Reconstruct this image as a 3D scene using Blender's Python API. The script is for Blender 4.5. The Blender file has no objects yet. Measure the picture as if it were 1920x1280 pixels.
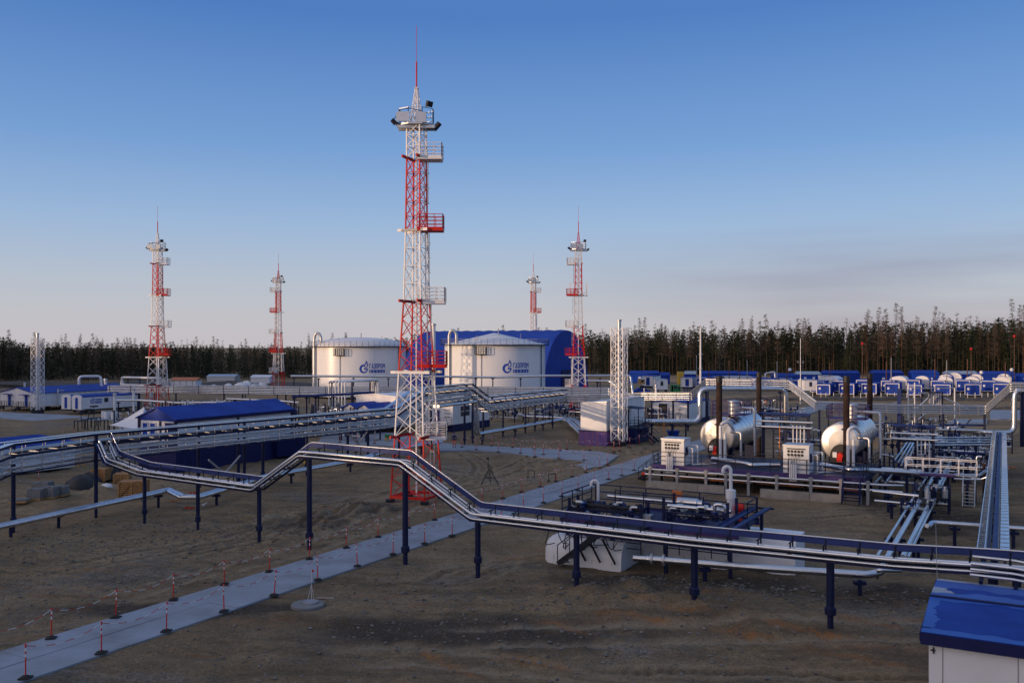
import bpy, math, random
import numpy as np
from mathutils import Vector, Matrix
random.seed(7)
rng = np.random.default_rng(7)
R = math.radians
S = bpy.context.scene
COL = S.collection

# ------------------------------------------------------------------ camera
H, F, VH = 12.3, 1700.0, 648.0
cam = bpy.data.cameras.new("camera")
cam.sensor_width = 36.0
cam.lens = F / 1920 * 36
cam.shift_y = (VH - 640) / 1920
cam.clip_start = 0.5
cam.clip_end = 6000
camo = bpy.data.objects.new("camera", cam)
camo.location = (0, 0, H)
camo.rotation_euler = (R(90), 0, 0)
COL.objects.link(camo)
S.camera = camo

# ------------------------------------------------------------------ sky, sun, exposure
SUN_EL, SUN_ROT = 5.0, 242.0
w = bpy.data.worlds.new("World")
S.world = w
w.use_nodes = True
nt = w.node_tree
nt.nodes.clear()
sky = nt.nodes.new("ShaderNodeTexSky")
sky.sky_type = 'NISHITA'
sky.sun_disc = False
sky.sun_elevation = R(SUN_EL)
sky.sun_rotation = R(SUN_ROT)
sky.altitude = 200
sky.air_density = 1.0
sky.dust_density = 1.0
sky.ozone_density = 2.0
bg = nt.nodes.new("ShaderNodeBackground")
bg.inputs[1].default_value = 0.15
wo = nt.nodes.new("ShaderNodeOutputWorld")
# a thin grey cloud bank low on the right, mixed into the sky by direction
tc = nt.nodes.new("ShaderNodeTexCoord")
mp = nt.nodes.new("ShaderNodeMapping")
mp.inputs['Rotation'].default_value = (0, R(-5), 0)
mp.inputs['Scale'].default_value = (1.7, 1.7, 19)
nz = nt.nodes.new("ShaderNodeTexNoise")
nz.inputs['Scale'].default_value = 1.3
nz.inputs['Detail'].default_value = 4
nz.inputs['Roughness'].default_value = 0.45
cr = nt.nodes.new("ShaderNodeMapRange")
cr.inputs['From Min'].default_value = 0.33
cr.inputs['From Max'].default_value = 0.66
sx = nt.nodes.new("ShaderNodeSeparateXYZ")
band = nt.nodes.new("ShaderNodeMapRange"); band.interpolation_type = 'SMOOTHSTEP'
band.inputs['From Min'].default_value = 0.16; band.inputs['From Max'].default_value = 0.07
band2 = nt.nodes.new("ShaderNodeMapRange"); band2.interpolation_type = 'SMOOTHSTEP'
band2.inputs['From Min'].default_value = -0.05; band2.inputs['From Max'].default_value = 0.35
m1 = nt.nodes.new("ShaderNodeMath"); m1.operation = 'MULTIPLY'
m2 = nt.nodes.new("ShaderNodeMath"); m2.operation = 'MULTIPLY'
m3 = nt.nodes.new("ShaderNodeMath"); m3.operation = 'MULTIPLY'; m3.inputs[1].default_value = 0.9
mx = nt.nodes.new("ShaderNodeMixRGB"); mx.blend_type = 'MULTIPLY'
mx.inputs[2].default_value = (0.74, 0.70, 0.76, 1)
L = nt.links.new
L(tc.outputs['Generated'], mp.inputs[0]); L(mp.outputs[0], nz.inputs['Vector'])
L(nz.outputs[0], cr.inputs[0]); L(tc.outputs['Generated'], sx.inputs[0])
L(sx.outputs[2], band.inputs[0]); L(sx.outputs[0], band2.inputs[0])
L(cr.outputs[0], m1.inputs[0]); L(band.outputs[0], m1.inputs[1])
L(m1.outputs[0], m2.inputs[0]); L(band2.outputs[0], m2.inputs[1])
L(m2.outputs[0], m3.inputs[0]); L(m3.outputs[0], mx.inputs[0])
# colour of the clear evening air by height over the horizon, added to the physical sky
asn = nt.nodes.new("ShaderNodeMapRange"); asn.inputs['From Min'].default_value = -0.02; asn.inputs['From Max'].default_value = 0.98
ramp = nt.nodes.new("ShaderNodeValToRGB"); el = ramp.color_ramp.elements
stops = [(0.0, (.45, .415, .44)), (.05, (.405, .405, .455)), (.09, (.35, .39, .48)), (.15, (.245, .35, .53)), (.23, (.132, .255, .50)), (.36, (.050, .145, .40)), (.48, (.08, .165, .39)), (.62, (.155, .225, .39)), (1.0, (.22, .265, .37))]
el[0].position = 0; el[0].color = (*stops[0][1], 1); el[1].position = 1; el[1].color = (*stops[-1][1], 1)
for p_, c_ in stops[1:-1]: e_ = el.new(p_); e_.color = (*c_, 1)
vm = nt.nodes.new("ShaderNodeVectorMath"); vm.operation = 'SCALE'; vm.inputs[3].default_value = 1 / 0.15
ms = nt.nodes.new("ShaderNodeMixRGB"); ms.inputs[0].default_value = 0.85
L(sx.outputs[2], asn.inputs[0]); L(asn.outputs[0], ramp.inputs[0]); L(ramp.outputs[0], vm.inputs[0])
L(sky.outputs[0], ms.inputs[1]); L(vm.outputs[0], ms.inputs[2])
# warm glow of the low sun's own side of the sky (behind the camera, to the left)
dt = nt.nodes.new("ShaderNodeVectorMath"); dt.operation = 'DOT_PRODUCT'
dt.inputs[1].default_value = (math.sin(R(SUN_ROT)), math.cos(R(SUN_ROT)), 0.12)
mxx = nt.nodes.new("ShaderNodeMath"); mxx.operation = 'MAXIMUM'; mxx.inputs[1].default_value = 0.0
pw = nt.nodes.new("ShaderNodeMath"); pw.operation = 'POWER'; pw.inputs[1].default_value = 3.0
gl = nt.nodes.new("ShaderNodeVectorMath"); gl.operation = 'SCALE'; gl.inputs[0].default_value = (.80 / .15, .52 / .15, .28 / .15)
ad = nt.nodes.new("ShaderNodeVectorMath"); ad.operation = 'ADD'
L(tc.outputs['Generated'], dt.inputs[0]); L(dt.outputs['Value'], mxx.inputs[0]); L(mxx.outputs[0], pw.inputs[0]); L(pw.outputs[0], gl.inputs[3])
L(ms.outputs[0], ad.inputs[0]); L(gl.outputs[0], ad.inputs[1])
L(ad.outputs[0], mx.inputs[1]); L(mx.outputs[0], bg.inputs[0]); L(bg.outputs[0], wo.inputs[0])

sl = bpy.data.lights.new("sun", 'SUN')
sl.energy = 2.0
sl.angle = R(0.5)
sl.color = (1.0, 0.66, 0.40)
so = bpy.data.objects.new("sun", sl)
sd = Vector((math.sin(R(SUN_ROT)) * math.cos(R(SUN_EL)), math.cos(R(SUN_ROT)) * math.cos(R(SUN_EL)), math.sin(R(SUN_EL))))
so.rotation_euler = (-sd).to_track_quat('-Z', 'Y').to_euler()
so.location = sd * 400
COL.objects.link(so)
S.view_settings.view_transform = 'Standard'
S.view_settings.look = 'None'
S.view_settings.gamma = 1
S.view_settings.exposure = 0.48
S.render.engine = 'CYCLES'
S.cycles.use_denoising = True
S.cycles.max_bounces = 5
S.cycles.diffuse_bounces = 3
S.cycles.glossy_bounces = 3

# ------------------------------------------------------------------ pixel -> ground helpers (photo pixels, metres)
def P(u, v, z=0.0):
    Y = (H - z) * F / (v - VH)
    return Vector(((u - 960) / F * Y, Y, z))
def Q(u, Y, z=0.0):
    return Vector(((u - 960) / F * Y, Y, z))
def ZV(v, Y):
    return H - (v - VH) * Y / F
AX = Vector((0.4800, 0.8773, 0)); AX.normalize()          # site axis going away to the right
BX = Vector((-AX.y, AX.x, 0))                             # site axis going away to the left
def along(p, d, u):                                       # distance from p along d to picture column u
    k = (u - 960) / F
    return (k * p.y - p.x) / (d.x - k * d.y)

# ------------------------------------------------------------------ materials
MATS = {}
def mat(name, col, rough=0.6, metal=0.0, var=0.12, scale=1.5, bump=0.0, bscale=20, spec=0.5, col2=None, stretch=None):
    m = bpy.data.materials.new(name); m.use_nodes = True
    n = m.node_tree; b = n.nodes['Principled BSDF']; Lk = n.links.new
    b.inputs['Roughness'].default_value = rough
    b.inputs['Metallic'].default_value = metal
    b.inputs['Specular IOR Level'].default_value = spec
    tcn = n.nodes.new('ShaderNodeTexCoord')
    src = tcn.outputs['Object']
    if stretch:
        mpn = n.nodes.new('ShaderNodeMapping'); mpn.inputs['Scale'].default_value = stretch
        Lk(src, mpn.inputs[0]); src = mpn.outputs[0]
    nzn = n.nodes.new('ShaderNodeTexNoise'); nzn.inputs['Scale'].default_value = scale
    nzn.inputs['Detail'].default_value = 5; nzn.inputs['Roughness'].default_value = 0.6
    Lk(src, nzn.inputs['Vector'])
    rp = n.nodes.new('ShaderNodeMapRange')
    rp.inputs['From Min'].default_value = 0.3; rp.inputs['From Max'].default_value = 0.7
    Lk(nzn.outputs[0], rp.inputs[0])
    mxn = n.nodes.new('ShaderNodeMixRGB')
    c2 = col2 or tuple(c * (1 - 2 * var) for c in col)
    mxn.inputs[1].default_value = (*c2, 1); mxn.inputs[2].default_value = (*col, 1)
    Lk(rp.outputs[0], mxn.inputs[0]); Lk(mxn.outputs[0], b.inputs['Base Color'])
    rr = n.nodes.new('ShaderNodeMapRange')
    rr.inputs['To Min'].default_value = min(1, rough * 1.25); rr.inputs['To Max'].default_value = rough * 0.85
    Lk(nzn.outputs[0], rr.inputs[0]); Lk(rr.outputs[0], b.inputs['Roughness'])
    if bump:
        n2 = n.nodes.new('ShaderNodeTexNoise'); n2.inputs['Scale'].default_value = bscale; n2.inputs['Detail'].default_value = 3
        Lk(src, n2.inputs['Vector'])
        bp = n.nodes.new('ShaderNodeBump'); bp.inputs['Strength'].default_value = bump; bp.inputs['Distance'].default_value = 0.05
        Lk(n2.outputs[0], bp.inputs['Height']); Lk(bp.outputs[0], b.inputs['Normal'])
    MATS[name] = m
    return m
M = MATS
mat('white_panel', (.74, .75, .77), .45, var=.05, scale=.8)
mat('tank_white', (.75, .77, .80), .28, var=.03, scale=.4)
mat('blue_roof', (.006, .045, .34), .55, var=.16, scale=.5, spec=.22)
mat('blue_cabin', (.008, .055, .40), .55, var=.12, scale=.8, spec=.22)
mat('hangar_blue', (.009, .046, .33), .6, spec=.25, var=.08, scale=.25)
mat('navy_steel', (.007, .013, .058), .5, var=.15, spec=.25)
mat('tray_blue', (.010, .030, .15), .5, var=.15, spec=.25)
mat('purple_steel', (.045, .04, .17), .6, spec=.2, var=.3, scale=1.2, stretch=(3, 3, .3), col2=(.075, .04, .11))
mat('aluminium', (.66, .69, .74), .27, 1.0, var=.08, scale=1.2)
mat('galvanised', (.58, .60, .63), .45, .9, var=.12, scale=3)
mat('grey_steel', (.30, .31, .34), .5, .3, var=.12)
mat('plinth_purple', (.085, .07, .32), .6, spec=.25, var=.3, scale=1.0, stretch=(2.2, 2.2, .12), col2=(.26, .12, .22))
mat('dark_steel', (.022, .024, .036), .55, var=.2, spec=.25)
mat('red_paint', (.62, .022, .014), .5, var=.12, spec=.25)
mat('white_paint', (.74, .74, .76), .45, var=.08)
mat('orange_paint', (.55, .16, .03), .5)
mat('yellow_paint', (.65, .42, .03), .5)
mat('stack_rust', (.045, .028, .024), .8, spec=.2, var=.3, scale=2)
mat('concrete', (.20, .205, .21), .85, var=.14, scale=.9, bump=.2)
mat('slab', (.27, .315, .385), .6, scale=.45, bump=.25, col2=(.185, .20, .225))
mat('old_concrete', (.36, .33, .29), .9, var=.18, scale=1.4, bump=.3)
mat('glass', (.03, .04, .06), .12, var=.1)
mat('black', (.012, .012, .014), .5, var=.1)
mat('wood', (.50, .27, .10), .75, var=.2, scale=4)
mat('canvas', (.72, .73, .76), .7, var=.05)
mat('green_paint', (.03, .25, .06), .5)
mat('bark', (.10, .075, .055), .9, var=.35, scale=.6, stretch=(6, 6, .5))
mat('bark_red', (.20, .095, .05), .9, var=.3, scale=.6, stretch=(6, 6, .5))
mat('twig', (.125, .086, .062), .9, var=.2, scale=.3)
mat('needle', (.024, .036, .015), .9, var=.3, scale=.35)
mat('needle_light', (.045, .060, .020), .9, var=.3, scale=.35)
mat('stone', (.215, .20, .18), .9, var=.38, scale=1.7)
mat('soil', (.10, .085, .07), .95, var=.3, scale=2, bump=.6, bscale=8)
mat('logo_blue', (.008, .06, .42), .4, var=.03)
mat('navy_wall', (.009, .013, .09), .55, var=.15, spec=.25)
mat('rubber', (.015, .015, .016), .8)
mat('skin', (.45, .28, .2), .6, var=.05)
mat('workwear', (.02, .028, .09), .8)
mat('workwear_orange', (.60, .10, .03), .8)

# ------------------------------------------------------------------ mesh builder
class MB:
    def __init__(s):
        s.v = []; s.f = []; s.sm = []; s.mi = []; s.m = 0
    def add(s, vs, fs, smooth=False):
        o = len(s.v)
        s.v.extend([tuple(p) for p in vs])
        for f in fs:
            s.f.append(tuple(i + o for i in f)); s.sm.append(smooth); s.mi.append(s.m)
    def box8(s, p):
        s.add(p, [(0, 3, 2, 1), (4, 5, 6, 7), (0, 1, 5, 4), (1, 2, 6, 5), (2, 3, 7, 6), (3, 0, 4, 7)])
    def box(s, x0, x1, y0, y1, z0, z1):
        s.box8([(x0, y0, z0), (x1, y0, z0), (x1, y1, z0), (x0, y1, z0), (x0, y0, z1), (x1, y0, z1), (x1, y1, z1), (x0, y1, z1)])
    def fbox(s, f, a0, a1, b0, b1, z0, z1):
        s.box8([f(a0, b0, z0), f(a1, b0, z0), f(a1, b1, z0), f(a0, b1, z0), f(a0, b0, z1), f(a1, b0, z1), f(a1, b1, z1), f(a0, b1, z1)])
    def beam(s, p, q, w=.1, h=.1, up=(0, 0, 1)):
        p = Vector(p); q = Vector(q); d = (q - p)
        if d.length < 1e-6: return
        d.normalize(); up = Vector(up)
        if abs(d.dot(up)) > .98: up = Vector((1, 0, 0))
        x = d.cross(up).normalized() * (w / 2); y = x.cross(d).normalized() * (h / 2)
        s.box8([p - x - y, p + x - y, p + x + y, p - x + y, q - x - y, q + x - y, q + x + y, q - x + y])
    def tube(s, pts, r, n=8, caps=True, round_=0.0, mis=None):
        pts = [Vector(p) for p in pts]
        if round_ > 0 and len(pts) > 2:
            out = [pts[0]]
            for i in range(1, len(pts) - 1):
                a, b, c = pts[i - 1], pts[i], pts[i + 1]
                d1 = (a - b); d2 = (c - b)
                if d1.length < 1e-5 or d2.length < 1e-5: continue
                k = min(round_, d1.length * .45, d2.length * .45)
                p1 = b + d1.normalized() * k; p2 = b + d2.normalized() * k
                for t in (0, .25, .5, .75, 1):
                    out.append(p1 * (1 - t) ** 2 + b * 2 * t * (1 - t) + p2 * t * t)
            out.append(pts[-1]); pts = out
        rs = r if isinstance(r, (list, tuple)) else [r] * len(pts)
        ring = []; prev = None
        N = len(pts)
        for i, p in enumerate(pts):
            d1 = (pts[i] - pts[i - 1]).normalized() if i else None
            d2 = (pts[i + 1] - pts[i]).normalized() if i < N - 1 else None
            t = (d1 + d2) if (d1 is not None and d2 is not None) else (d1 or d2)
            if t.length < 1e-6: t = d1
            t = t.normalized()
            if prev is None:
                up = Vector((0, 0, 1)) if abs(t.z) < .95 else Vector((1, 0, 0))
                x = t.cross(up).normalized()
            else:
                x = (prev - t * prev.dot(t)).normalized()
            prev = x
            y = t.cross(x)
            k = 1.0
            if d1 is not None and d2 is not None:
                k = 1 / max(.5, math.sqrt(max(0, (1 + d1.dot(d2)) / 2)))
                # stretch in the bend plane only
                bend = (d2 - d1)
                bend = bend - t * bend.dot(t)
                bn = bend.normalized() if bend.length > 1e-4 else None
            else: bn = None
            row = []
            for j in range(n):
                a = 2 * math.pi * j / n
                o = (x * math.cos(a) + y * math.sin(a)) * rs[i]
                if bn is not None: o += bn * o.dot(bn) * (k - 1)
                row.append(p + o)
            ring.append(row)
        vs = [p for row in ring for p in row]; fs = []
        for i in range(N - 1):
            for j in range(n):
                k2 = (j + 1) % n
                fs.append((i * n + j, i * n + k2, (i + 1) * n + k2, (i + 1) * n + j))
        k0 = len(s.f); s.add(vs, fs, True)
        if mis:
            for i in range(N - 1):
                for j in range(n): s.mi[k0 + i * n + j] = mis[i % len(mis)]
        if caps:
            s.add(ring[0], [tuple(range(n - 1, -1, -1))]); s.add(ring[-1], [tuple(range(n))])
    def lathe(s, c, prof, n=24, axis=None, smooth=True):
        """prof: list of (radius, height) about axis through c"""
        c = Vector(c); ax = Vector(axis) if axis else Vector((0, 0, 1)); ax.normalize()
        up = Vector((1, 0, 0)) if abs(ax.z) > .9 else Vector((0, 0, 1))
        x = ax.cross(up).normalized(); y = ax.cross(x)
        for i in range(len(prof) - 1):
            (r0, h0), (r1, h1) = prof[i], prof[i + 1]
            vs = []; fs = []
            for j in range(n):
                a = 2 * math.pi * j / n; d = x * math.cos(a) + y * math.sin(a)
                vs += [c + d * r0 + ax * h0, c + d * r1 + ax * h1]
            for j in range(n):
                k = (j + 1) % n
                fs.append((2 * j, 2 * k, 2 * k + 1, 2 * j + 1))
            s.add(vs, fs, smooth)
    def prism(s, bot, top):
        n = len(bot)
        s.add(list(bot) + list(top), [tuple(range(n - 1, -1, -1)), tuple(range(n, 2 * n))] +
              [(i, (i + 1) % n, n + (i + 1) % n, n + i) for i in range(n)])
    def build(s, name, m, parent=None):
        me = bpy.data.meshes.new(name)
        off = Vector((0, 0, 0))
        if parent is not None: off = Vector(parent.get('_o', (0, 0, 0)))
        vs = [(p[0] - off.x, p[1] - off.y, p[2] - off.z) for p in s.v]
        me.from_pydata(vs, [], s.f)
        for mm in (m if isinstance(m, (list, tuple)) else [m]):
            me.materials.append(M[mm] if isinstance(mm, str) else mm)
        me.polygons.foreach_set('use_smooth', s.sm)
        me.polygons.foreach_set('material_index', s.mi)
        me.update()
        o = bpy.data.objects.new(name, me); COL.objects.link(o)
        if parent is not None:
            o.parent = parent; o['_o'] = tuple(off)
        return o

def recalc(o):
    import bmesh
    bm = bmesh.new(); bm.from_mesh(o.data)
    bmesh.ops.recalc_face_normals(bm, faces=bm.faces); bm.to_mesh(o.data); bm.free()
    return o

def tag(o, label=None, cat=None, group=None, kind=None):
    if label: o['label'] = label
    if cat: o['category'] = cat
    if group: o['group'] = group
    if kind: o['kind'] = kind
    return o
def thing(name, label, cat, loc=(0, 0, 0), group=None, rz=0.0):
    o = bpy.data.objects.new(name, None); COL.objects.link(o)
    o.location = loc; o.rotation_euler = (0, 0, rz); o.empty_display_size = .5
    if rz == 0.0: o['_o'] = tuple(loc)
    return tag(o, label, cat, group)
def dup(root, loc, label, group=None, rz=0.0, scale=None, cat=None):
    def cp(o, par):
        c = o.copy(); COL.objects.link(c)
        if par is not None: c.parent = par
        for ch in o.children: cp(ch, c)
        return c
    r = cp(root, None)
    r.location = loc; r.rotation_euler = (0, 0, rz)
    if scale is not None: r.scale = scale if hasattr(scale, '__len__') else (scale,) * 3
    return tag(r, label, cat, group)
def frame(o, a=AX, b=BX):
    o = Vector(o)
    return lambda x, y, z: o + a * x + b * y + Vector((0, 0, z))
def lerp(p, q, t): return Vector(p) * (1 - t) + Vector(q) * t

# ================================================================== GROUND
def path_dist(x, y):
    # signed distance across the main slab path (0..3.9 inside)
    p0 = P(0, 1221); return (x - p0.x) * AX.y - (y - p0.y) * AX.x
MOUNDS = [(P(690, 955), 3.0, .22), (P(560, 985), 4.5, .28), (P(640, 968), 3.5, .3), (P(470, 960), 5, .25), (P(180, 915), 2.2, .5),
          (P(60, 795), 9, .5), (P(130, 800), 6, .4), (P(860, 1010), 3, .16), (P(905, 930), 1.2, .14), (P(1030, 872), 4.0, .22), (P(950, 858), 4, .2),
          (P(1120, 852), 3, .15), (P(1300, 1120), 4, .2), (P(1150, 1110), 3.5, .25), (P(1420, 1130), 3, .22), (P(560, 1160), 3, .2), (P(1700, 1110), 2.5, .3)]
RUTS = [(P(842, 1075), P(860, 1035), .5), (P(866, 1075), P(893, 1020), .5), (P(1010, 1150), P(1330, 1190), .35), (P(1060, 1190), P(1300, 1225), .35),
        (P(700, 1230), P(900, 1275), .4), (P(300, 1030), P(480, 1010), .5), (P(260, 1060), P(470, 1035), .5), (P(1380, 1205), P(1560, 1240), .4)]
LAT = rng.random((256, 256))
def vnoise(x, y):
    xi = np.floor(x).astype(int); yi = np.floor(y).astype(int); u = x - xi; v = y - yi
    u = u * u * (3 - 2 * u); v = v * v * (3 - 2 * v)
    g = lambda i, j: LAT[i % 256, j % 256]
    return (g(xi, yi) * (1 - u) + g(xi + 1, yi) * u) * (1 - v) + (g(xi, yi + 1) * (1 - u) + g(xi + 1, yi + 1) * u) * v - .5
def fbm(x, y, o=4):
    t = 0; a = 1.0; f_ = 1.0
    for k in range(o):
        ca, sa = math.cos(1.1 * k), math.sin(1.1 * k)
        t = t + a * vnoise(f_ * (x * ca - y * sa) + 17 * k, f_ * (x * sa + y * ca) + 31 * k); a *= .5; f_ *= 2.03
    return t
# long wheel tracks: start pixel, bearing (degrees from straight ahead, to the right), length, bend
FLAT = [(P(577, 1135), 1.6), (P(781, 938), 3.0), (P(222, 930), 2.0), (P(80, 934), 2.0), (P(918, 908), 1.5)]
TRACKS = [((560, 960), 29, 60, .06), ((430, 990), 32, 70, .10), ((330, 1030), 40, 60, -.1), ((690, 930), 20, 45, .2), ((150, 1060), 33, 60, .05), ((250, 1110), 30, 40, -.05), ((820, 915), 35, 30, -.3),
          ((880, 1190), 80, 40, .06), ((1150, 1250), 84, 20, .1), ((700, 1230), 70, 12, .3), ((850, 1075), 12, 8, .3), ((905, 1070), 18, 8, -.2), ((1500, 960), 70, 25, .2), ((20, 930), 45, 40, .1), ((100, 800), 60, 60, 0), ((1000, 900), -60, 25, .2)]
TR = []
for (u, v), bg_, ln, bend in TRACKS:
    p = P(u, v); a = R(bg_); TR.append((p.x, p.y, math.sin(a), math.cos(a), ln, bend))
def track_mask(x, y):
    h = np.zeros_like(x); c_ = np.zeros_like(x); cl = np.zeros_like(x)
    wob = vnoise(x * .11, y * .11) * 2.2
    for q_, (px, py, dx, dy, ln, bend) in enumerate(TR):
        t = (x - px) * dx + (y - py) * dy; s_ = (x - px) * dy - (y - py) * dx - bend * t * t / ln * 3 + wob
        ins = np.clip((t + 2) / 3, 0, 1) * np.clip((ln - t) / 6, 0, 1)
        for o_ in (-.95, .95):
            e = s_ - o_; g = np.exp(-(e / .27) ** 2); rim = np.exp(-((np.abs(e) - .48) / .16) ** 2)
            lug = .6 + .4 * np.sin(t * 14 + np.abs(e) * 9)
            h += ins * (-.10 * g * lug + .06 * rim)
            if q_ % 2: cl = np.maximum(cl, ins * g)
            else: c_ = np.maximum(c_, ins * g * lug); cl = np.maximum(cl, ins * rim * .7)
    return h, np.clip(c_, 0, 1), np.clip(cl, 0, 1)
def ground_h(x, y):
    x = np.asarray(x, float); y = np.asarray(y, float)
    h = .22 * fbm(x * .12, y * .12, 3) + .18 * fbm(x * .55 + 40, y * .55, 4) + .10 * fbm(x * 2.1, y * 2.1 + 9, 2) - .17
    for p, r, a in MOUNDS:
        d2 = ((x - p.x) ** 2 + (y - p.y) ** 2) / r ** 2
        h += a * np.exp(-d2) * (1 + 1.5 * fbm(x * .8 + 3, y * .8, 4))
    h = h + track_mask(x, y)[0]
    for p, r in FLAT:
        k = np.exp(-(((x - p.x) ** 2 + (y - p.y) ** 2) / r ** 2) ** 2); h = h * (1 - k) - .05 * k
    far = np.clip((np.hypot(x, y) - 150) / 150, 0, 1)
    h = h * (1 - far) - .12 * far
    pd = path_dist(x, y)
    near_path = np.exp(-(np.clip(np.abs(pd - 1.95) - 2.3, 0, 9) / .6) ** 2)
    h = h * (1 - near_path) - .06 * near_path
    return np.where((h > -.03) & (np.abs(pd - 1.95) < 2.3), -.03, h)
def gz(p): return float(ground_h(np.array([p[0]]), np.array([p[1]]))[0])

def grid_axis(lo, f0, f1, hi, step):
    fine = list(np.arange(f0, f1, step)); a = []; x = f0; d = step
    while x > lo: d *= 1.22; x -= d; a.append(x)
    b = []; x = fine[-1]; d = step
    while x < hi: d *= 1.22; x += d; b.append(x)
    return np.array(a[::-1] + fine + b)
gx = grid_axis(-3500, -46, 34, 3500, .22); gy = grid_axis(-400, 29, 100, 5000, .22)
GX, GY = np.meshgrid(gx, gy)
GZ = ground_h(GX, GY)
nx, ny = len(gx), len(gy)
me = bpy.data.meshes.new('ground')
vv = np.stack([GX.ravel(), GY.ravel(), GZ.ravel()], 1)
ii = np.arange(nx * ny).reshape(ny, nx)
ff = np.stack([ii[:-1, :-1].ravel(), ii[:-1, 1:].ravel(), ii[1:, 1:].ravel(), ii[1:, :-1].ravel()], 1)
me.vertices.add(len(vv)); me.vertices.foreach_set('co', vv.ravel())
me.loops.add(ff.size); me.loops.foreach_set('vertex_index', ff.ravel())
me.polygons.add(len(ff)); me.polygons.foreach_set('loop_start', np.arange(0, ff.size, 4))
me.polygons.foreach_set('use_smooth', np.ones(len(ff), bool))
me.update(); me.validate()
at = me.attributes.new('track', 'FLOAT', 'POINT'); at.data.foreach_set('value', track_mask(GX.ravel(), GY.ravel())[1].astype(np.float32))
at = me.attributes.new('trackl', 'FLOAT', 'POINT'); at.data.foreach_set('value', track_mask(GX.ravel(), GY.ravel())[2].astype(np.float32))
DARK_PATCHES = [(P(1760, 960), 5.5, 10), (P(1790, 880), 6, 7), (P(1380, 1090), 7, 3.0), (P(1650, 1110), 5, 2.6), (P(690, 955), 3.2, 2.2), (P(560, 985), 3.5, 2), (P(1180, 1085), 4, 2), (P(400, 860), 7, 3), (P(300, 1140), 8, 1.5), (P(900, 1180), 9, 2.5)]  # irregular patches where the earth colour turns darker
dark_patch = np.zeros(nx * ny)
for p, rx, ry in DARK_PATCHES:
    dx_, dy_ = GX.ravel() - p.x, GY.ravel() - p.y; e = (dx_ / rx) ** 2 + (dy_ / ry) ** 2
    dark_patch = np.maximum(dark_patch, np.clip(1.25 - e + .9 * fbm(GX.ravel() * .45, GY.ravel() * .45, 4), 0, 1))
rst = np.zeros(nx * ny)
for (u0, v0), (u1, v1) in (((1195, 1128), (1320, 1143)), ((1120, 1145), (1262, 1164)), ((1420, 1162), (1600, 1190)), ((800, 1213), (905, 1262)), ((1330, 1172), (1440, 1190)), ((1020, 1160), (1100, 1176)), ((1500, 1205), (1700, 1240)), ((950, 1225), (1060, 1245)), ((1560, 1150), (1690, 1170))):
    p, q = P(u0, v0), P(u1, v1); d_ = (q - p); ln = d_.length; d_.normalize()
    t = (GX.ravel() - p.x) * d_.x + (GY.ravel() - p.y) * d_.y; e = (GX.ravel() - p.x) * d_.y - (GY.ravel() - p.y) * d_.x + .5 * fbm(GX.ravel() * .6, GY.ravel() * .6, 3)
    rst = np.maximum(rst, np.exp(-(e / .26) ** 2) * np.clip((t + .6) / 1.2, 0, 1) * np.clip((ln + .6 - t) / 1.2, 0, 1))
at = me.attributes.new('rust', 'FLOAT', 'POINT'); at.data.foreach_set('value', rst.astype(np.float32))
at = me.attributes.new('dark_patch', 'FLOAT', 'POINT'); at.data.foreach_set('value', dark_patch.astype(np.float32))
gm = bpy.data.materials.new('earth'); gm.use_nodes = True
n = gm.node_tree; b = n.nodes['Principled BSDF']; Lk = n.links.new
b.inputs['Roughness'].default_value = .95; b.inputs['Specular IOR Level'].default_value = .2
tcn = n.nodes.new('ShaderNodeTexCoord')
def noise(sc, det=5, rough=.6, vec=None):
    q = n.nodes.new('ShaderNodeTexNoise'); q.inputs['Scale'].default_value = sc; q.inputs['Detail'].default_value = det
    q.inputs['Roughness'].default_value = rough; Lk(vec or tcn.outputs['Object'], q.inputs['Vector']); return q.outputs[0]
def rng_(src, a, b_):
    q = n.nodes.new('ShaderNodeMapRange'); q.inputs['From Min'].default_value = a; q.inputs['From Max'].default_value = b_
    Lk(src, q.inputs[0]); return q.outputs[0]
def mixc(fac, c1, c2):
    q = n.nodes.new('ShaderNodeMixRGB'); Lk(fac, q.inputs[0])
    for i, c in ((1, c1), (2, c2)):
        if isinstance(c, tuple): q.inputs[i].default_value = (*c, 1)
        else: Lk(c, q.inputs[i])
    return q.outputs[0]
def mul(a, b_):
    q = n.nodes.new('ShaderNodeMath'); q.operation = 'MULTIPLY'; Lk(a, q.inputs[0])
    if isinstance(b_, float): q.inputs[1].default_value = b_
    else: Lk(b_, q.inputs[1])
    return q.outputs[0]
big = rng_(noise(.045, 6, .65), .38, .62)
mid = rng_(noise(.35, 6, .7), .3, .7)
fine = rng_(noise(3.0, 4, .7), .3, .72)
c = mixc(big, (.29, .207, .115), (.50, .372, .208))
c = mixc(mid, mixc(big, (.15, .108, .062), (.30, .218, .122)), c)
stm = n.nodes.new('ShaderNodeMapping'); stm.inputs['Rotation'].default_value = (0, 0, R(-20)); stm.inputs['Scale'].default_value = (.12, .9, 1)
Lk(tcn.outputs['Object'], stm.inputs[0])
streak = rng_(noise(.8, 5, .6, stm.outputs[0]), .50, .68)
c = mixc(mul(streak, .55), c, (.40, .33, .235))
# grey crushed stone in patches
vor = n.nodes.new('ShaderNodeTexVoronoi'); vor.inputs['Scale'].default_value = 6.0; Lk(tcn.outputs['Object'], vor.inputs['Vector'])
vsep = n.nodes.new('ShaderNodeSeparateColor'); Lk(vor.outputs['Color'], vsep.inputs[0])
stone_c = mixc(vsep.outputs[0], (.11, .11, .107), (.38, .37, .35))
patch = rng_(noise(.075, 4, .6), .54, .62)
patch = mul(patch, rng_(noise(1.1, 4, .7), .36, .6))
c = mixc(mul(patch, .8), c, stone_c)
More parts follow.
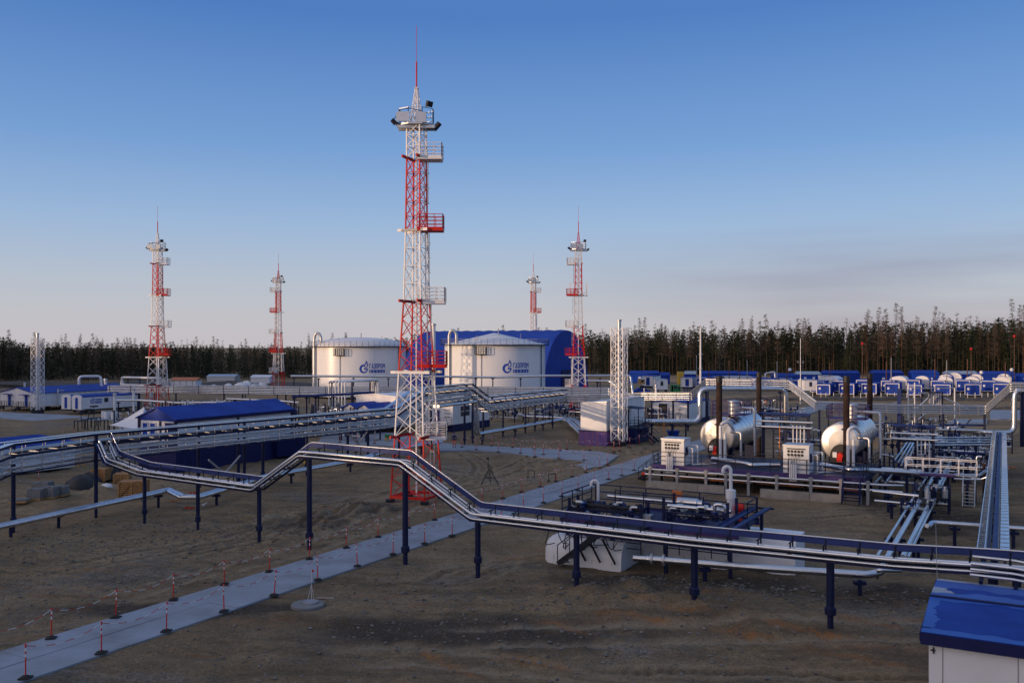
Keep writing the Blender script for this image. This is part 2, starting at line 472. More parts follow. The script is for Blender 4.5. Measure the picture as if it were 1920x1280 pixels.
# scattered pale pebbles everywhere
v2 = n.nodes.new('ShaderNodeTexVoronoi'); v2.inputs['Scale'].default_value = 3.2; Lk(tcn.outputs['Object'], v2.inputs['Vector'])
peb = rng_(v2.outputs['Distance'], .16, .09)
sep2 = n.nodes.new('ShaderNodeSeparateColor'); Lk(v2.outputs['Color'], sep2.inputs[0])
peb = mul(peb, rng_(sep2.outputs[1], .72, .8))
c = mixc(mul(peb, .75), c, (.42, .39, .34))
c = mixc(mul(fine, .5), c, (.105, .083, .057))
c = mixc(mul(rng_(noise(9.0, 3, .7), .52, .66), .55), c, (.06, .05, .038))
c = mixc(mul(rng_(noise(14.0, 2, .6, ), .58, .70), .5), c, (.46, .40, .31))
c = mixc(mul(rng_(noise(.9, 6, .75, stm.outputs[0]), .50, .62), .45), c, (.075, .06, .042))
ta = n.nodes.new('ShaderNodeAttribute'); ta.attribute_name = 'track'
tw = mul(ta.outputs['Fac'], rng_(noise(.5, 4, .7), .2, .5))
tb = n.nodes.new('ShaderNodeAttribute'); tb.attribute_name = 'trackl'
tc_ = n.nodes.new('ShaderNodeAttribute'); tc_.attribute_name = 'dark_patch'
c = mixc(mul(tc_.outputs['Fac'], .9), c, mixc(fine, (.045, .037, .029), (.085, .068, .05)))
c = mixc(mul(mul(tb.outputs['Fac'], rng_(noise(.6, 4, .7), .2, .5)), .65), c, (.44, .36, .25))
c = mixc(mul(tw, .85), c, (.085, .066, .045))
c = mixc(mul(rng_(noise(5.0, 6, .85), .54, .64), .6), c, (.07, .056, .04))
c = mixc(mul(rng_(noise(6.5, 5, .8), .57, .66), .55), c, (.43, .37, .28))
# rusty sawdust coloured streaks along the vehicle tracks
stm2 = n.nodes.new('ShaderNodeMapping'); stm2.inputs['Rotation'].default_value = (0, 0, R(24)); stm2.inputs['Scale'].default_value = (.09, 1.0, 1)
Lk(tcn.outputs['Object'], stm2.inputs[0])
rust = mul(rng_(noise(.9, 3, .5, stm2.outputs[0]), .60, .68), rng_(noise(2.3, 3, .7), .42, .62))
rust = mul(rust, rng_(noise(.06, 2, .5), .42, .5))
c = mixc(mul(rust, .5), c, (.36, .15, .05))
ra = n.nodes.new('ShaderNodeAttribute'); ra.attribute_name = 'rust'
c = mixc(mul(mul(ra.outputs['Fac'], rng_(noise(4.0, 4, .8), .40, .58)), .85), c, (.42, .17, .045))
Lk(c, b.inputs['Base Color'])
bp = n.nodes.new('ShaderNodeBump'); bp.inputs['Strength'].default_value = 1.0; bp.inputs['Distance'].default_value = .16
hh = n.nodes.new('ShaderNodeMath'); hh.operation = 'ADD'; Lk(mul(noise(1.9, 9, .8), 1.6), hh.inputs[0]); Lk(mul(vsep.outputs[0], patch), hh.inputs[1])
Lk(hh.outputs[0], bp.inputs['Height']); Lk(bp.outputs[0], b.inputs['Normal'])
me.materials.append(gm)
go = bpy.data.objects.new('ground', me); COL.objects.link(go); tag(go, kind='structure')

# ------------------------------------------------------------------ slab paths
def slab_path(name, p0, d, length, rows, width, sl=6.0, z=.02, skew=.0):
    d = Vector(d).normalized(); nrm = Vector((d.y, -d.x, 0)); m = MB(); rw = width / rows
    for r in range(rows):
        t = -(r % 2) * sl * .5
        while t < length:
            t0 = max(t, 0) + .015; t1 = min(t + sl, length) - .015
            if t1 - t0 > .3:
                dz = random.uniform(-.012, .012)
                jx = random.uniform(-.02, .02)
                a0 = r * rw + .012 + jx; a1 = (r + 1) * rw - .012 + jx
                q = [p0 + d * t0 + nrm * a0, p0 + d * t0 + nrm * a1, p0 + d * t1 + nrm * a1, p0 + d * t1 + nrm * a0]
                m.box8([Vector((k.x, k.y, -.16)) for k in q] + [Vector((k.x, k.y, z + dz)) for k in q])
            t += sl
    o = recalc(m.build(name, 'slab')); return tag(o, kind='structure')
pa = P(0, 1221) - AX * 12
slab_path('path', pa, AX, 150, 2, 3.9)
def poly_pad(name, pts, m='slab', z=.0, th=.2):
    mb = MB(); mb.prism([Vector((p.x, p.y, z - th)) for p in pts], [Vector((p.x, p.y, z)) for p in pts])
    o = recalc(mb.build(name, m)); return tag(o, kind='structure')
cp0 = P(604, 830); cp1 = P(1160, 872)
poly_pad('cross_path', [P(826, 845), P(880, 843), P(951, 848), P(1002, 856), P(1082, 862), P(1125, 876), P(1160, 853), P(1124, 846), P(1002, 840), P(880, 834), P(815, 829)], z=.004)
poly_pad('concrete_yard', [P(596, 829), P(740, 836), P(815, 832), P(830, 826), P(745, 812), P(690, 806), P(612, 806)], z=-.004)
poly_pad('concrete_spur', [P(1080, 871), P(1100, 878), P(1137, 869), P(1120, 860)], z=-.008)
poly_pad('road', [P(-60, 778), P(0, 783), P(75, 790), P(150, 792), P(215, 797), P(260, 790), P(120, 777), P(20, 773), P(-60, 768)], z=.0)
slab_path('road', P(1395, 800), AX, 70, 1, 3.6)
poly_pad('parking_pad', [P(1856, 785), P(1930, 785), P(1930, 768), P(1856, 768)], z=.0)
poly_pad('concrete_apron', [P(1775, 793), P(1812, 793), P(1818, 785), P(1790, 785)], z=.0)
poly_pad('concrete_apron', [P(1815, 793), P(1850, 793), P(1852, 785), P(1824, 785)], z=.0)

# loose stones: thousands, one object
mb = MB()
ico = [(0, 0, 1), (.9, 0, .3), (.28, .85, .25), (-.72, .53, .35), (-.72, -.53, .2), (.28, -.85, .4), (0, 0, -.5)]
icf = [(0, 1, 2), (0, 2, 3), (0, 3, 4), (0, 4, 5), (0, 5, 1), (6, 2, 1), (6, 3, 2), (6, 4, 3), (6, 5, 4), (6, 1, 5)]
def stones(cx, cy, sx_, sy_, nn, smin, smax):
    X = rng.normal(cx, sx_, nn); Y_ = rng.normal(cy, sy_, nn); Z_ = ground_h(X, Y_)
    for x, y, z in zip(X, Y_, Z_):
        if y < 30 or abs(path_dist(x, y) - 1.95) < 2.15: continue
        s_ = smin * (smax / smin) ** (random.random() ** 2.2); a = random.random() * 6.28
        ca, sa = math.cos(a), math.sin(a); e = random.uniform(.6, 1.3); hz = random.uniform(.5, .9)
        mb.add([(x + s_ * (px * ca - py * e * sa), y + s_ * (px * sa + py * e * ca), z + s_ * pz * hz) for px, py, pz in ico], icf)
for u, v, sx_, sy_, nn in [(300, 1000, 6, 4, 900), (60, 1040, 5, 4, 700), (560, 985, 6, 3, 600), (470, 1010, 4, 3, 400), (400, 1090, 5, 3, 300), (820, 1100, 3, 3, 350), (1180, 1090, 4, 2.5, 300),
                           (1340, 1110, 4, 2.5, 300), (1000, 1180, 5, 3, 400), (1300, 1200, 6, 3, 350), (1750, 970, 3, 8, 300), (1680, 1120, 2, 1.5, 140), (1900, 930, 3, 8, 250), (690, 955, 3, 2, 200), (150, 1110, 4, 3, 260), (600, 1230, 4, 2, 200)]:
    p = P(u, v); stones(p.x, p.y, sx_, sy_, nn, .035, .15)
for u, v in ((1420, 1105), (1330, 1095), (1660, 1105), (1700, 960), (1080, 1120), (600, 985), (660, 965), (1230, 1085), (1480, 1115), (430, 1000)): p = P(u, v); stones(p.x, p.y, 1.8, 1.2, 45, .07, .2)
stones(-5, 62, 20, 18, 700, .03, .09)
tag(mb.build('stones', 'stone'), 'loose grey stones scattered over the bare earth of the site', 'stones', kind='stuff')

# ================================================================== FOREST
def tree_mesh(kind, seed, lod=1.0):
    """returns (trunk MB, crown MB) for a tree 20 m tall standing at the origin"""
    r = random.Random(seed); T = MB(); C = MB(); h = 20.0
    lean = Vector((r.uniform(-.3, .3), r.uniform(-.3, .3), 0))
    def ctr(z): return lean * (z / h) ** 2 * 2 + Vector((0, 0, z))
    T.tube([ctr(z) for z in (-.3, 5, 10, 15, 19.8)], [.105, .09, .075, .05, .015], 5, False)
    def sliver(p, d, ln, wd):
        s_ = d.cross(Vector((r.uniform(-1, 1), r.uniform(-1, 1), r.uniform(-1, 1))))
        if s_.length < .01: return
        s_ = s_.normalized() * wd
        C.add([p - s_, p + s_, p + d * ln], [(0, 1, 2)])
    if kind == 'larch':
        for i in range(int(115 * lod)):
            t = r.uniform(.38, .985); z = t * h; a = r.uniform(0, 6.28)
            ln = (1.0 - t) * 2.7 + .22; ln *= r.uniform(.5, 1.1)
            d = Vector((math.cos(a), math.sin(a), r.uniform(-.15, .45))).normalized()
            p = ctr(z); sliver(p, d, ln, .032)
            for k in range(int(7 * lod) + 2):
                q = p + d * ln * r.uniform(.25, 1)
                e = (d + Vector((r.uniform(-1, 1), r.uniform(-1, 1), r.uniform(-.7, .8)))).normalized()
                sliver(q, e, r.uniform(.3, .8), .027 / lod ** .5)
    else:
        base = {'pine': .52, 'spruce': .12, 'young_pine': .2}[kind]
        for i in range(int((150 if kind != 'pine' else 110) * lod)):
            t = base + (1 - base) * r.random() ** .9
            prof = (1 - t) ** .8 * 2.6 + .2 if kind != 'pine' else math.sqrt(max(0, 1 - ((t - .74) / .27) ** 2)) * 1.9 + .2
            if r.random() < .12: prof *= 1.25
            a = r.uniform(0, 6.28); rr = prof * r.uniform(.35, 1)
            p = ctr(t * h) + Vector((math.cos(a) * rr, math.sin(a) * rr, (-.35 * rr if kind == 'spruce' else .1 * rr)))
            d0 = Vector((math.cos(a), math.sin(a), -.2 if kind == 'spruce' else .35))
            for k in range(7):
                e = (d0 + Vector((r.uniform(-1, 1), r.uniform(-1, 1), r.uniform(-.7, .7)))).normalized()
                sliver(p, e, r.uniform(.35, .8), .17)
            if i % 5 == 0: sliver(ctr(t * h), (p - ctr(t * h)).normalized(), rr, .05)
        if kind == 'pine':
            for i in range(14):
                z = r.uniform(.25, .5) * h; a = r.uniform(0, 6.28)
                sliver(ctr(z), Vector((math.cos(a), math.sin(a), r.uniform(-.3, .2))).normalized(), r.uniform(.4, 1.2), .03)
    return T, C
KINDS = [('larch', 'twig', 'bark'), ('larch', 'twig', 'bark_red'), ('larch', 'twig', 'bark'), ('larch', 'twig', 'bark'), ('pine', 'needle', 'bark_red'), ('pine', 'needle_light', 'bark_red'), ('spruce', 'needle', 'bark'), ('young_pine', 'needle_light', 'bark')]
TREENAME = {'larch': 'larch_tree', 'pine': 'pine_tree', 'spruce': 'spruce_tree', 'young_pine': 'young_pine_tree'}
def forest_line(u):
    us = [-400, 0, 480, 700, 960, 1200, 1440, 1920, 2300]
    Y = np.interp(u, us, [285, 305, 330, 345, 375, 372, 375, 362, 350])
    hh_ = np.interp(u, [-400, 0, 300, 560, 640, 760, 1000, 1110, 1250, 1420, 1600, 1800, 1930], [17.5, 16.2, 14.8, 14, 16, 18, 18, 20.5, 22, 23, 25, 26, 28.5])
    return float(Y), float(hh_)
protos = []
for i, (k, cm, bmn) in enumerate(KINDS):
    T, C = tree_mesh(k, 100 + i)
    root = thing(TREENAME[k], 'x', 'tree')
    T.build('trunk', bmn, root); C.build('crown', cm, root)
    protos.append(root)
ZONE = [(480, 'west end of the forest edge, left of the far red and white mast'), (760, 'forest edge behind the left storage tank'), (1120, 'forest edge over the blue arched hangar'),
        (1420, 'forest edge between hangar and the first brown stacks'), (1640, 'forest edge behind the blue cabins and brown stacks'), (2600, 'right end of the forest edge behind the cabins')]
KLAB = {'larch': 'bare grey larch', 'pine': 'dark green pine with a bare trunk', 'spruce': 'dark pointed spruce', 'young_pine': 'low bushy young conifer'}
used = set(); NT = 290
tr = random.Random(5)
for i in range(NT):
    u = -25 + 1970 * (i + tr.uniform(.1, .9)) / NT
    Y, hh_ = forest_line(u); Y += tr.uniform(0, 9)
    k = tr.choices(range(8), [3.6, 2.6, 3.6, 2.6, 2.2, 1.8, 4.0, 3.0])[0]
    kk = KINDS[k][0]; hs = hh_ * (min(1.13, tr.gauss(.90, .13)) if tr.random() > .1 or kk != 'larch' else tr.uniform(1.08, 1.2)) * {'larch': 1.0, 'pine': .84, 'spruce': .82, 'young_pine': .55}[kk]
    zone = next(z for lim, z in ZONE if u < lim)
    lab = f"{KLAB[kk]} at the {zone}"
    if len(lab.split()) > 16: lab = ' '.join(lab.split()[:16])
    loc = Q(u, Y, -.1); sc = hs / 20
    sxy = sc * tr.uniform(.9, 1.25)
    if k not in used:
        used.add(k); r0 = protos[k]; r0.location = loc; r0.rotation_euler = (0, 0, tr.uniform(0, 6.28)); r0.scale = (sxy, sxy, sc)
        tag(r0, lab, 'tree', kk.replace('_', ' ') + 's at the ' + zone.split(',')[0])
    else:
        dup(protos[k], loc, lab, kk.replace('_', ' ') + 's at the ' + zone.split(',')[0], tr.uniform(0, 6.28), (sxy, sxy, sc))
# the depth of the wood behind them, too many to count: one mesh
lod = []
for i, (k, cm, bmn) in enumerate(KINDS):
    T, C = tree_mesh(k, 200 + i, .62)
    vs = np.array(T.v + C.v); o = len(T.v)
    tri = []
    for mi, (MBx, oo) in enumerate(((T, 0), (C, o))):
        for f in MBx.f:
            tri.append((f[0] + oo, f[1] + oo, f[2] + oo, mi))
            if len(f) == 4: tri.append((f[0] + oo, f[2] + oo, f[3] + oo, mi))
    lod.append((vs, np.array(tri), {'twig': 1, 'needle': 2, 'needle_light': 3}[cm], 0 if bmn == 'bark' else 4))
FV = []; FT = []; FM = []; cnt = 0
def plant(x, y, h, k):
    global cnt
    vs, tri, cmi, bmi = lod[k]; a = tr.uniform(0, 6.28); ca, sa = math.cos(a), math.sin(a); s_ = h / 20; sw = s_ * tr.uniform(.9, 1.3)
    FV.append(np.stack([(vs[:, 0] * ca - vs[:, 1] * sa) * sw + x, (vs[:, 0] * sa + vs[:, 1] * ca) * sw + y, vs[:, 2] * s_], 1))
    FT.append(tri[:, :3] + cnt); FM.append(np.where(tri[:, 3] == 0, bmi, cmi)); cnt += len(vs)
for i in range(900):
    u = -40 + 2010 * tr.random(); Y, hh_ = forest_line(u)
    Y += 9 + 46 * tr.random()
    k = tr.choices(range(8), [1.6, 1.4, 1.6, 1.4, 1.6, 1.2, 5.5, 4.0])[0]; kk = KINDS[k][0]
    p = Q(u, Y); plant(p.x, p.y, hh_ * tr.uniform(.62, 1.06) * {'larch': 1.0, 'pine': .84, 'spruce': .84, 'young_pine': .7}[kk], k)
# dense dark conifers filling the depth of the wood
def filler(seed, nn=150, wd=.26):
    r = random.Random(seed); vs = []; tri = []
    for i in range(nn):
        t = r.random() ** 1.15; rr = ((1 - t) ** .75 * 2.3 + .12) * r.uniform(.25, 1); a = r.uniform(0, 6.28)
        p = Vector((math.cos(a) * rr, math.sin(a) * rr, .4 + t * 19.3)); d = Vector((math.cos(a) + r.uniform(-.8, .8), math.sin(a) + r.uniform(-.8, .8), r.uniform(-.8, .5))).normalized() * r.uniform(.5, 1.3)
        s_ = d.cross(Vector((r.uniform(-1, 1), r.uniform(-1, 1), r.uniform(-1, 1)))).normalized() * wd
        o = len(vs); vs += [p - s_, p + s_, p + d]; tri.append((o, o + 1, o + 2, 2))
    return (np.array([tuple(v) for v in vs]), np.array(tri), 2, 0)
for q in range(4): lod.append(filler(300 + q))
for q in range(2): lod.append(filler(320 + q, 420, .5))
for i in range(2600):
    u = -60 + 2050 * tr.random(); Y, hh_ = forest_line(u)
    Y += 14 + 150 * tr.random() ** 1.3
    p = Q(u, Y); plant(p.x, p.y, hh_ * tr.uniform(.55, .92), 8 + i % 4)
# out of view, the wood runs on at left, shaped to shade the site
WEST_X = -185
for i in range(240):
    y = tr.uniform(-150, 290); x = WEST_X - 30 * tr.random()
    k = tr.choices(range(8), [1, 1, 1, 1, 3, 3, 4, 2])[0]
    plant(x, y, tr.uniform(17, 21.5), k)
for i in range(560):  # dense unseen rows added for shade, tallest where the foreground lies dark
    y = tr.uniform(-150, 110); x = WEST_X - 4 - 26 * tr.random()
    plant(x, y, tr.uniform(29, 33) if y < -62 else tr.uniform(23, 26) if y < -42 else tr.uniform(19, 22.5), 12 + i % 2)
for i in range(700):      # the edge of the wood carries on past both sides of the picture
    u = tr.uniform(-420, -20) if i % 2 else tr.uniform(1945, 2400); Y, hh_ = forest_line(u); Y += 60 * tr.random() ** 1.5
    p = Q(u, Y); k = tr.choices(range(8), [3, 2, 3, 2, 2, 2, 4, 3])[0] if i % 3 else 8 + i % 4
    plant(p.x, p.y, hh_ * tr.uniform(.65, 1.05) * (.8 if k > 3 else 1), k)
for i in range(300):
    y = tr.uniform(95, 300); plant(WEST_X - 4 - 26 * tr.random(), y, tr.uniform(15, 20), 12 + i % 2)
FV = np.concatenate(FV); FT = np.concatenate(FT); FM = np.concatenate(FM)
me = bpy.data.meshes.new('forest')
me.vertices.add(len(FV)); me.vertices.foreach_set('co', FV.ravel())
me.loops.add(FT.size); me.loops.foreach_set('vertex_index', FT.ravel().astype(np.int32))
me.polygons.add(len(FT)); me.polygons.foreach_set('loop_start', np.arange(0, FT.size, 3))
me.polygons.foreach_set('material_index', FM.astype(np.int32))
for nme in ('bark', 'twig', 'needle', 'needle_light', 'bark_red'): me.materials.append(M[nme])
me.update()
fo = bpy.data.objects.new('forest', me); COL.objects.link(fo)
tag(fo, 'dark mass of taiga trees deep behind the forest edge, with unseen shading rows at left', 'forest', kind='stuff')

# ================================================================== LATTICE LIGHTING MASTS
def lattice(m, s0, s1, z0, z1, bays, leg=.11, br=.055, rot=0.0, c=(0, 0), horiz=True):
    """square lattice between z0 and z1, sides s0 -> s1"""
    def cor(i, z):
        t = (z - z0) / (z1 - z0); h = (s0 + (s1 - s0) * t) / 2
        a = rot + math.pi / 4 + i * math.pi / 2; q = h * math.sqrt(2)
        return Vector((c[0] + q * math.cos(a), c[1] + q * math.sin(a), z))
    for i in range(4):
        m.beam(cor(i, z0), cor(i, z1), leg, leg, up=(math.cos(rot), math.sin(rot), 0))
        for b_ in range(bays):
            za = z0 + (z1 - z0) * b_ / bays; zb = z0 + (z1 - z0) * (b_ + 1) / bays; j = (i + 1) % 4
            m.beam(cor(i, za), cor(j, zb), br, br); m.beam(cor(j, za), cor(i, zb), br, br)
            if horiz and b_: m.beam(cor(i, za), cor(j, za), br, br)
    return cor
def rails(m, pts, z, h=1.1, r=.05, close=False, mids=2, step=1.0):
    n_ = len(pts)
    for i in range(n_ if close else n_ - 1):
        p = Vector(pts[i]); q = Vector(pts[(i + 1) % n_])
        for k in range(mids + 1):
            zz = z + h * (k + 1) / (mids + 1)
            m.beam((p.x, p.y, zz), (q.x, q.y, zz), r, r)
        ln = (q - p).length; ns = max(1, round(ln / step))
        for k in range(ns + 1):
            t = lerp(p, q, k / ns); m.beam((t.x, t.y, z), (t.x, t.y, z + h), r, r)
def make_mast(rot, side, prot, label, loc, thick=1.0, antennas=False, variant=0):
    """rot: turn of the square base; side: +1 balconies to the right, -1 to the left"""
    root = thing('lattice_mast', label, 'lighting mast', loc)
    root['_o'] = (0, 0, 0)
    Z = [0.15, 5.1, 10.2, 15.86, 21.5, 27.3, 30.0]; W = [3.05, 2.52, 2.08, 1.52, 1.28, 1.15, 1.15]
    cols = ['red_paint', 'white_paint', 'red_paint', 'white_paint', 'red_paint', 'white_paint']
    bays = [3, 3, 4, 4, 5, 3]
    for i in range(6):
        m = MB(); lattice(m, W[i], W[i + 1], Z[i], Z[i + 1] - .02, bays[i], .10 * thick, .045 * thick, rot, horiz=i > 2)
        m.build('lattice_section', cols[i], root)
    # ring beams on the joints, running past the corners
    for i in range(1, 6):
        m = MB(); h_ = W[i] / 2
        for k in (0, 2) if i % 2 else (1, 3):
            a = rot + k * math.pi / 2; d = Vector((math.cos(a), math.sin(a), 0)); t = Vector((-d.y, d.x, 0))
            for s_ in ((1, -1)):
                c0 = t * s_ * (h_ + .05)
                m.beam(c0 - d * (h_ + .35) + Vector((0, 0, Z[i])), c0 + d * (h_ + .35 + (1.1 if True else 0) * .3) + Vector((0, 0, Z[i])), .12 * thick, .22)
        m.build('ring_beam', cols[i - 1] if i in (1,) else ('red_paint' if i in (3, 5) else 'white_paint'), root)
    # balconies on one side
    for i in range(1, 6):
        m = MB(); h_ = W[i] / 2 + .25
        x0 = .15 * side; x1 = side * min(2.42, h_ * 1.25 + 1.05); z = Z[i] - .25 if i != 4 else Z[i] - .1
        if i == 2: z = Z[i] + .35
        y0, y1 = -.95, .55
        if variant == 1 and i == 2: y0 = -.6
        xa, xb = min(x0, x1), max(x0, x1)
        m.box(xa, xb, y0, y1, z, z + .16); m.box(xa, xb, y0 - .02, y0 + .02, z, z + .3)
        rails(m, [(x0, y0), (x1, y0), (x1, y1), (x0, y1)], z + .16, 1.15, .05 * thick, mids=3, step=.75)
        m.build('balcony', {1: 'white_paint', 2: 'red_paint', 3: 'white_paint', 4: 'red_paint', 5: 'white_paint'}[i], root)
    # ladder with hoops up the balcony side
    m = MB(); lx = side * .45
    for z0_, z1_, cc in ((.4, 5, 0), (5, 10, 0), (10.2, 15.6, 0), (15.9, 21.3, 0), (21.5, 27, 0)):
        dx = side * (.62 + .5 * max(0, 1 - z0_ / 20))
        for yy in (-.22, .22): m.beam((dx, yy, z0_), (dx, yy, z1_), .045 * thick, .045 * thick)
        k = z0_
        while k < z1_: m.beam((dx, -.22, k), (dx, .22, k), .03, .03); k += .45
        k = z0_ + 2.2
        while k < z1_:
            for a0 in range(4):
                a = -math.pi / 2 + a0 * math.pi / 4; b_ = a + math.pi / 4
                m.beam((dx + side * .4 * math.cos(a), .36 * math.sin(a), k), (dx + side * .4 * math.cos(b_), .36 * math.sin(b_), k), .035 * thick, .035 * thick)
            k += 1.2
        for yy in (-.25, .25): m.beam((dx + side * .3, yy, z0_ + 2.2), (dx + side * .3, yy, z1_), .035 * thick, .035 * thick)
    m.build('ladder', 'galvanised', root)
    m = MB(); m.tube([(0, 0, .3), (0, 0, 29)], .075, 6); m.build('cable_riser', 'white_paint', root)
    # top platform
    m = MB(); oc = [Vector((1.45 * math.cos(a), 1.05 * math.sin(a), 0)) for a in [math.pi / 8 + k * math.pi / 4 for k in range(8)]]
    m.prism([p + Vector((0, 0, 29.85)) for p in oc], [p + Vector((0, 0, 30.0)) for p in oc])
    for k in (-1, 1): m.box(-1.5, 1.5, k * .5 - .06, k * .5 + .06, 29.6, 29.849)
    rails(m, oc, 30.0, 1.15, .05 * thick, True, 2, 1.2)
    m.box(-1.5, -.45, -1.12, -1.06, 30.0, 30.75); m.box(.05, .85, -1.0, -.6, 29.95, 30.75)
    m.build('top_platform', 'galvanised', root)
    for (x, y, z, tx) in ((-1.75, -.5, 30.1, .6), (-1.5, .6, 30.1, .5), (1.75, -.45, 29.85, .6), (1.6, .5, 29.85, .5), (1.1, -.9, 31.4, .2), (.1, 1.3, 30.2, .4)):
        m = MB(); d = Vector((x, y, 0)).normalized(); t = Vector((-d.y, d.x, 0)); c0 = Vector((x, y, z)); nrm = (d * .6 - Vector((0, 0, tx))).normalized(); u_ = t.cross(nrm)
        m.box8([c0 + t * a * .28 + u_ * b_ * .22 + nrm * e for e in (-.1, .12) for a, b_ in ((-1, -1), (1, -1), (1, 1), (-1, 1))])
        m.beam(c0 - nrm * .1, c0 - d * .35 - Vector((0, 0, .15)), .06, .06)
        recalc(m.build('floodlight', 'dark_steel', root))
    m = MB(); lattice(m, .8, .16, 30, 32.9, 5, .05 * thick, .03 * thick, rot); m.box(-.16, .16, -.16, .16, 32.88, 32.95)
    m.build('spire', 'white_paint' if variant == 0 else 'red_paint', root)
    m = MB(); m.tube([(0, 0, 32.9), (0, 0, 35.0)], .065 * thick, 6); m.build('lightning_rod', 'red_paint', root)
    m = MB(); m.tube([(0, 0, 35.0), (0, 0, 37.9)], .02 * thick, 5); m.build('whip', 'red_paint', root)
    m = MB()
    m.tube([(.5, -.6, 30.9), (-.3, -1.15, 31.0), (-1.2, -1.1, 30.9), (-1.7, -.6, 30.3)], .03 * thick, 5); m.build('cable', 'rubber', root)
    if antennas:
        for sx_ in (-1, 1):
            m = MB(); m.box(sx_ * 1.5 - .12, sx_ * 1.5 + .12, -.3, -.12, 21.3, 23.8); m.beam((sx_ * 1.4, -.2, 22), (sx_ * .5, 0, 22), .06, .06)
            m.build('antenna_panel', 'white_panel', root)
    # footings
    h_ = 3.05 / 2 * math.sqrt(2)
    for k in range(4):
        a = rot + math.pi / 4 + k * math.pi / 2; x, y = h_ * math.cos(a), h_ * math.sin(a)
        m = MB(); m.box(x - .32, x + .32, y - .32, y + .32, -.5, .16); m.build('footing', 'dark_steel', root)
    m = MB()
    for k in range(4):
        a = rot + math.pi / 4 + k * math.pi / 2; b_ = a + math.pi / 2
        m.beam((h_ * math.cos(a), h_ * math.sin(a), .35), (h_ * math.cos(b_), h_ * math.sin(b_), .35), .12, .2)
        m.beam((h_ * math.cos(a), h_ * math.sin(a), .35), (0, 0, .5), .1, .1)
    m.build('base_frame', 'red_paint', root)
    return root
ROT = math.atan2(AX.y, AX.x)
mb0 = Q(781, 72.6); make_mast(ROT + .12, 1, True, 'tallest red and white lattice lighting mast, on bare ground beside the front pipe rack', mb0)
make_mast(ROT + .2, 1, True, 'red and white lattice mast behind the white canopy tent', Q(295.5, 166), 1.15)
make_mast(ROT + .5, -1, True, 'small distant red and white mast left of the left storage tank', Q(522, 250), 1.35, variant=1)
make_mast(ROT + .2, 1, True, 'distant red and white mast rising behind the right storage tank', Q(1000, 252), 1.35)
make_mast(ROT + .5, -1, True, 'red and white mast with panel antennas in front of the blue hangar', Q(1084.5, 166), 1.15, antennas=True, variant=1)

# exhaust stacks in a square white lattice
def make_vent_mast(label, loc, top, s=1.55, rot=ROT):
    root = thing('vent_mast', label, 'vent stack', loc); root['_o'] = (0, 0, 0)
    m = MB(); lattice(m, s, s, .5, top, 10, .09, .055, rot); m.build('lattice_frame', 'white_paint', root)
    m = MB(); m.tube([(0, 0, .6), (0, 0, top + .8)], .24, 12); m.lathe((0, 0, top + .8), [(.24, 0), (.36, .02), (.36, .12), (.0, .16)], 12)
    m.build('exhaust_pipe', 'galvanised', root)
    m = MB(); m.box(-s / 2, s / 2, -s / 2, s / 2, -.3, .5); recalc(m.build('footing', 'dark_steel', root))
    m = MB()
    for yy in (-.2, .2): m.beam((s / 2 - .2, yy - .4, .5), (s / 2 - .2, yy - .4, top), .05, .05)
    k = .6
    while k < top: m.beam((s / 2 - .2, -.6, k), (s / 2 - .2, -.2, k), .03, .03); k += .4
    m.build('ladder', 'white_paint', root)
    return root
make_vent_mast('white lattice vent stack beside the white box house on a purple base', Q(1161, 112.6), 14.6)
make_vent_mast('white lattice vent stack by the long white building at far left', Q(70.5, 167), 13.7)

# slim poles
def make_pole(name, label, cat, loc, h, r, m_='white_paint', top=None):
    root = thing(name, label, cat, loc); root['_o'] = (0, 0, 0)
    m = MB(); m.tube([(0, 0, -.2), (0, 0, h * .5), (0, 0, h)], [r, r * .85, r * .6], 8); m.build('shaft', m_, root)
    if top == 'rings':
        for zz in (.55, .7):
            m = MB(); m.lathe((0, 0, h * zz), [(r * .8, -.05), (r * 2, 0), (r * .8, .1)], 8); m.build('collar', m_, root)
    if top == 'horn':
        m = MB(); m.beam((-.6, 0, h * .62), (.6, 0, h * .62), .06, .06); m.lathe((.6, 0, h * .62), [(0.05, 0), (.25, .4)], 8); m.lathe((-.6, 0, h * .62), [(0.05, 0), (.25, .4)], 8); m.build('horn', 'galvanised', root)
        m = MB(); m.tube([(0, 0, -.2), (0, 0, h * .38)], r * 1.9, 8); m.build('sleeve', m_, root)
    if top == 'ball':
        m = MB(); m.lathe((0, 0, h), [(0, -.35), (.25, -.25), (.35, 0), (.25, .25), (0, .35)], 10); m.build('marker_ball', 'red_paint', root)
        m = MB(); k = 1
        while k < h: m.beam((-.16, 0, k), (.16, 0, k), .04, .04); k += .8
        m.build('rungs', m_, root)
    if top == 'globe':
        m = MB(); m.lathe((0, 0, h), [(0, -.5), (.36, -.36), (.5, 0), (.36, .36), (0, .5)], 12); m.build('globe', 'white_panel', root)
    return root
make_pole('flare_pole', 'tall white pole rising left of the first brown stack', 'pole', Q(1313.5, 150), ZV(612, 150), .20, top='rings')
make_pole('antenna_pole', 'thin grey pole with horn aerials over the blue cabins', 'pole', Q(1501, 195), ZV(634, 195), .11, 'galvanised', 'horn')
for u, v, lab in ((1617, 644, 'left of the fourth brown stack'), (1821, 654, 'above the right blue cabins'), (1902, 630, 'at the right edge of the picture')):
    make_pole('marker_mast', f'thin mast with a red marker ball {lab}', 'mast', Q(u, 240), ZV(v, 240), .09, 'bark_red', 'ball')
for u, v, lab in ((1840, 698, 'largest white globe lamp over the right cabins'), (1897, 693, 'white globe lamp at the right edge above the cabins'), (1481, 693, 'small white globe lamp behind the big pipe loop')):
    make_pole('globe_lamp', lab, 'lamp', Q(u, 250), ZV(v, 250), .09, 'dark_steel', 'globe')

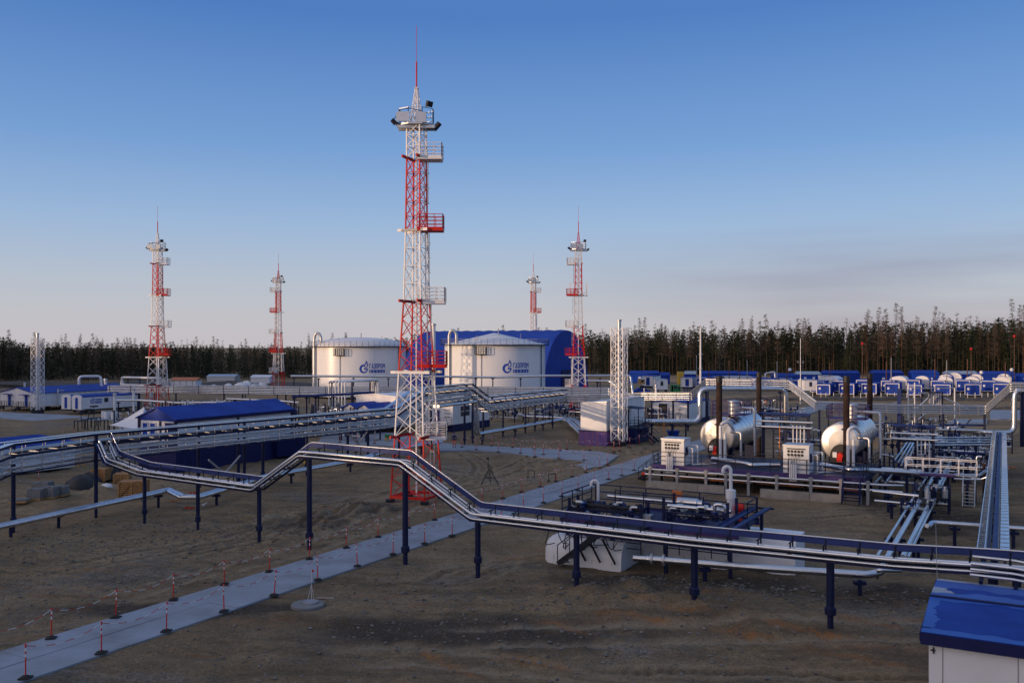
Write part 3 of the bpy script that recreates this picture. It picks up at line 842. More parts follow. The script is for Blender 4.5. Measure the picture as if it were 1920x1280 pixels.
# ================================================================== STORAGE TANKS
def letters():
    """rects/quads of a bold condensed cyrillic alphabet in a 1 wide x 1.9 high cell"""
    def r(x0, y0, x1, y1): return [(x0, y0), (x1, y0), (x1, y1), (x0, y1)]
    t = .30; h = 1.9
    G = {}
    G['Г'] = [r(0, 0, t, h), r(t, h - t, .95, h)]
    G['А'] = [[(0, 0), (t, 0), (.62, h), (.36, h)], [(.98 - t, 0), (.98, 0), (.62, h), (.40, h)], r(.22, .38, .76, .62)]
    G['З'] = [r(.62, .15, .95, h - .15), r(0, 0, .8, t), r(0, h - t, .8, h), r(.25, .82, .8, 1.1), r(0, t, .28, .55), r(0, h - .55, .28, h - t)]
    G['П'] = [r(0, 0, t, h), r(.68, 0, .98, h), r(t, h - t, .68, h)]
    G['Р'] = [r(0, 0, t, h), r(t, h - t, .85, h), r(t, .7, .85, 1.0), r(.66, .85, .96, h - .12)]
    G['О'] = [r(0, .12, t, h - .12), r(.68, .12, .98, h - .12), r(.12, 0, .86, t), r(.12, h - t, .86, h)]
    G['М'] = [r(0, 0, t, h), r(1.0, 0, 1.3, h), [(t, h), (t, h - .6), (.65, .55), (.65, 1.15)], [(1.0, h), (.65, 1.15), (.65, .55), (1.0, h - .6)]]
    G['Н'] = [r(0, 0, t, h), r(.68, 0, .98, h), r(t, .8, .68, 1.1)]
    G['Е'] = [r(0, 0, t, h), r(t, 0, .9, t), r(t, h - t, .9, h), r(t, .82, .8, 1.08)]
    G['Ф'] = [r(.42, -.1, .66, h + .1), r(0, .55, .22, 1.45), r(.86, .55, 1.08, 1.45), r(.1, .42, .98, .66), r(.1, 1.34, .98, 1.58)]
    G['Т'] = [r(.34, 0, .64, h), r(0, h - t, .98, h)]
    G['Ь'] = [r(0, 0, t, h), r(t, 0, .85, t), r(t, .8, .85, 1.08), r(.66, .12, .96, .98)]
    return G
def logo(place, parent, scale):
    """place(x, y, out) -> point; the mark is about 50 wide x 26 high in its own units"""
    G = letters()
    def poly(m, pts, o=0.02):
        pts = list(pts); m.add([place(x * scale, y * scale, o) for x, y in pts], [tuple(range(len(pts)))])
    m = MB()
    # letter-like ring: crescent open at the upper right with a bar
    N = 26; A0, A1 = R(72), R(352)
    for i in range(N):
        a = A0 + (A1 - A0) * i / N; b_ = A0 + (A1 - A0) * (i + 1) / N
        def inner(t_, q=None): return (8.3 + 5.2 * math.cos(t_) + .8, 9.0 + 5.6 * math.sin(t_) - .2)
        def outer(t_): return (8.0 + 8.3 * math.cos(t_), 9.0 + 8.6 * math.sin(t_))
        poly(m, [outer(a), outer(b_), inner(b_), inner(a)])
    poly(m, [(9, 7.2), (16.4, 7.2), (16.2, 10.2), (9, 10.2)], .021)
    # flame
    fl = [(9.6, 12.2), (9.0, 15.5), (10.6, 19.5), (12.4, 22.8), (12.9, 25.6), (14.6, 22.0), (16.0, 18.2), (16.2, 14.6), (14.8, 11.9), (12.2, 11.0)]
    poly(m, fl, .022)
    x = 19.0
    for ch in 'ГАЗПРОМ':
        wdt = 1.3 if ch == 'М' else 1.0
        for q in G[ch]: poly(m, [(x + px * 4.05, 9.6 + py * 5.0) for px, py in q], .02)
        x += 4.05 * wdt + .62
    for k in range(12):
        xa = 19.0 + (x - 19.7) * k / 12; xb = 19.0 + (x - 19.7) * (k + 1) / 12
        poly(m, [(xa, 1.2), (xb, 1.2), (xb, 7.0), (xa, 7.0)], .02)
    o = m.build('logo_mark', 'logo_blue', parent)
    m2 = MB()
    xx = 20.6; pitch = (x - .7 - 19.0 - 3.0) / 5 + .4
    for ch in 'НЕФТЬ':
        for q in G[ch]: poly(m2, [(xx + px * 2.5, 2.35 + py * 1.75) for px, py in q], .03)
        xx += pitch
    fi = [(11.2, 12.9), (10.9, 15.3), (12.2, 18.2), (12.9, 20.5), (14.0, 17.6), (14.4, 15.0), (13.6, 13.0), (12.4, 12.4)]
    poly(m2, fi, .03)
    o2 = m2.build('logo_lettering', 'white_panel', parent)
def make_tank(label, c, rad, zb, zr, cone, dome, logo_u, pipe_ang):
    root = thing('storage_tank', label, 'oil tank', (c.x, c.y, zb))
    m = MB(); m.lathe(c, [(rad, zb - .6)] + [q for k in range(1, 8) for q in ((rad, zb + 1.49 * k - .05), (rad + .018, zb + 1.49 * k - .04), (rad + .018, zb + 1.49 * k + .04), (rad, zb + 1.49 * k + .05))] + [(rad, zr)], 96); m.lathe(c, [(rad + .25, zb - .7), (rad + .25, zb + .15), (rad, zb + .15)], 96)
    m.build('shell', 'tank_white', root)
    m = MB()
    if dome: prof = [(rad * math.cos(a), zr + cone * math.sin(a)) for a in np.linspace(0, math.pi / 2, 9)]
    else: prof = [(rad, zr), (0.3, zr + cone)]
    m.lathe(c, [(rad + .06, zr - .12), (rad + .06, zr)] + prof, 64, smooth=dome); m.build('roof', 'white_panel', root)
    m = MB(); m.lathe(c, [(rad + .02, zr - .35), (rad + .9, zr - .30), (rad + .9, zr - .12), (rad, zr - .10)], 72, smooth=False); m.build('walkway', 'navy_steel', root)
    m = MB(); n_ = 56
    pt = [c + Vector((math.cos(2 * math.pi * k / n_), math.sin(2 * math.pi * k / n_), 0)) * (rad + .85) for k in range(n_)]
    rails(m, pt, zr - .12, 1.25, .06, True, 2, 3); m.build('railing', 'grey_steel', root)
    def ang(a, r_, z): return Vector((c.x + r_ * math.sin(a), c.y - r_ * math.cos(a), z))
    # landing with ladder on the sunny side, u-shaped breather pipe, dark downpipe on the right
    a = -.22 - .02; m = MB()
    for k in range(8):
        a0 = a - .10 + .2 * k / 8; a1 = a - .10 + .2 * (k + 1) / 8
        m.box8([ang(a0, rad + .05, zr - 2.3), ang(a1, rad + .05, zr - 2.3), ang(a1, rad + 1.1, zr - 2.3), ang(a0, rad + 1.1, zr - 2.3), ang(a0, rad + .05, zr - 2.1), ang(a1, rad + .05, zr - 2.1), ang(a1, rad + 1.1, zr - 2.1), ang(a0, rad + 1.1, zr - 2.1)])
    rails(m, [ang(a - .10, rad + .05, 0), ang(a - .10, rad + 1.1, 0), ang(a + .10, rad + 1.1, 0), ang(a + .10, rad + .05, 0)], zr - 2.1, 1.5, .08, mids=2, step=.55)
    recalc(m.build('landing', 'dark_steel', root))
    m = MB(); m.tube([ang(a, rad + .12, zr - 2.3), ang(a, rad + .12, zb)], .07, 6); m.build('gauge_pipe', 'grey_steel', root)
    m = MB(); pa_ = pipe_ang
    m.tube([ang(pa_, rad + .45, zb), ang(pa_, rad + .45, zr + 2.0), ang(pa_ + .05, rad + .3, zr + 3.0), ang(pa_ + .09, rad - .2, zr + 3.0), ang(pa_ + .12, rad - .6, zr + 2.2), ang(pa_ + .12, rad - .6, zr + .1)], .32, 10, round_=.6)
    m.build('breather_pipe', 'galvanised', root)
    m = MB(); m.tube([ang(1.12, rad + .12, zb), ang(1.12, rad + .12, zr - .3)], .1, 6); m.tube([ang(-1.05, rad + .12, zb), ang(-1.05, rad + .12, zr - .3)], .07, 6); m.build('downpipe', 'navy_steel', root)
    m = MB(); m.tube([ang(.3, rad * .25, zr), ang(.3, rad * .25, zr + cone + 1)], .12, 6); m.tube([ang(-.5, rad * .7, zr), ang(-.5, rad * .7, zr + 1.9)], .09, 6); m.tube([ang(1.2, rad * .55, zr), ang(1.2, rad * .55, zr + 2.4)], .07, 6); m.build('roof_vent', 'grey_steel', root)
    # logo, laid on the shell
    k = (logo_u - 960) / F
    a0 = None
    for t in np.linspace(-1.4, 1.4, 2801):
        p = ang(t, rad, 0)
        if p.x / p.y > k: a0 = t; break
    sc = .119; zl = ZV(700, c.y - rad * math.cos(a0))
    logo(lambda x, y, o: ang(a0 + x / rad, rad + o, zl + y), root, sc)
    return root
make_tank('white oil storage tank with a cone roof, beside the blue hangar', Q(928, 205), 11.35, 1.0, 12.65, 2.5, False, 942.5, -1.0)
make_tank('white oil storage tank with a domed roof, left of the tallest mast', Q(674, 222), 11.3, 1.0, 12.25, 2.1, True, 674, -.95)

# ================================================================== BLUE ARCHED HANGAR
c0 = Q(1063, 236); hr, hz, hl = 13.6, ZV(618.5, 236), 43
root = thing('hangar', 'blue arched fabric hangar standing behind the right storage tank', 'hangar', c0)
f = frame(c0)
m = MB(); N = 28; NL = 24
def arch(t): a = math.pi * t; return (-hr * math.cos(a), hz * math.sin(a) ** .97 if math.sin(a) > 0 else 0)
vs = []; fs = []
for j in range(NL + 1):
    bulge = 1 + .006 * (1 if j % 2 else -1)
    for i in range(N + 1):
        a_, z_ = arch(i / N); vs.append(f(a_ * bulge, hl * j / NL, z_ * bulge))
for j in range(NL):
    for i in range(N): fs.append((j * (N + 1) + i, j * (N + 1) + i + 1, (j + 1) * (N + 1) + i + 1, (j + 1) * (N + 1) + i))
m.add(vs, fs, True); m.build('fabric_vault', 'hangar_blue', root)
for b_ in (-.02, hl + .02):
    m = MB(); m.add([f(arch(i / N)[0], b_, arch(i / N)[1] * .995) for i in range(N + 1)], [tuple(range(N + 1))]); m.build('end_wall', 'hangar_blue', root)
m = MB(); m.fbox(f, -3.5, 3.5, -.25, -.05, 0, 6); m.build('door', 'navy_wall', root)

# ================================================================== PIPE RACKS
def offs(pts, s, dz):
    """shift a polyline sideways by s (right of travel positive) and up by dz, mitred"""
    out = []
    for i, p in enumerate(pts):
        ds = []
        if i: ds.append(pts[i] - pts[i - 1])
        if i < len(pts) - 1: ds.append(pts[i + 1] - pts[i])
        ns = []
        for d in ds:
            d = Vector((d.x, d.y, 0))
            if d.length > .02: d.normalize(); ns.append(Vector((d.y, -d.x, 0)))
        n_ = sum(ns, Vector((0, 0, 0)))
        if len(ns) == 2: n_ = n_ / max(.4, (1 + ns[0].dot(ns[1])))
        out.append(p + n_ * s + Vector((0, 0, dz)))
    return out
def plate(m, pts, s0, z0, s1, z1, th=.04):
    """thin sheet along the polyline between two section points"""
    a = offs(pts, s0, z0); b = offs(pts, s1, z1)
    dz = Vector((0, 0, th))
    for i in range(len(pts) - 1):
        m.box8([a[i], a[i + 1], b[i + 1], b[i], a[i] + dz, a[i + 1] + dz, b[i + 1] + dz, b[i] + dz])
def at_steps(pts, step, start=.5):
    t = start; acc = 0
    for i in range(len(pts) - 1):
        d = pts[i + 1] - pts[i]; ln = d.length
        while t < acc + ln:
            k = (t - acc) / ln; hd = Vector((d.x, d.y, 0)).normalized()
            if hd.length > .1: yield pts[i] + d * k, hd, Vector((hd.y, -hd.x, 0))
            t += step
        acc += ln
def post(m, p, ztop, r=.14, collar=True):
    p = Vector((p.x, p.y, 0))
    m.tube([p + Vector((0, 0, -.4)), p + Vector((0, 0, .75))], r * .8, 8)
    m.tube([p + Vector((0, 0, .62)), p + Vector((0, 0, ztop))], r, 10)
    if collar: m.lathe(p, [(r, .45), (r * 1.45, .5), (r * 1.45, .78), (r, .86)], 10)
def rack(name, label, cat, pts, pipes, plates=(), frames=None, posts=(), group=None, post_r=.14, rnd=.25, collar=True, post_mat='navy_steel'):
    c = pts[len(pts) // 2]
    root = thing(name, label, cat, (c.x, c.y, 0), group)
    for s_, dz, r_, mm in pipes:
        m = MB(); m.tube(offs(pts, s_, dz), r_, 8, round_=rnd); m.build('pipe', mm, root)
    for nm, s0, z0, s1, z1, th, mm in plates:
        m = MB(); plate(m, pts, s0, z0, s1, z1, th); recalc(m.build(nm, mm, root))
    if frames:
        step, bars, mm = frames
        st = list(at_steps(pts, step)); many = len(st) > 100; m = MB()
        for p, hd, n_ in st:
            for s0, z0, s1, z1, wd in bars:
                m.beam(p + n_ * s0 + Vector((0, 0, z0)), p + n_ * s1 + Vector((0, 0, z1)), wd, wd)
            if not many: m.build('bracket', mm, root); m = MB()
        if many: tag(m.build('rungs', mm, root), kind='stuff')
    for q in posts:
        m = MB(); post(m, q[0], q[1], q[2] if len(q) > 2 else post_r, collar); m.build('post', post_mat, root)
    return root

# ---- front rack, zigzag
def fl(u, z):
    k = (u - 960) / F; x = 48.3 * k / (1 + .6 * k); return Vector((x, 48.3 - .6 * x, z))
fp = [fl(196, 5.2), fl(211, 3.95), fl(270, 3.35), fl(484, 3.15), fl(571, 5.6), fl(760, 5.55), fl(892, 2.98), fl(1300, 2.95), fl(1680, 3.08), fl(1850, 3.27), fl(2080, 3.4)]
cross = (1.45, [(-.62, -.08, .62, -.08, .07), (-.08, -.06, -.08, .42, .06), (-.30, .42, .14, .42, .05), (.38, -.06, .38, .12, .06), (-.52, -.06, -.52, .62, .06), (-.08, .2, .3, .2, .04)], 'dark_steel')
fr = rack('pipe_rack', 'low front pipe rack that zigzags up and down across the foreground on navy posts', 'pipe rack', fp,
     [(.56, -.02, .055, 'aluminium'), (.42, .21, .085, 'aluminium'), (-.20, .04, .055, 'aluminium'), (-.40, .12, .065, 'aluminium'), (-.56, .70, .035, 'aluminium')],
     [('cable_tray', -.50, .40, -.56, .68, .035, 'tray_blue'), ('girder', .60, -.16, .50, -.16, .09, 'navy_steel'), ('girder', -.46, -.16, -.58, -.16, .12, 'navy_steel')], cross,
     [(fl(271, 0), 3.1, .13), (fl(371, 0), 3.1, .13), (fl(486, 0), 3.1, .14), (fl(580, 0), 5.5, .165), (fl(760, 0), 5.45, .17), (fl(896, 0), 2.85, .16), (fl(1081, 0), 2.85, .16), (fl(1302, 0), 2.85, .17), (fl(1557, 0), 2.9, .17), (fl(1862, 0), 2.9, .19)])
# chute-like cover where it leaves the main rack
m = MB(); plate(m, [fl(194, 5.3), fl(209, 4.0), fl(216, 3.85)], .72, -.1, .1, -.1, .06); recalc(m.build('drop_cover', 'tray_blue', fr))
# ---- main two-tier rack
mp_ = [P(-95, 940, 4), P(25, 886, 4), P(175, 862, 4), P(480, 829, 4), P(745, 800, 4), Q(800, 104, 5.6), Q(886, 115, 5.6), Q(917, 119, 3.7), P(1065, 752, 3.7)]
mpc = offs(mp_, -.75, 0)
pp = []
for dz in (.08, .34, .60, .86): pp += [(.66, dz, .048, 'aluminium')]
for dz in (.2, .7): pp += [(.2, dz, .07, 'aluminium')]
for dz in (.1, .5): pp += [(-.25, dz, .10, 'aluminium'), (-.62, dz, .07, 'galvanised')]
pp += [(.60, 1.36, .05, 'aluminium'), (.15, 1.30, .075, 'aluminium')]
pp += [(-.45, 1.32, .09, 'aluminium')]
twotier = (1.7, [(.74, -.05, .74, 1.86, .05), (-.74, -.05, -.74, 1.86, .05), (-.74, -.06, .74, -.06, .06), (-.74, 1.14, .74, 1.14, .05), (.74, 1.86, .45, 1.86, .05)], 'galvanised')
mposts = [(P(25, 992), 5.7), (P(180, 964), 5.75), (P(372, 925), 5.7), (P(447, 912), 3.9), (P(458, 908), 5.7), (P(493, 902), 3.9), (P(575, 888), 3.9), (P(652, 872), 3.9), (P(690, 866), 3.9), (P(748, 858), 3.9), (Q(808, 105), 5.4), (Q(871, 113), 5.5), (Q(886, 115.6), 5.5), (Q(906, 119), 3.6), (Q(943, 123.7), 3.6), (Q(985, 129), 3.6), (Q(1003, 132), 3.6), (Q(1036, 136), 3.6)]
mr = rack('pipe_rack', 'long two-tier rack of silver pipes crossing the left half behind the front rack', 'pipe rack', mpc, pp,
     [('girder', .80, 1.00, .70, 1.00, .16, 'navy_steel'), ('girder', .80, -.12, .70, -.12, .10, 'navy_steel'), ('girder', -.7, 1.0, -.8, 1.0, .16, 'navy_steel'),
      ('cable_tray', .82, 1.86, .36, 1.86, .05, 'aluminium'), ('cable_tray', -.36, 1.86, -.8, 1.86, .05, 'aluminium'), ('tray_edge', .85, 1.74, .82, 1.74, .16, 'navy_steel')], twotier, mposts, rnd=.3)
for u, v in ((391, 862), (652, 812)):      # knee braces
    p = P(u, v, 3.8)
    m = MB(); m.beam(p, p + AX * 1.6 + Vector((0, 0, -1.2)), .12, .12); m.beam(p + AX * 3.2, p + AX * 1.6 + Vector((0, 0, -1.2)), .1, .1); m.build('brace', 'grey_steel', mr)
# large insulated line under the gate, coming down to the ground run
def pipeline(name, label, pts, r, mm='aluminium', rnd=.5, sup=(), n=12, group=None, cat='pipe', sup_mat='navy_steel', double=0, flanges=()):
    c = pts[len(pts) // 2]; root = thing(name, label, cat, (c.x, c.y, 0), group)
    for s_ in ((-double, double) if double else (0,)):
        m = MB(); m.tube(offs(pts, s_, 0), r, n, round_=rnd)
        if mm == 'aluminium' and r > .12:
            for p, hd, n_ in at_steps(offs(pts, s_, 0), 1.5, .8):
                if abs(hd.z) < .3: m.lathe(p, [(r * .99, -.045), (r * 1.05, -.035), (r * 1.05, .035), (r * .99, .045)], n, hd, False)
        m.build('pipe', mm, root)
    for p in sup:
        p = Vector(p); m = MB(); m.tube([(p.x, p.y, -.35), (p.x, p.y, p.z - r * .9)], .11, 8)
        m.box(p.x - .28, p.x + .28, p.y - .16, p.y + .16, p.z - r - .22, p.z - r - .06); m.build('support', sup_mat, root)
    if flanges:
        m = MB()
        for p, d in flanges:
            m.lathe(p, [(r, -.06), (r * 1.6, -.06), (r * 1.6, .06), (r, .06)], n, d)
        m.build('flange', 'galvanised', root)
    return root
pipeline('ground_pipeline', 'twin silver insulated pipes low over the ground from the lower left to the tallest mast',
         [P(-120, 1012, .9), P(300, 922, .9), P(315, 918, .9), P(342, 931, .9), P(372, 931, .9), P(497, 893, .9), P(648, 866, .9), P(750, 840, .9), P(826, 828, .9)], .17, double=.19, rnd=.3,
         sup=[P(110, 958, .9), P(297, 922, .9), P(406, 921, .9), P(546, 883, .9), P(657, 864, .9), P(20, 975, .9), P(790, 834, .9)])
pipeline('ground_pipeline', 'silver pipe pair dropping from the pipe gate and running to the white box house',
         [Q(818, 106.5, 5.2), Q(890, 116, 5.2), Q(894, 116.5, .95), P(1052, 786, .95), P(1066, 789, .75), P(1092, 814, .5)], .2, double=.24, rnd=.35,
         sup=[P(904, 816, .95), P(966, 802, .95), P(1018, 792, .95)])
pipeline('ground_pipeline', 'silver pipe running low behind the rack to the white box house', [P(915, 764, .9), P(960, 772, .9), P(985, 780, .9), P(1060, 783, .9), P(1078, 787, .9), P(1098, 806, .7)], .16, double=.2, rnd=.3, sup=[P(985, 780, .9), P(1030, 782, .9)])
pipeline('ground_pipeline', 'short silver pipe bench between the navy posts left of the box house', [P(1002, 768, 1.6), P(1094, 766, 1.6)], .12, double=.15, sup=[P(1008, 768, 1.6), P(1050, 767, 1.6), P(1080, 766, 1.6)])
# ---- rack joining on to the right with a gate over the road
r1 = [P(1065, 752, 3.7), Q(1150, 139, 3.8), Q(1205, 135, 4.3), Q(1296, 131, 4.5), Q(1326, 128, 6.6), Q(1480, 122, 6.6), Q(1531, 120, 3.9), Q(1690, 118, 3.6), Q(1848, 116, 3.6), Q(1897, 113, 6.7), Q(2010, 110, 6.7)]
pp = []
for dz in (.0, .28, .56, .84): pp += [(.35, dz, .075, 'aluminium'), (-.35, dz, .075, 'aluminium')]
rack('pipe_rack', 'four-high silver pipe rack that climbs over the road behind the heaters', 'pipe rack', r1, pp, [('cable_tray', .45, 1.0, -.45, 1.0, .05, 'galvanised')],
     (2.2, [(.45, -.1, .45, 1.0, .05), (-.45, -.1, -.45, 1.0, .05), (-.5, -.12, .5, -.12, .07)], 'grey_steel'),
     [(Q(1222, 134), 4.2), (Q(1262, 132.5), 4.4), (Q(1290, 131.3), 4.4), (Q(1327, 128.5), 6.5), (Q(1470, 122.6), 6.5), (Q(1536, 120), 3.8), (Q(1610, 119.4), 3.6), (Q(1690, 118), 3.5), (Q(1768, 117), 3.5), (Q(1846, 116), 3.5), (Q(1918, 112.6), 6.6, .2)])
# ---- sunlit rack far behind
r3 = [Q(205, 176, 3.2), Q(330, 171, 3.5), Q(600, 166, 3.4), Q(900, 162, 3.6), Q(1145, 158, 3.6), Q(1165, 154, 2.6)]
pp = []
for dz in (.0, .3, .6, .9, 1.2): pp += [(.4, dz, .12, 'aluminium'), (-.4, dz, .12, 'aluminium')]
rack('pipe_rack', 'far rack of sunlit pipes running across in front of the storage tanks', 'pipe rack', r3, pp, [('cable_tray', .5, 1.36, -.5, 1.36, .05, 'galvanised')],
     (5, [(.5, -.1, .5, 1.4, .08), (-.5, -.1, -.5, 1.4, .08), (-.5, -.15, .5, -.15, .1)], 'navy_steel'), [(Q(u, 168 - (u - 500) * .015), 3.3) for u in (260, 330, 420, 455, 536, 640, 720, 800, 948, 1016, 1100)])
pipeline('overhead_pipeline', 'single long pipe on thin navy posts passing in front of both tanks', [Q(545, 172, 6.55), Q(834, 172, 6.45), Q(927, 172, 6.3), Q(1024, 171, 6.65), Q(1182, 170, 6.7), Q(1187, 169, 3.0)], .2, rnd=.6,
         sup=[Q(u, 172, 6.4) for u in (551, 597, 663, 728, 845, 892, 924, 976, 1125)])
pipeline('overhead_pipeline', 'second pipe beside the red mast foot, dropping behind the vent stack', [Q(1094, 166, 5.9), Q(1143, 165, 5.9), Q(1180, 162, 3.4), Q(1212, 160, 3.2), Q(1290, 156, 3.4)], .17, double=.22, rnd=.4, sup=[Q(1120, 166, 5.9)])
pipeline('pipe_loop', 'big silver pipe loop over the road at the centre right', [P(1205, 790, 2.1), Q(1312, 122, 2.1), Q(1312.3, 122.1, 6.5), Q(1473, 122.1, 6.5), Q(1473.3, 122.2, 2.0), Q(1482, 124, 1.2)], .36, rnd=1.0, n=16,
         sup=[Q(1222, 122.2, 2.1), Q(1260, 122, 2.1), Q(1286, 122, 2.1), Q(1324, 122.2, 6.5), Q(1463, 122.2, 6.5)])
pipeline('pipe_loop', 'big silver pipe loop at the right edge of the picture', [Q(1990, 112, 6.85), Q(1902, 112.5, 6.85), Q(1901.5, 112.6, 1.5), P(1856, 811, 1.5), P(1800, 807, 1.5), P(1762, 804, 1.5)], .31, rnd=1.0, n=16, sup=[Q(1914, 112.4, 6.85), P(1830, 809, 1.5)])
# ---- rack going away at the right edge
e0 = P(1863, 1034, 3.0); e1 = P(1874, 812, 3.0)
ed = (e1 - e0)
rr = [e0 - ed.normalized() * 1.3, e1]
er = rack('pipe_rack', 'straight cable and pipe rack running away along the right edge', 'pipe rack', rr, [(-.30, .0, .05, 'galvanised'), (.18, .02, .045, 'galvanised')],
     [('ladder_rail', -.66, .18, -.62, .18, .10, 'aluminium'), ('ladder_rail', -.36, .18, -.32, .18, .10, 'aluminium'), ('cable_tray', -.27, .0, -.12, .0, .16, 'navy_steel'), ('cable_tray', -.06, .05, .16, .05, .1, 'tray_blue'), ('tray_cover', .26, .15, .64, .17, .07, 'aluminium'), ('girder', .5, -.2, .4, -.2, .1, 'navy_steel'), ('girder', -.4, -.2, -.5, -.2, .1, 'navy_steel')],
     (.55, [(-.64, .24, -.34, .24, .05)], 'aluminium'), [(lerp(e0, e1, t), 2.85) for t in (.02, .13, .28, .43, .58, .73, .88, .98)])
for p, hd, n_ in at_steps(rr, 2.0):
    m = MB(); m.beam(p + n_ * -.6 + Vector((0, 0, -.1)), p + n_ * .62 + Vector((0, 0, -.1)), .08, .08); m.build('cross_beam', 'navy_steel', er)
for p, hd, n_ in at_steps(rr, 1.0):
    m = MB(); m.beam(p + n_ * .25 + Vector((0, 0, .245)), p + n_ * .66 + Vector((0, 0, .245)), .02, .02); m.build('cover_joint', 'grey_steel', er)
# five pipes carrying on to the right of the crossing
q0 = fl(1838, 3.28)
dd = (fl(1950, 3.0) - fl(1838, 3.0)).normalized(); nn_ = Vector((dd.y, -dd.x, 0))
root = thing('pipe_bundle', 'five silver pipes fanning off the rack crossing at the right edge', 'pipes', (q0.x, q0.y, 0))
for k, (s_, z_, r_) in enumerate([(-.75, .42, .07), (-.35, .36, .07), (.62, .27, .08), (.80, .08, .06), (.98, -.10, .06)]):
    m = MB(); a = q0 + nn_ * s_ + Vector((0, 0, z_)); m.tube([a - dd * .3, a + dd * 1.2, a + dd * 4.5 + Vector((0, 0, -.3))], r_, 8); m.build('pipe', 'aluminium', root)
m = MB(); post(m, q0 + dd * 1.3, 3.0, .16); m.build('post', 'navy_steel', root)
m = MB(); m.beam(q0 + dd * .1 - nn_ * .9 + Vector((0, 0, .2)), q0 + dd * .1 + nn_ * 1.3 + Vector((0, 0, -.3)), .14, .14); m.beam(q0 + dd * 1.3 - nn_ * .9 + Vector((0, 0, -.1)), q0 + dd * 1.3 + nn_ * 1.3 + Vector((0, 0, -.45)), .14, .14); m.build('cross_beam', 'navy_steel', root)
# manifold loops near the left tank and by the far left buildings
root = thing('pipe_loop', 'row of white pipes rising over a steel frame in front of the left tank', 'pipe loop', Q(650, 152, 0))
for i in range(6):
    m = MB(); a = Q(617 + 6 * i, 153 - i * .5, 0); b_ = Q(697 + 2.7 * i, 157 - i * .4, 0)
    m.tube([a + Vector((0, 0, 2.2)), a + Vector((0, 0, 6.3)), b_ + Vector((0, 0, 6.5)), b_ + Vector((0, 0, 3.6))], .13, 8, round_=.3); m.build('pipe', 'white_paint', root)
for u, d in ((622, 152.5), (660, 154), (694, 155.5), (705, 156)):
    m = MB(); post(m, Q(u, d), 6.1, .14, False); m.build('post', 'navy_steel', root)
m = MB(); m.beam(Q(616, 152, 6.12), Q(710, 156, 6.3), .5, .12); m.build('girder', 'tray_blue', root)
pipeline('pipe_loop', 'white pipe loop standing behind the long blue roof at far left', [Q(148, 186, 3.5), Q(148.2, 186, 6.0), Q(189, 188, 6.0), Q(191, 188, 3.0)], .26, 'white_paint', rnd=.7)
pipeline('pipe_loop', 'pale pipe loop on a steel bridge left of the second mast', [Q(300, 180, 5.9), Q(229, 184, 5.9), Q(228.5, 184, 4.4), Q(283, 180, 4.4), Q(284, 180, 1.0)], .2, 'white_paint', double=.24, rnd=.5, sup=[Q(240, 184, 5.9), Q(262, 182, 5.9), Q(290, 180, 5.9)])
for (u, v0, v1, d, r_, lab) in ((1364 / 6.4 + 2, 738, 790, 140, .2, 'white vent pipe standing left of the tent'), (1605 / 6.4, 729, 770, 150, .2, 'white vent pipe behind the tent'), (198, 711, 724, 190, .28, 'short capped vent behind the long blue roof'),
                              (813, 608, 720, 190, .42, 'tall white flue beside the tallest mast, in front of the hangar'), (1230, 722, 742, 150, .18, 'silver vent pipe left of the green machine'), (1208, 729, 745, 150, .08, 'thin white vent on the box house roof')):
    root = thing('vent_pipe', lab, 'vent pipe', Q(u, d)); m = MB(); z1 = ZV(v0, d)
    p = Q(u, d); m.tube([p, p + Vector((0, 0, z1))], r_, 10); m.build('pipe', 'white_paint', root)
    m = MB(); m.lathe(p + Vector((0, 0, z1)), [(r_, -.3), (r_ * 1.4, -.2), (r_ * 1.4, .1), (0, .2)], 10); m.build('cap', 'galvanised', root)

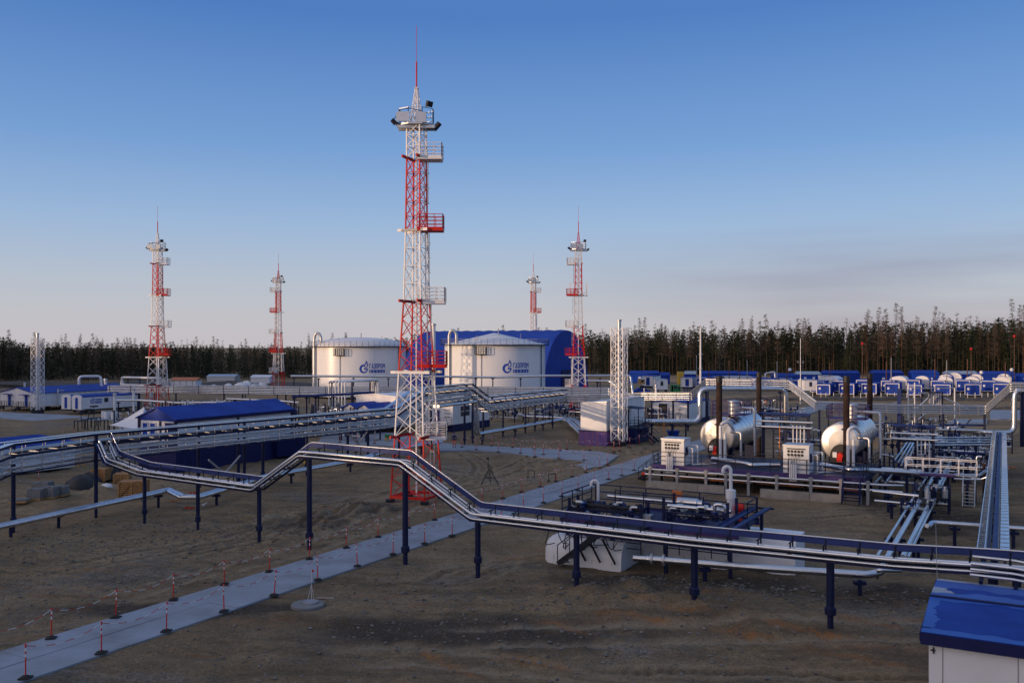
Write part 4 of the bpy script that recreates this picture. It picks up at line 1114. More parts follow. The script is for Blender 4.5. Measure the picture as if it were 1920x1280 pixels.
# ================================================================== BUILDINGS
def gable(name, label, cat, c, la, lb, h, ridge, z0=0.0, wallm='white_panel', roofm='blue_roof', over=.25, ridge_along='a', hip=0.0, group=None, plinth=None, seams=1.2, corner=None, fascia=.0, gable_m=None):
    root = thing(name, label, cat, (c.x, c.y, 0), group); f = frame(c)
    m = MB(); m.fbox(f, 0, la, 0, lb, z0, h)
    if ridge_along == 'a' and ridge > h and not hip:
        for a0, a1 in ((0, .04), (la - .04, la)):
            m.prism([f(a0, 0, h), f(a0, lb, h), f(a0, lb / 2, ridge - .05)], [f(a1, 0, h), f(a1, lb, h), f(a1, lb / 2, ridge - .05)])
    recalc(m.build('wall', wallm, root))
    if seams:
        m = MB(); k = seams
        while k < la - .2: m.fbox(f, k - .012, k + .012, -.006, .01, z0 + .05, h - .05); k += seams
        k = seams
        while k < lb - .2: m.fbox(f, -.006, .01, k - .012, k + .012, z0 + .05, h - .05); k += seams
        m.build('panel_joint', 'grey_steel', root)
    m = MB(); t = .12; o = over; s0 = h - (ridge - h) * (o / (lb / 2))
    rid = [f(-o + hip, lb / 2, ridge), f(la + o - hip, lb / 2, ridge)]
    A_ = [f(-o, -o, s0), f(la + o, -o, s0)]; B_ = [f(-o, lb + o, s0), f(la + o, lb + o, s0)]
    up = Vector((0, 0, t))
    m.add([A_[0], A_[1], rid[1], rid[0], A_[0] + up, A_[1] + up, rid[1] + up, rid[0] + up], [(0, 3, 2, 1), (4, 5, 6, 7), (0, 1, 5, 4), (1, 2, 6, 5), (3, 0, 4, 7)])
    m.add([B_[0], B_[1], rid[1], rid[0], B_[0] + up, B_[1] + up, rid[1] + up, rid[0] + up], [(0, 1, 2, 3), (7, 6, 5, 4), (1, 0, 4, 5), (2, 1, 5, 6), (0, 3, 7, 4)])
    if hip:
        m.add([A_[0] + up, B_[0] + up, rid[0] + up], [(0, 2, 1)]); m.add([A_[1] + up, B_[1] + up, rid[1] + up], [(0, 1, 2)])
    rf = recalc(m.build('roof', roofm, root))
    if fascia:
        m = MB(); m.fbox(f, -o, la + o, -o - .03, -o, s0 - fascia, s0 + t * .9); m.build('fascia', 'navy_wall', root)
    if plinth:
        m = MB(); m.fbox(f, -.08, la + .08, -.08, lb + .08, -.2, z0); recalc(m.build('plinth', plinth, root))
    if corner:
        for a_, b_ in ((0, 0), (la, 0), (0, lb), (la * .5, 0)):
            m = MB(); m.fbox(f, a_ - .14, a_ + .14, b_ - .14 if b_ else -.05, b_ + .14 if b_ else .14, z0, h - .02); m.build('corner_post', corner, root)
    return root, f
def face_b(root, f, name, b0, b1, z0, z1, mm, out=.05, frame_m=None):      # on the sunny end (normal -A)
    m = MB(); m.fbox(f, -out, .02, b0, b1, z0, z1); o = m.build(name, mm, root)
    if frame_m:
        m = MB()
        for q in ((b0 - .08, b0, z0, z1), (b1, b1 + .08, z0, z1), (b0 - .08, b1 + .08, z1, z1 + .08)): m.fbox(f, -out - .03, .01, *q)
        m.build('frame', frame_m, o)
    return o
def face_a(root, f, name, a0, a1, z0, z1, mm, out=.05, frame_m=None):      # on the shaded long side (normal -B)
    m = MB(); m.fbox(f, a0, a1, -out, .02, z0, z1); o = m.build(name, mm, root)
    if frame_m:
        m = MB()
        for q in ((a0 - .08, a0, z0, z1), (a1, a1 + .08, z0, z1), (a0 - .08, a1 + .08, z1, z1 + .08)): m.fbox(f, q[0], q[1], -out - .03, .01, q[2], q[3])
        m.build('frame', frame_m, o)
    return o
def stair(m, f, a0, b0, a1, z0, z1, wd, steps=6):
    for k in range(steps):
        t = (k + .5) / steps; a = a0 + (a1 - a0) * t; z = z0 + (z1 - z0) * t
        m.fbox(f, a - .14, a + .14, b0, b0 + wd, z - .04, z)
    for b_ in (b0, b0 + wd):
        m.beam(f(a0, b_, z0), f(a1, b_, z1), .06, .2); m.beam(f(a0, b_, z0 + 1), f(a1, b_, z1 + 1), .05, .05); m.beam(f(a0, b_, z0 + .5), f(a1, b_, z1 + .5), .04, .04)
        m.beam(f(a0, b_, z0), f(a0, b_, z0 + 1), .05, .05); m.beam(f(a1, b_, z1), f(a1, b_, z1 + 1), .05, .05)

# far left: long white building on stilts
c = P(65, 770); r_, f = gable('long_building', 'long white building with blue roof and two porches at far left', 'building', c, 21.5, 10.7, 3.25, 4.25, .75, plinth=None, seams=1.2)
for b0 in (2.0, 7.2):
    face_b(r_, f, 'door', b0, b0 + .95, .8, 2.85, 'blue_cabin', frame_m='white_paint')
    m = MB(); m.fbox(f, -1.1, 0, b0 - .5, b0 + 1.5, 2.95, 3.03); recalc(m.build('porch_roof', 'blue_roof', r_))
    m = MB(); m.fbox(f, -1.3, -.02, b0 - .6, b0 + 1.7, .65, .75); rails(m, [f(-.05, b0 - .6, 0), f(-1.3, b0 - .6, 0), f(-1.3, b0 + 1.7, 0)], .75, 1.0, .05, step=.8); stair(m, f, -2.6, b0 + .1, -1.3, 0, .7, .9, 4)
    recalc(m.build('porch_deck', 'dark_steel', r_))
m = MB()
for a in np.arange(.4, 21.5, 2.9):
    for b_ in (.4, 5.3, 10.3): m.fbox(f, a - .12, a + .12, b_ - .12, b_ + .12, -.2, .75)
m.build('stilts', 'dark_steel', r_)
for a0 in (7.2, 8.5, 11.2, 12.4, 13.6, 16.9, 18.0, 19.1): face_a(r_, f, 'window', a0, a0 + .85, 1.9, 2.6, 'glass', frame_m='grey_steel')
m = MB(); m.tube([f(1.5, 5.35, 4.2), f(1.5, 5.35, 5.2)], .2, 10); m.build('vent', 'galvanised', r_)
m = MB(); m.tube([f(4.5, -.4, .5), f(4.5, -.4, 4.0)], .14, 8); m.tube([f(4.5, -.4, 3.6), f(5.8, -.4, 3.6)], .1, 8); m.build('flue', 'galvanised', r_)
# two barrel-roofed white cabins
def barrel(name, label, cat, c, la, lb, zb, hs, ht, group=None, wallm='white_panel', roofm='blue_roof', door='blue_cabin', end_m='white_panel', wheels=True):
    root = thing(name, label, cat, (c.x, c.y, 0), group); f = frame(c); N = 10
    arc = [(lb / 2 - lb / 2 * math.cos(math.pi * i / N), hs + (ht - hs) * math.sin(math.pi * i / N)) for i in range(N + 1)]
    m = MB(); m.fbox(f, .05, la, .03, lb - .03, zb, hs); recalc(m.build('wall', wallm, root))
    m = MB(); bot = [f(.06, b_, z) for b_, z in arc]; top = [f(la, b_, z) for b_, z in arc]
    m.add(bot + top, [(i, i + 1, N + 2 + i, N + 1 + i) for i in range(N)], True); m.add(top, [tuple(range(N + 1))]); recalc(m.build('roof', roofm, root))
    m = MB(); arc2 = [(lb + .06, zb - .02)] + [((b_ - lb / 2) * 1.05 + lb / 2, zb + (z - zb) * 1.03) for b_, z in arc[::-1]] + [(-.06, zb - .02)]
    m.prism([f(-.12, b_, z) for b_, z in arc2], [f(.10, b_, z) for b_, z in arc2]); recalc(m.build('end_frame', end_m, root))
    if door:
        m = MB(); m.fbox(f, -.18, -.10, lb * .36, lb * .64, zb + .15, zb + 2.15); m.build('door', door, root)
    m = MB()
    for a in ((la * .2, la * .8) if wheels else ()):
        for b_ in (.25, lb - .25): m.lathe(f(a, b_ - .12, .42), [(0, 0), (.42, 0), (.42, .24), (0, .24)], 12, BX)
    m.fbox(f, .3, la - .3, .3, lb - .3, zb - .3, zb - .03); m.build('chassis', 'black', root)
    return root, f
c = P(153, 776); r_, f = barrel('site_cabin', 'nearer white barrel-roofed cabin with a blue door at far left', 'cabin', c, 12.2, 2.45, .75, 2.95, 3.35, 'pair of white cabins at far left')
m = MB(); m.fbox(f, 4.7, 5.5, -.02, .05, 1.9, 2.7); m.build('window', 'glass', r_)
logo(lambda x, y, o: f(1.8 + x, .03 - o - .02, 1.75 + y), r_, .045)
barrel('site_cabin', 'white barrel-roofed cabin partly hidden by its nearer twin at far left', 'cabin', c + BX * 3.3 + AX * .2, 12.0, 2.45, .75, 2.95, 3.35, 'pair of white cabins at far left')
# blue-roofed workshop behind the main rack
c = P(330, 885); r_, f = gable('workshop', 'white workshop with bright blue roof and blue gable right of the tent', 'building', c, 16.2, 5.2, 5.15, 6.15, 2.4, plinth='navy_wall', corner='navy_steel', seams=0, over=.3, fascia=.22)
face_b(r_, f, 'gable_cladding', .05, 5.15, 4.9, 5.1, 'blue_roof', .06)
m = MB(); m.prism([f(-.08, .0, 5.1), f(-.08, 5.2, 5.1), f(-.08, 2.6, 6.0)], [f(-.04, .0, 5.1), f(-.04, 5.2, 5.1), f(-.04, 2.6, 6.0)]); recalc(m.build('gable_cladding', 'blue_roof', r_))
for b0 in (2.85, 3.95): face_b(r_, f, 'window', b0, b0 + .7, 3.4, 4.62, 'blue_cabin', .08, 'white_paint')
face_b(r_, f, 'gate', .2, 1.5, 2.4, 4.75, 'navy_wall', .07); face_b(r_, f, 'pillar', 2.05, 2.3, 2.4, 4.88, 'navy_steel', .08)
# tent
root = thing('canopy_tent', 'white peaked canopy tent left of the blue-gabled workshop', 'tent', P(235, 812))
pk = Q(270, 97, 5.75); cn = [Q(205, 95.5, 3.95), Q(262, 92.5, 3.75), Q(292, 97, 3.9), Q(244, 101, 3.95)]
m = MB(); NN = 8; ctr_ = pk
vs = []; fs = []
for i in range(4):
    a, b_ = cn[i], cn[(i + 1) % 4]
    base = len(vs)
    for j in range(NN + 1):
        t = j / NN
        for k in range(NN + 1):
            s_ = k / NN; e = lerp(a, b_, s_); q = lerp(pk, e, t)
            q.z = e.z + (pk.z - e.z) * (1 - t) ** 1.35; vs.append(q)
    for j in range(NN):
        for k in range(NN): fs.append((base + j * (NN + 1) + k, base + j * (NN + 1) + k + 1, base + (j + 1) * (NN + 1) + k + 1, base + (j + 1) * (NN + 1) + k))
m.add(vs, fs, True); m.build('canopy', 'canvas', root)
for q in cn:
    m = MB(); m.tube([(q.x, q.y, 0), (q.x, q.y, q.z)], .06, 6); m.build('leg', 'dark_steel', root)
for k, (u, v) in enumerate(((152, 806), (166, 803), (176, 800), (190, 806))):
    root = thing('work_table', ['dark steel bench left of the tent, nearest the yard', 'dark steel bench with a tall flood lamp left of the tent', 'dark steel bench half hidden by its neighbour near the tent', 'dark steel bench right beside the white tent'][k], 'bench', P(u, v))
    f = frame(P(u, v)); m = MB(); m.fbox(f, -.9, .9, -.5, .5, 1.35, 1.43); m.build('top', 'dark_steel', root)
    for a, b_ in ((-.8, -.4), (.8, -.4), (.8, .4), (-.8, .4)):
        m = MB(); m.fbox(f, a - .05, a + .05, b_ - .05, b_ + .05, -.1, 1.35); m.build('leg', 'dark_steel', root)
    if k < 3:
        m = MB(); m.beam(f(0, 0, 1.4), f(0, 0, 2.4 + .3 * k), .08, .08); m.fbox(f, -.5, .5, -.3, .3, 2.4 + .3 * k, 2.62 + .3 * k); m.build('lamp_head', 'dark_steel', root)
# low blue roof at the left edge behind the rack
c = P(140, 874) - AX * 22; gable('storage_shed', 'pale shed with a low blue roof at the left edge behind the rack', 'shed', c, 22, 5.0, 2.5, 3.25, 0, hip=2.5, seams=2.4)
# small houses behind the main rack, centre
c = Q(742, 131); r_, f = gable('small_house', 'cream flat house wall behind the tallest mast, above the rack', 'building', c, 7, 7.2, 4.9, 5.2, .6, seams=1.2, roofm='white_panel')
for k, (u, lab) in enumerate(((695, 'right white cabin with a low blue roof behind the main rack'), (668, 'left white cabin with a low blue roof behind the main rack'))):
    gable('small_cabin', lab, 'cabin', Q(u, 126 + k * 1.5), 6, 2.2, 3.55, 4.1, .6, over=.35, group='pair of small cabins behind the rack')
# office with the big window
c = P(849, 807); r_, f = gable('site_office', 'white office cabin with a wide dark window behind the tallest mast', 'cabin', c, 10.5, 4.8, 4.15, 4.3, .85, plinth='navy_wall', roofm='white_panel', seams=1.5, over=.06)
o = face_a(r_, f, 'window', 2.0, 4.6, 1.95, 3.4, 'glass', frame_m='white_paint')
m = MB(); m.fbox(f, 3.2, 3.3, -.09, -.05, 1.95, 3.4); m.fbox(f, 2.0, 4.6, -.09, -.05, 2.6, 2.68); m.build('mullion', 'white_paint', o)
face_b(r_, f, 'door', 2.2, 3.1, .9, 2.9, 'purple_steel', frame_m='white_paint')
m = MB(); m.fbox(f, -1.4, -.02, .2, 4.6, .75, .85); rails(m, [f(-.05, .2, 0), f(-1.4, .2, 0), f(-1.4, 4.6, 0)], .85, 1.05, .05); stair(m, f, -3.2, 3.2, -1.4, 0, .8, 1.0, 4); recalc(m.build('porch', 'grey_steel', r_))
for z in (1.9, 2.4, 2.9): face_b(r_, f, 'louvre', .5, 1.4, z, z + .14, 'grey_steel')
# white box house on purple base
c = P(1137, 834); root = thing('box_house', 'tall white windowless box house on a purple-blue base, centre right', 'building', (c.x, c.y, 0)); f = frame(c); r_ = root
m = MB(); m.box8([f(0, 0, 1.72), f(13.3, 0, 1.72), f(13.3, 3.5, 1.72), f(0, 3.5, 1.72), f(0, 0, 5.32), f(13.3, 0, 5.32), f(13.3, 3.5, 5.05), f(0, 3.5, 5.05)]); recalc(m.build('wall', 'white_panel', r_))
m = MB(); m.box8([f(-.06, -.08, 5.33), f(13.4, -.08, 5.33), f(13.4, 3.56, 5.06), f(-.06, 3.56, 5.06), f(-.06, -.08, 5.42), f(13.4, -.08, 5.42), f(13.4, 3.56, 5.15), f(-.06, 3.56, 5.15)]); recalc(m.build('roof', 'galvanised', r_))
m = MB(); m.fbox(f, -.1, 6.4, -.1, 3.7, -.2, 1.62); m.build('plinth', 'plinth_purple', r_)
m = MB(); m.fbox(f, -.16, 6.46, -.16, 3.76, 1.62, 1.719); m.build('plinth_cap', 'navy_steel', r_)
m = MB(); m.fbox(f, 6.5, 13.3, .0, 3.5, -.2, 1.7); m.build('plinth', 'navy_wall', r_)
m = MB()
for k in np.arange(1.2, 13.2, 1.2): m.fbox(f, k - .012, k + .012, -.008, .01, 1.75, 5.3)
m.build('panel_joint', 'grey_steel', r_)
face_a(r_, f, 'door', 6.3, 7.5, 1.75, 3.9, 'navy_wall', frame_m='navy_steel')
m = MB(); m.prism([f(5.6, -2.2, 4.15), f(8.4, -2.2, 4.15), f(8.4, 0, 4.3), f(5.6, 0, 4.3)], [f(5.6, -2.2, 4.23), f(8.4, -2.2, 4.23), f(8.4, 0, 4.4), f(5.6, 0, 4.4)]); m.beam(f(5.8, -2, 1.7), f(5.8, -2, 4.2), .1, .1); m.beam(f(8.2, -2, 1.7), f(8.2, -2, 4.2), .1, .1); recalc(m.build('door_canopy', 'navy_steel', r_))
m = MB(); m.fbox(f, 5.0, 9.5, -2.4, -.05, 1.6, 1.7); rails(m, [f(5.0, -.05, 0), f(5.0, -2.4, 0)], 1.7, 1.1, .05); rails(m, [f(9.5, -.05, 0), f(9.5, -2.4, 0), f(7.4, -2.4, 0)], 1.7, 1.1, .05)
for k in range(7): m.fbox(f, 5.4, 6.8, -2.5 - .28 * k, -2.25 - .28 * k, 1.45 - .22 * k, 1.5 - .22 * k)
m.beam(f(5.4, -2.4, 1.6), f(5.4, -4.4, .0), .06, .22); m.beam(f(6.8, -2.4, 1.6), f(6.8, -4.4, 0), .06, .22); m.beam(f(5.4, -2.4, 2.7), f(5.4, -4.4, 1.1), .05, .05); m.beam(f(6.8, -2.4, 2.7), f(6.8, -4.4, 1.1), .05, .05)
recalc(m.build('landing_stair', 'navy_steel', r_))
m = MB(); m.fbox(f, 4.2, 9.2, -2.2, -.1, -.1, 1.55); m.build('skirt', 'navy_wall', r_)
m = MB(); m.tube([f(.6, -.25, 1.9), f(.6, -.25, 3.1)], .13, 8); m.tube([f(1.0, -.25, 1.9), f(1.0, -.25, 2.7)], .1, 8); m.build('vent', 'galvanised', r_)
# cabin with dark door under the right rack
c = P(1289, 795); r_, f = gable('pump_house', 'pale pump house with a black door under the rack, blue roof', 'cabin', c, 12, 6.0, 3.2, 3.7, .5, plinth='navy_wall', seams=1.4, over=.1)
face_b(r_, f, 'door', 3.4, 4.6, .6, 3.0, 'black', frame_m='navy_steel')
for z in (1.6, 2.2): face_b(r_, f, 'louvre', .9, 1.9, z, z + .15, 'grey_steel')
m = MB(); m.fbox(f, -1.6, -.02, -.3, 6.2, .4, .5); rails(m, [f(-1.6, 6.2, 0), f(-1.6, 4.9, 0)], .5, 1.1, .05); rails(m, [f(-1.6, 3.3, 0), f(-1.6, -.3, 0)], .5, 1.1, .05); recalc(m.build('porch', 'dark_steel', r_))
m = MB(); m.fbox(f, -.9, -.3, 5.4, 6.4, .5, 2.3); m.build('switch_box', 'black', r_)

# ================================================================== HEATER PLATFORM
NB = -BX
D0 = P(1224, 870, 1.85); D0.z = 0
fd = frame(D0, NB, AX)          # x to the right along the front edge, y away from the camera
DZ = 1.85
root = thing('heater_platform', 'long raised steel platform with railings carrying the two heaters', 'platform', D0)
m = MB(); m.fbox(fd, 0, 17.6, 0, 9.0, DZ - .05, DZ); m.build('deck', 'navy_steel', root)
m = MB(); m.fbox(fd, 0, 17.6, -.08, 0, DZ - .42, DZ + .03); m.build('edge_beam', 'purple_steel', root)
for q in (-.08, 17.6):
    m = MB(); m.fbox(fd, q, q + .08, 0, 9, DZ - .42, DZ + .03); m.build('side_beam', 'navy_steel', root)
for pts in ([fd(0, 2.6, 0), fd(0, .05, 0), fd(17.5, .05, 0)], [fd(17.5, 1.6, 0), fd(17.5, 9, 0)], [fd(0, 4.2, 0), fd(0, 9, 0)], [fd(6.4, 2.6, 0), fd(10.6, 2.6, 0)]):
    m = MB(); rails(m, pts, DZ, 1.15, .05, step=1.5); m.build('railing', 'dark_steel', root)
for a0 in (0.4, 4.4, 8.6, 12.8, 17.0):
    for b0 in (1.2, 4.8, 8.4):
        m = MB(); m.tube([fd(a0, b0, -.3), fd(a0, b0, DZ - .06)], .12, 8); m.build('pile', 'stack_rust' if b0 < 2 else 'navy_steel', root)
m = MB(); m.fbox(fd, .3, 17.3, 1.1, 1.3, DZ - .3, DZ - .06); m.fbox(fd, .3, 17.3, 4.7, 4.9, DZ - .3, DZ - .06); m.fbox(fd, .3, 17.3, 8.3, 8.5, DZ - .3, DZ - .06); m.build('girder', 'navy_steel', root)
m = MB()   # side stair at the left end
for k in range(7): m.fbox(fd, -.2 - .32 * k - .3, -.2 - .32 * k, 2.8, 3.9, DZ - .26 * (k + 1) - .04, DZ - .26 * (k + 1))
for b0 in (2.75, 3.95):
    m.beam(fd(-.1, b0, DZ - .1), fd(-2.4, b0, 0), .06, .24); m.beam(fd(-.1, b0, DZ + 1.0), fd(-2.4, b0, 1.05), .05, .05); m.beam(fd(-.1, b0, DZ + .5), fd(-2.4, b0, .55), .04, .04)
    for t in (0, .33, .66, 1): m.beam(fd(-.1 - 2.3 * t, b0, (DZ - .1) * (1 - t)), fd(-.1 - 2.3 * t, b0, (DZ + 1) * (1 - t) + 1.05 * t), .05, .05)
m.build('stair', 'dark_steel', root)
m = MB()   # steep ladder stair at the right front
for k in range(8): m.fbox(fd, 16.1, 17.3, -.35 - .14 * k, -.1 - .14 * k, DZ - .23 * k - .06, DZ - .23 * k - .02)
for a0 in (16.05, 17.35):
    m.beam(fd(a0, -.1, DZ), fd(a0, -1.3, -.05), .1, .2); m.beam(fd(a0, -.1, DZ + 1.1), fd(a0, -1.3, 1.0), .06, .06); m.beam(fd(a0, -1.3, -.05), fd(a0, -1.3, 1.0), .06, .06); m.beam(fd(a0, -.7, .9), fd(a0, -.7, 2.0), .06, .06)
m.fbox(fd, 16.0, 17.4, -.5, -.1, DZ - .55, DZ - .3)
m.build('ladder_stair', 'navy_wall', root)
for k, (a0, a1) in enumerate(((-.3, 4.3), (4.34, 6.6), (9.6, 13.5), (13.54, 17.4))):
    root = thing('foundation_strip', ['long weathered concrete footing under the left heater front', 'short weathered concrete footing right of the left heater front', 'weathered concrete footing under the front of the right cabinet', 'weathered concrete footing beside the ladder stair'][k], 'footing', fd(a0, -.6, 0))
    m = MB(); m.fbox(fd, a0, a1, -.9, -.35, -.3, .5); recalc(m.build('block', 'old_concrete', root))
root = thing('pipe_rail', 'double silver pipes on grey posts along the front of the heater platform', 'pipes', fd(8, -.6, 0))
for z, aa in ((1.5, 24), (1.05, 24)):
    m = MB(); m.tube([fd(-.5, -.62, z), fd(aa - 5, -.62, z), fd(aa - 3.6, -.62 + (.4 if z > 1.2 else 0), z)], .085, 8); m.build('pipe', 'aluminium', root)
for a0 in (0, 2.45, 5.0, 6.7, 8.6, 10.9, 13.6, 15.9, 17.9):
    m = MB(); m.fbox(fd, a0 - .11, a0 + .11, -.78, -.66, -.3 if a0 in (6.7, 8.6, 17.9) else .5, 1.75); m.fbox(fd, a0 - .2, a0 + .2, -.78, -.5, 1.6, 1.66); m.fbox(fd, a0 - .2, a0 + .2, -.78, -.5, .9, .95); m.build('post', 'grey_steel', root)
m = MB(); m.tube([fd(-.5, -.62, 1.05), fd(-.75, -.62, 1.05)], .13, 8); m.build('end_cap', 'red_paint', root)
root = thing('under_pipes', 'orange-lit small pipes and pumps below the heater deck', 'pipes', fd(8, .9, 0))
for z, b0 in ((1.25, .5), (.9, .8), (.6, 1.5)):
    m = MB(); m.tube([fd(.5, b0, z), fd(17, b0, z)], .06, 6); m.build('pipe', 'galvanised' if z > 1 else 'orange_paint', root)  # orange light put into the colour of the lower pipes
# heaters
def heater(a0, label):
    c = fd(a0, 8.5, 0); root = thing('heater_vessel', label, 'heater', c)
    ctr = fd(a0, 8.5, 3.75); Rv = 1.62; Lv = 12.0
    prof = [(Rv, 0)]
    for k in range(9):      # sheet cladding with overlapping rings
        h0 = Lv * k / 9; h1 = Lv * (k + 1) / 9
        prof += [(Rv, h0 + .02), (Rv, h1 - .03), (Rv + .02, h1 - .02), (Rv + .02, h1 + .03)]
    m = MB(); m.lathe(ctr, prof + [(Rv * .9, Lv + .4), (Rv * .55, Lv + .7), (0, Lv + .8)], 40, AX); m.build('shell', 'aluminium', root)
    m = MB(); m.lathe(ctr, [(0, -.22), (Rv * .6, -.18), (Rv * .93, -.06), (Rv, 0)], 40, AX)
    m.build('front_head', 'head_alu', root)
    m = MB(); N = 14; bot = []; 
    for k in range(N + 1): t = math.pi * k / N; bot.append(fd(a0 + .15 + .95 * math.cos(t), 8.22, 2.55 + 1.05 * math.sin(t)))
    bot = [fd(a0 + 1.1, 8.22, 1.95)] + bot + [fd(a0 - .8, 8.22, 1.95)]
    m.prism(bot, [p + AX * .3 for p in bot]); recalc(m.build('burner_recess', 'black', root))
    m = MB(); m.lathe(fd(a0 + .1, 7.75, 2.6), [(0, 0), (.26, .02), (.3, .3), (.2, .55)], 14, AX); m.fbox(fd, a0 - .15, a0 + .3, 7.6, 8.0, 2.1, 2.45); m.build('burner', 'red_paint', root)
    m = MB(); m.fbox(fd, a0 - .5, a0 - .15, 7.7, 8.1, 2.45, 2.9); m.build('burner_box', 'white_panel', root)
    for b0 in (10.0, 14.0, 18.5):
        m = MB(); m.fbox(fd, a0 - 1.2, a0 + 1.2, b0 - .2, b0 + .2, -.3, 2.75); m.build('saddle', 'navy_steel', root)
    m = MB(); b0 = 13.4; m.lathe(fd(a0 + .3, b0, 5.2), [(.5, 0), (.5, 1.55), (.62, 1.55), (.62, 1.62), (0, 1.75)], 18); m.build('dome', 'galvanised', root)
    m = MB(); m.fbox(fd, a0 - 1.7, a0 + 1.7, 12.0, 14.8, 5.48, 5.54); rails(m, [fd(a0 - 1.7, 12, 0), fd(a0 + 1.7, 12, 0), fd(a0 + 1.7, 14.8, 0), fd(a0 - 1.7, 14.8, 0)], 5.54, 1.2, .06, True, 2, 1.1)
    m.fbox(fd, a0 - .9, a0 - .8, 11.9, 12, 5.1, 5.5); m.fbox(fd, a0 + .8, a0 + .9, 11.9, 12, 5.1, 5.5); m.build('top_platform', 'purple_steel', root)
    m = MB()
    for s_ in (-.2, .2): m.beam(fd(a0 - 1.75 + s_ * 0, 13.2 + s_, 1.9), fd(a0 - 1.75, 13.2 + s_, 6.6), .05, .05)
    z = 2.0
    while z < 6.5: m.beam(fd(a0 - 1.75, 13.0, z), fd(a0 - 1.75, 13.4, z), .03, .03); z += .35
    m.build('ladder', 'dark_steel', root)
    m = MB(); m.tube([fd(a0 + .4, 13.4, 6.2), fd(a0 + 3.15, 10.2, 6.35), fd(a0 + 3.15, 10.2, 1.9)], .13, 10, round_=.35); m.build('downpipe', 'galvanised', root)
    m = MB(); m.tube([fd(a0 + 1.05, 6.0, 2.0), fd(a0 + 1.05, 6.0, 5.1), fd(a0 + 1.5, 6.6, 5.35), fd(a0 + 1.75, 7.2, 4.9), fd(a0 + 1.75, 7.9, 4.5)], .14, 10, round_=.3); m.tube([fd(a0 + 1.5, 5.9, 2.0), fd(a0 + 1.5, 5.9, 4.3)], .13, 10); m.build('feed_pipe', 'white_paint', root)
    m = MB(); m.tube([fd(a0 + 1.6, 7.6, 4.3), fd(a0 + 2.6, 7.3, 4.3), fd(a0 + 2.6, 7.3, 2.1)], .12, 8, round_=.25); m.build('fuel_pipe', 'galvanised', root)
    return root
mat('head_alu', (.78, .76, .72), .30, .75, var=.10, scale=1.3, bump=.06, bscale=2.5)
heater(3.3, 'left horizontal heater vessel in silver cladding with a brown stack')
heater(14.4, 'right horizontal heater vessel in silver cladding with a brown stack')
for (u, d, v, z0, lab) in ((1348.5, 83.5, 705, DZ, 'brown stack in front of the left heater vessel'), (1423, 99.5, 698, 0, 'brown stack behind the left heater vessel'), (1587, 78.6, 705, DZ, 'brown stack in front of the right heater vessel'), (1631, 95.5, 700, 0, 'brown stack behind the right heater vessel')):
    p = Q(u, d); zt = ZV(v, d); root = thing('smoke_stack', lab, 'chimney', p, 'brown heater stacks')
    m = MB(); m.tube([p + Vector((0, 0, z0)), p + Vector((0, 0, zt))], .275, 18, caps=False); m.tube([p + Vector((0, 0, zt)), p + Vector((0, 0, zt - 1.2))], .255, 14); m.build('pipe', 'stack_rust', root)
    m = MB()
    for z in (z0 + .12, z0 + 3.2): m.lathe(p + Vector((0, 0, z)), [(.275, -.05), (.42, -.05), (.42, .05), (.275, .05)], 18)
    m.build('flange', 'stack_rust', root)
    m = MB(); m.lathe(p + Vector((0, 0, zt)), [(.275, -.5), (.29, -.5), (.29, .01), (.25, .01)], 18); m.build('rim', 'black', root)
# white cabinets with dial rows
for k, (a0, lab) in enumerate(((.75, 'white control cabinet left of the first brown stack'), (11.25, 'white control cabinet left of the right heater'))):
    b0 = .12; root = thing('control_cabinet', lab, 'cabinet', fd(a0, b0, 0), 'white control cabinets on the heater deck')
    m = MB(); m.fbox(fd, a0, a0 + 2.05, b0, b0 + 1.9, DZ + .02, DZ + 2.25); m.build('body', 'white_panel', root)
    m = MB(); m.fbox(fd, a0 - .06, a0 + 2.11, b0 - .06, b0 + 1.96, DZ + 2.25, DZ + 2.33); m.build('roof', 'galvanised', root)
    m = MB(); m.fbox(fd, a0 + .3, a0 + 1.75, b0 - .1, b0, DZ + 1.98, DZ + 2.06); m.build('visor', 'dark_steel', root)
    for q in range(5):
        for r2 in (0, 1):
            m = MB(); m.lathe(fd(a0 + .42 + .27 * q, b0 - .02, DZ + 1.8 - .28 * r2), [(.0, -.09), (.09, -.08), (.11, .0)], 10, AX); m.build('cable_gland', 'black', root)
    for q in range(4):
        m = MB(); m.tube([fd(a0 + .6 + .16 * q, b0 - .29, DZ + (.8 if q else 1.1)), fd(a0 + .6 + .16 * q, b0 - .29, DZ - .6)], .065, 8); m.build('conduit', 'white_paint', root)
        m = MB(); m.tube([fd(a0 + .45 + .3 * q, b0 - .1, DZ + 1.5), fd(a0 + .5 + .22 * q, b0 - .2, DZ + 1.15), fd(a0 + .6 + .16 * q, b0 - .29, DZ + .8)], .02, 5); m.build('cable', 'black', root)
    m = MB(); m.fbox(fd, a0 + 2.05, a0 + 2.15, b0 + .4, b0 + .9, DZ + .9, DZ + 1.6); m.build('switch_box', 'navy_steel', root)
    m = MB(); m.tube([fd(a0 + 2.1, b0 + 1.2, DZ + 1.7), fd(a0 + 2.9, b0 + 1.2, DZ + 1.7), fd(a0 + 2.9, b0 + 1.2, DZ + .1)], .06, 8, round_=.1); m.tube([fd(a0 + 2.1, b0 + .7, DZ + 1.5), fd(a0 + 2.6, b0 + .7, DZ + 1.5), fd(a0 + 2.6, b0 + .7, DZ + .1), fd(a0 + 4.2, b0 + 2.4, DZ + .1)], .06, 8, round_=.1); m.build('side_pipe', 'white_paint', root)
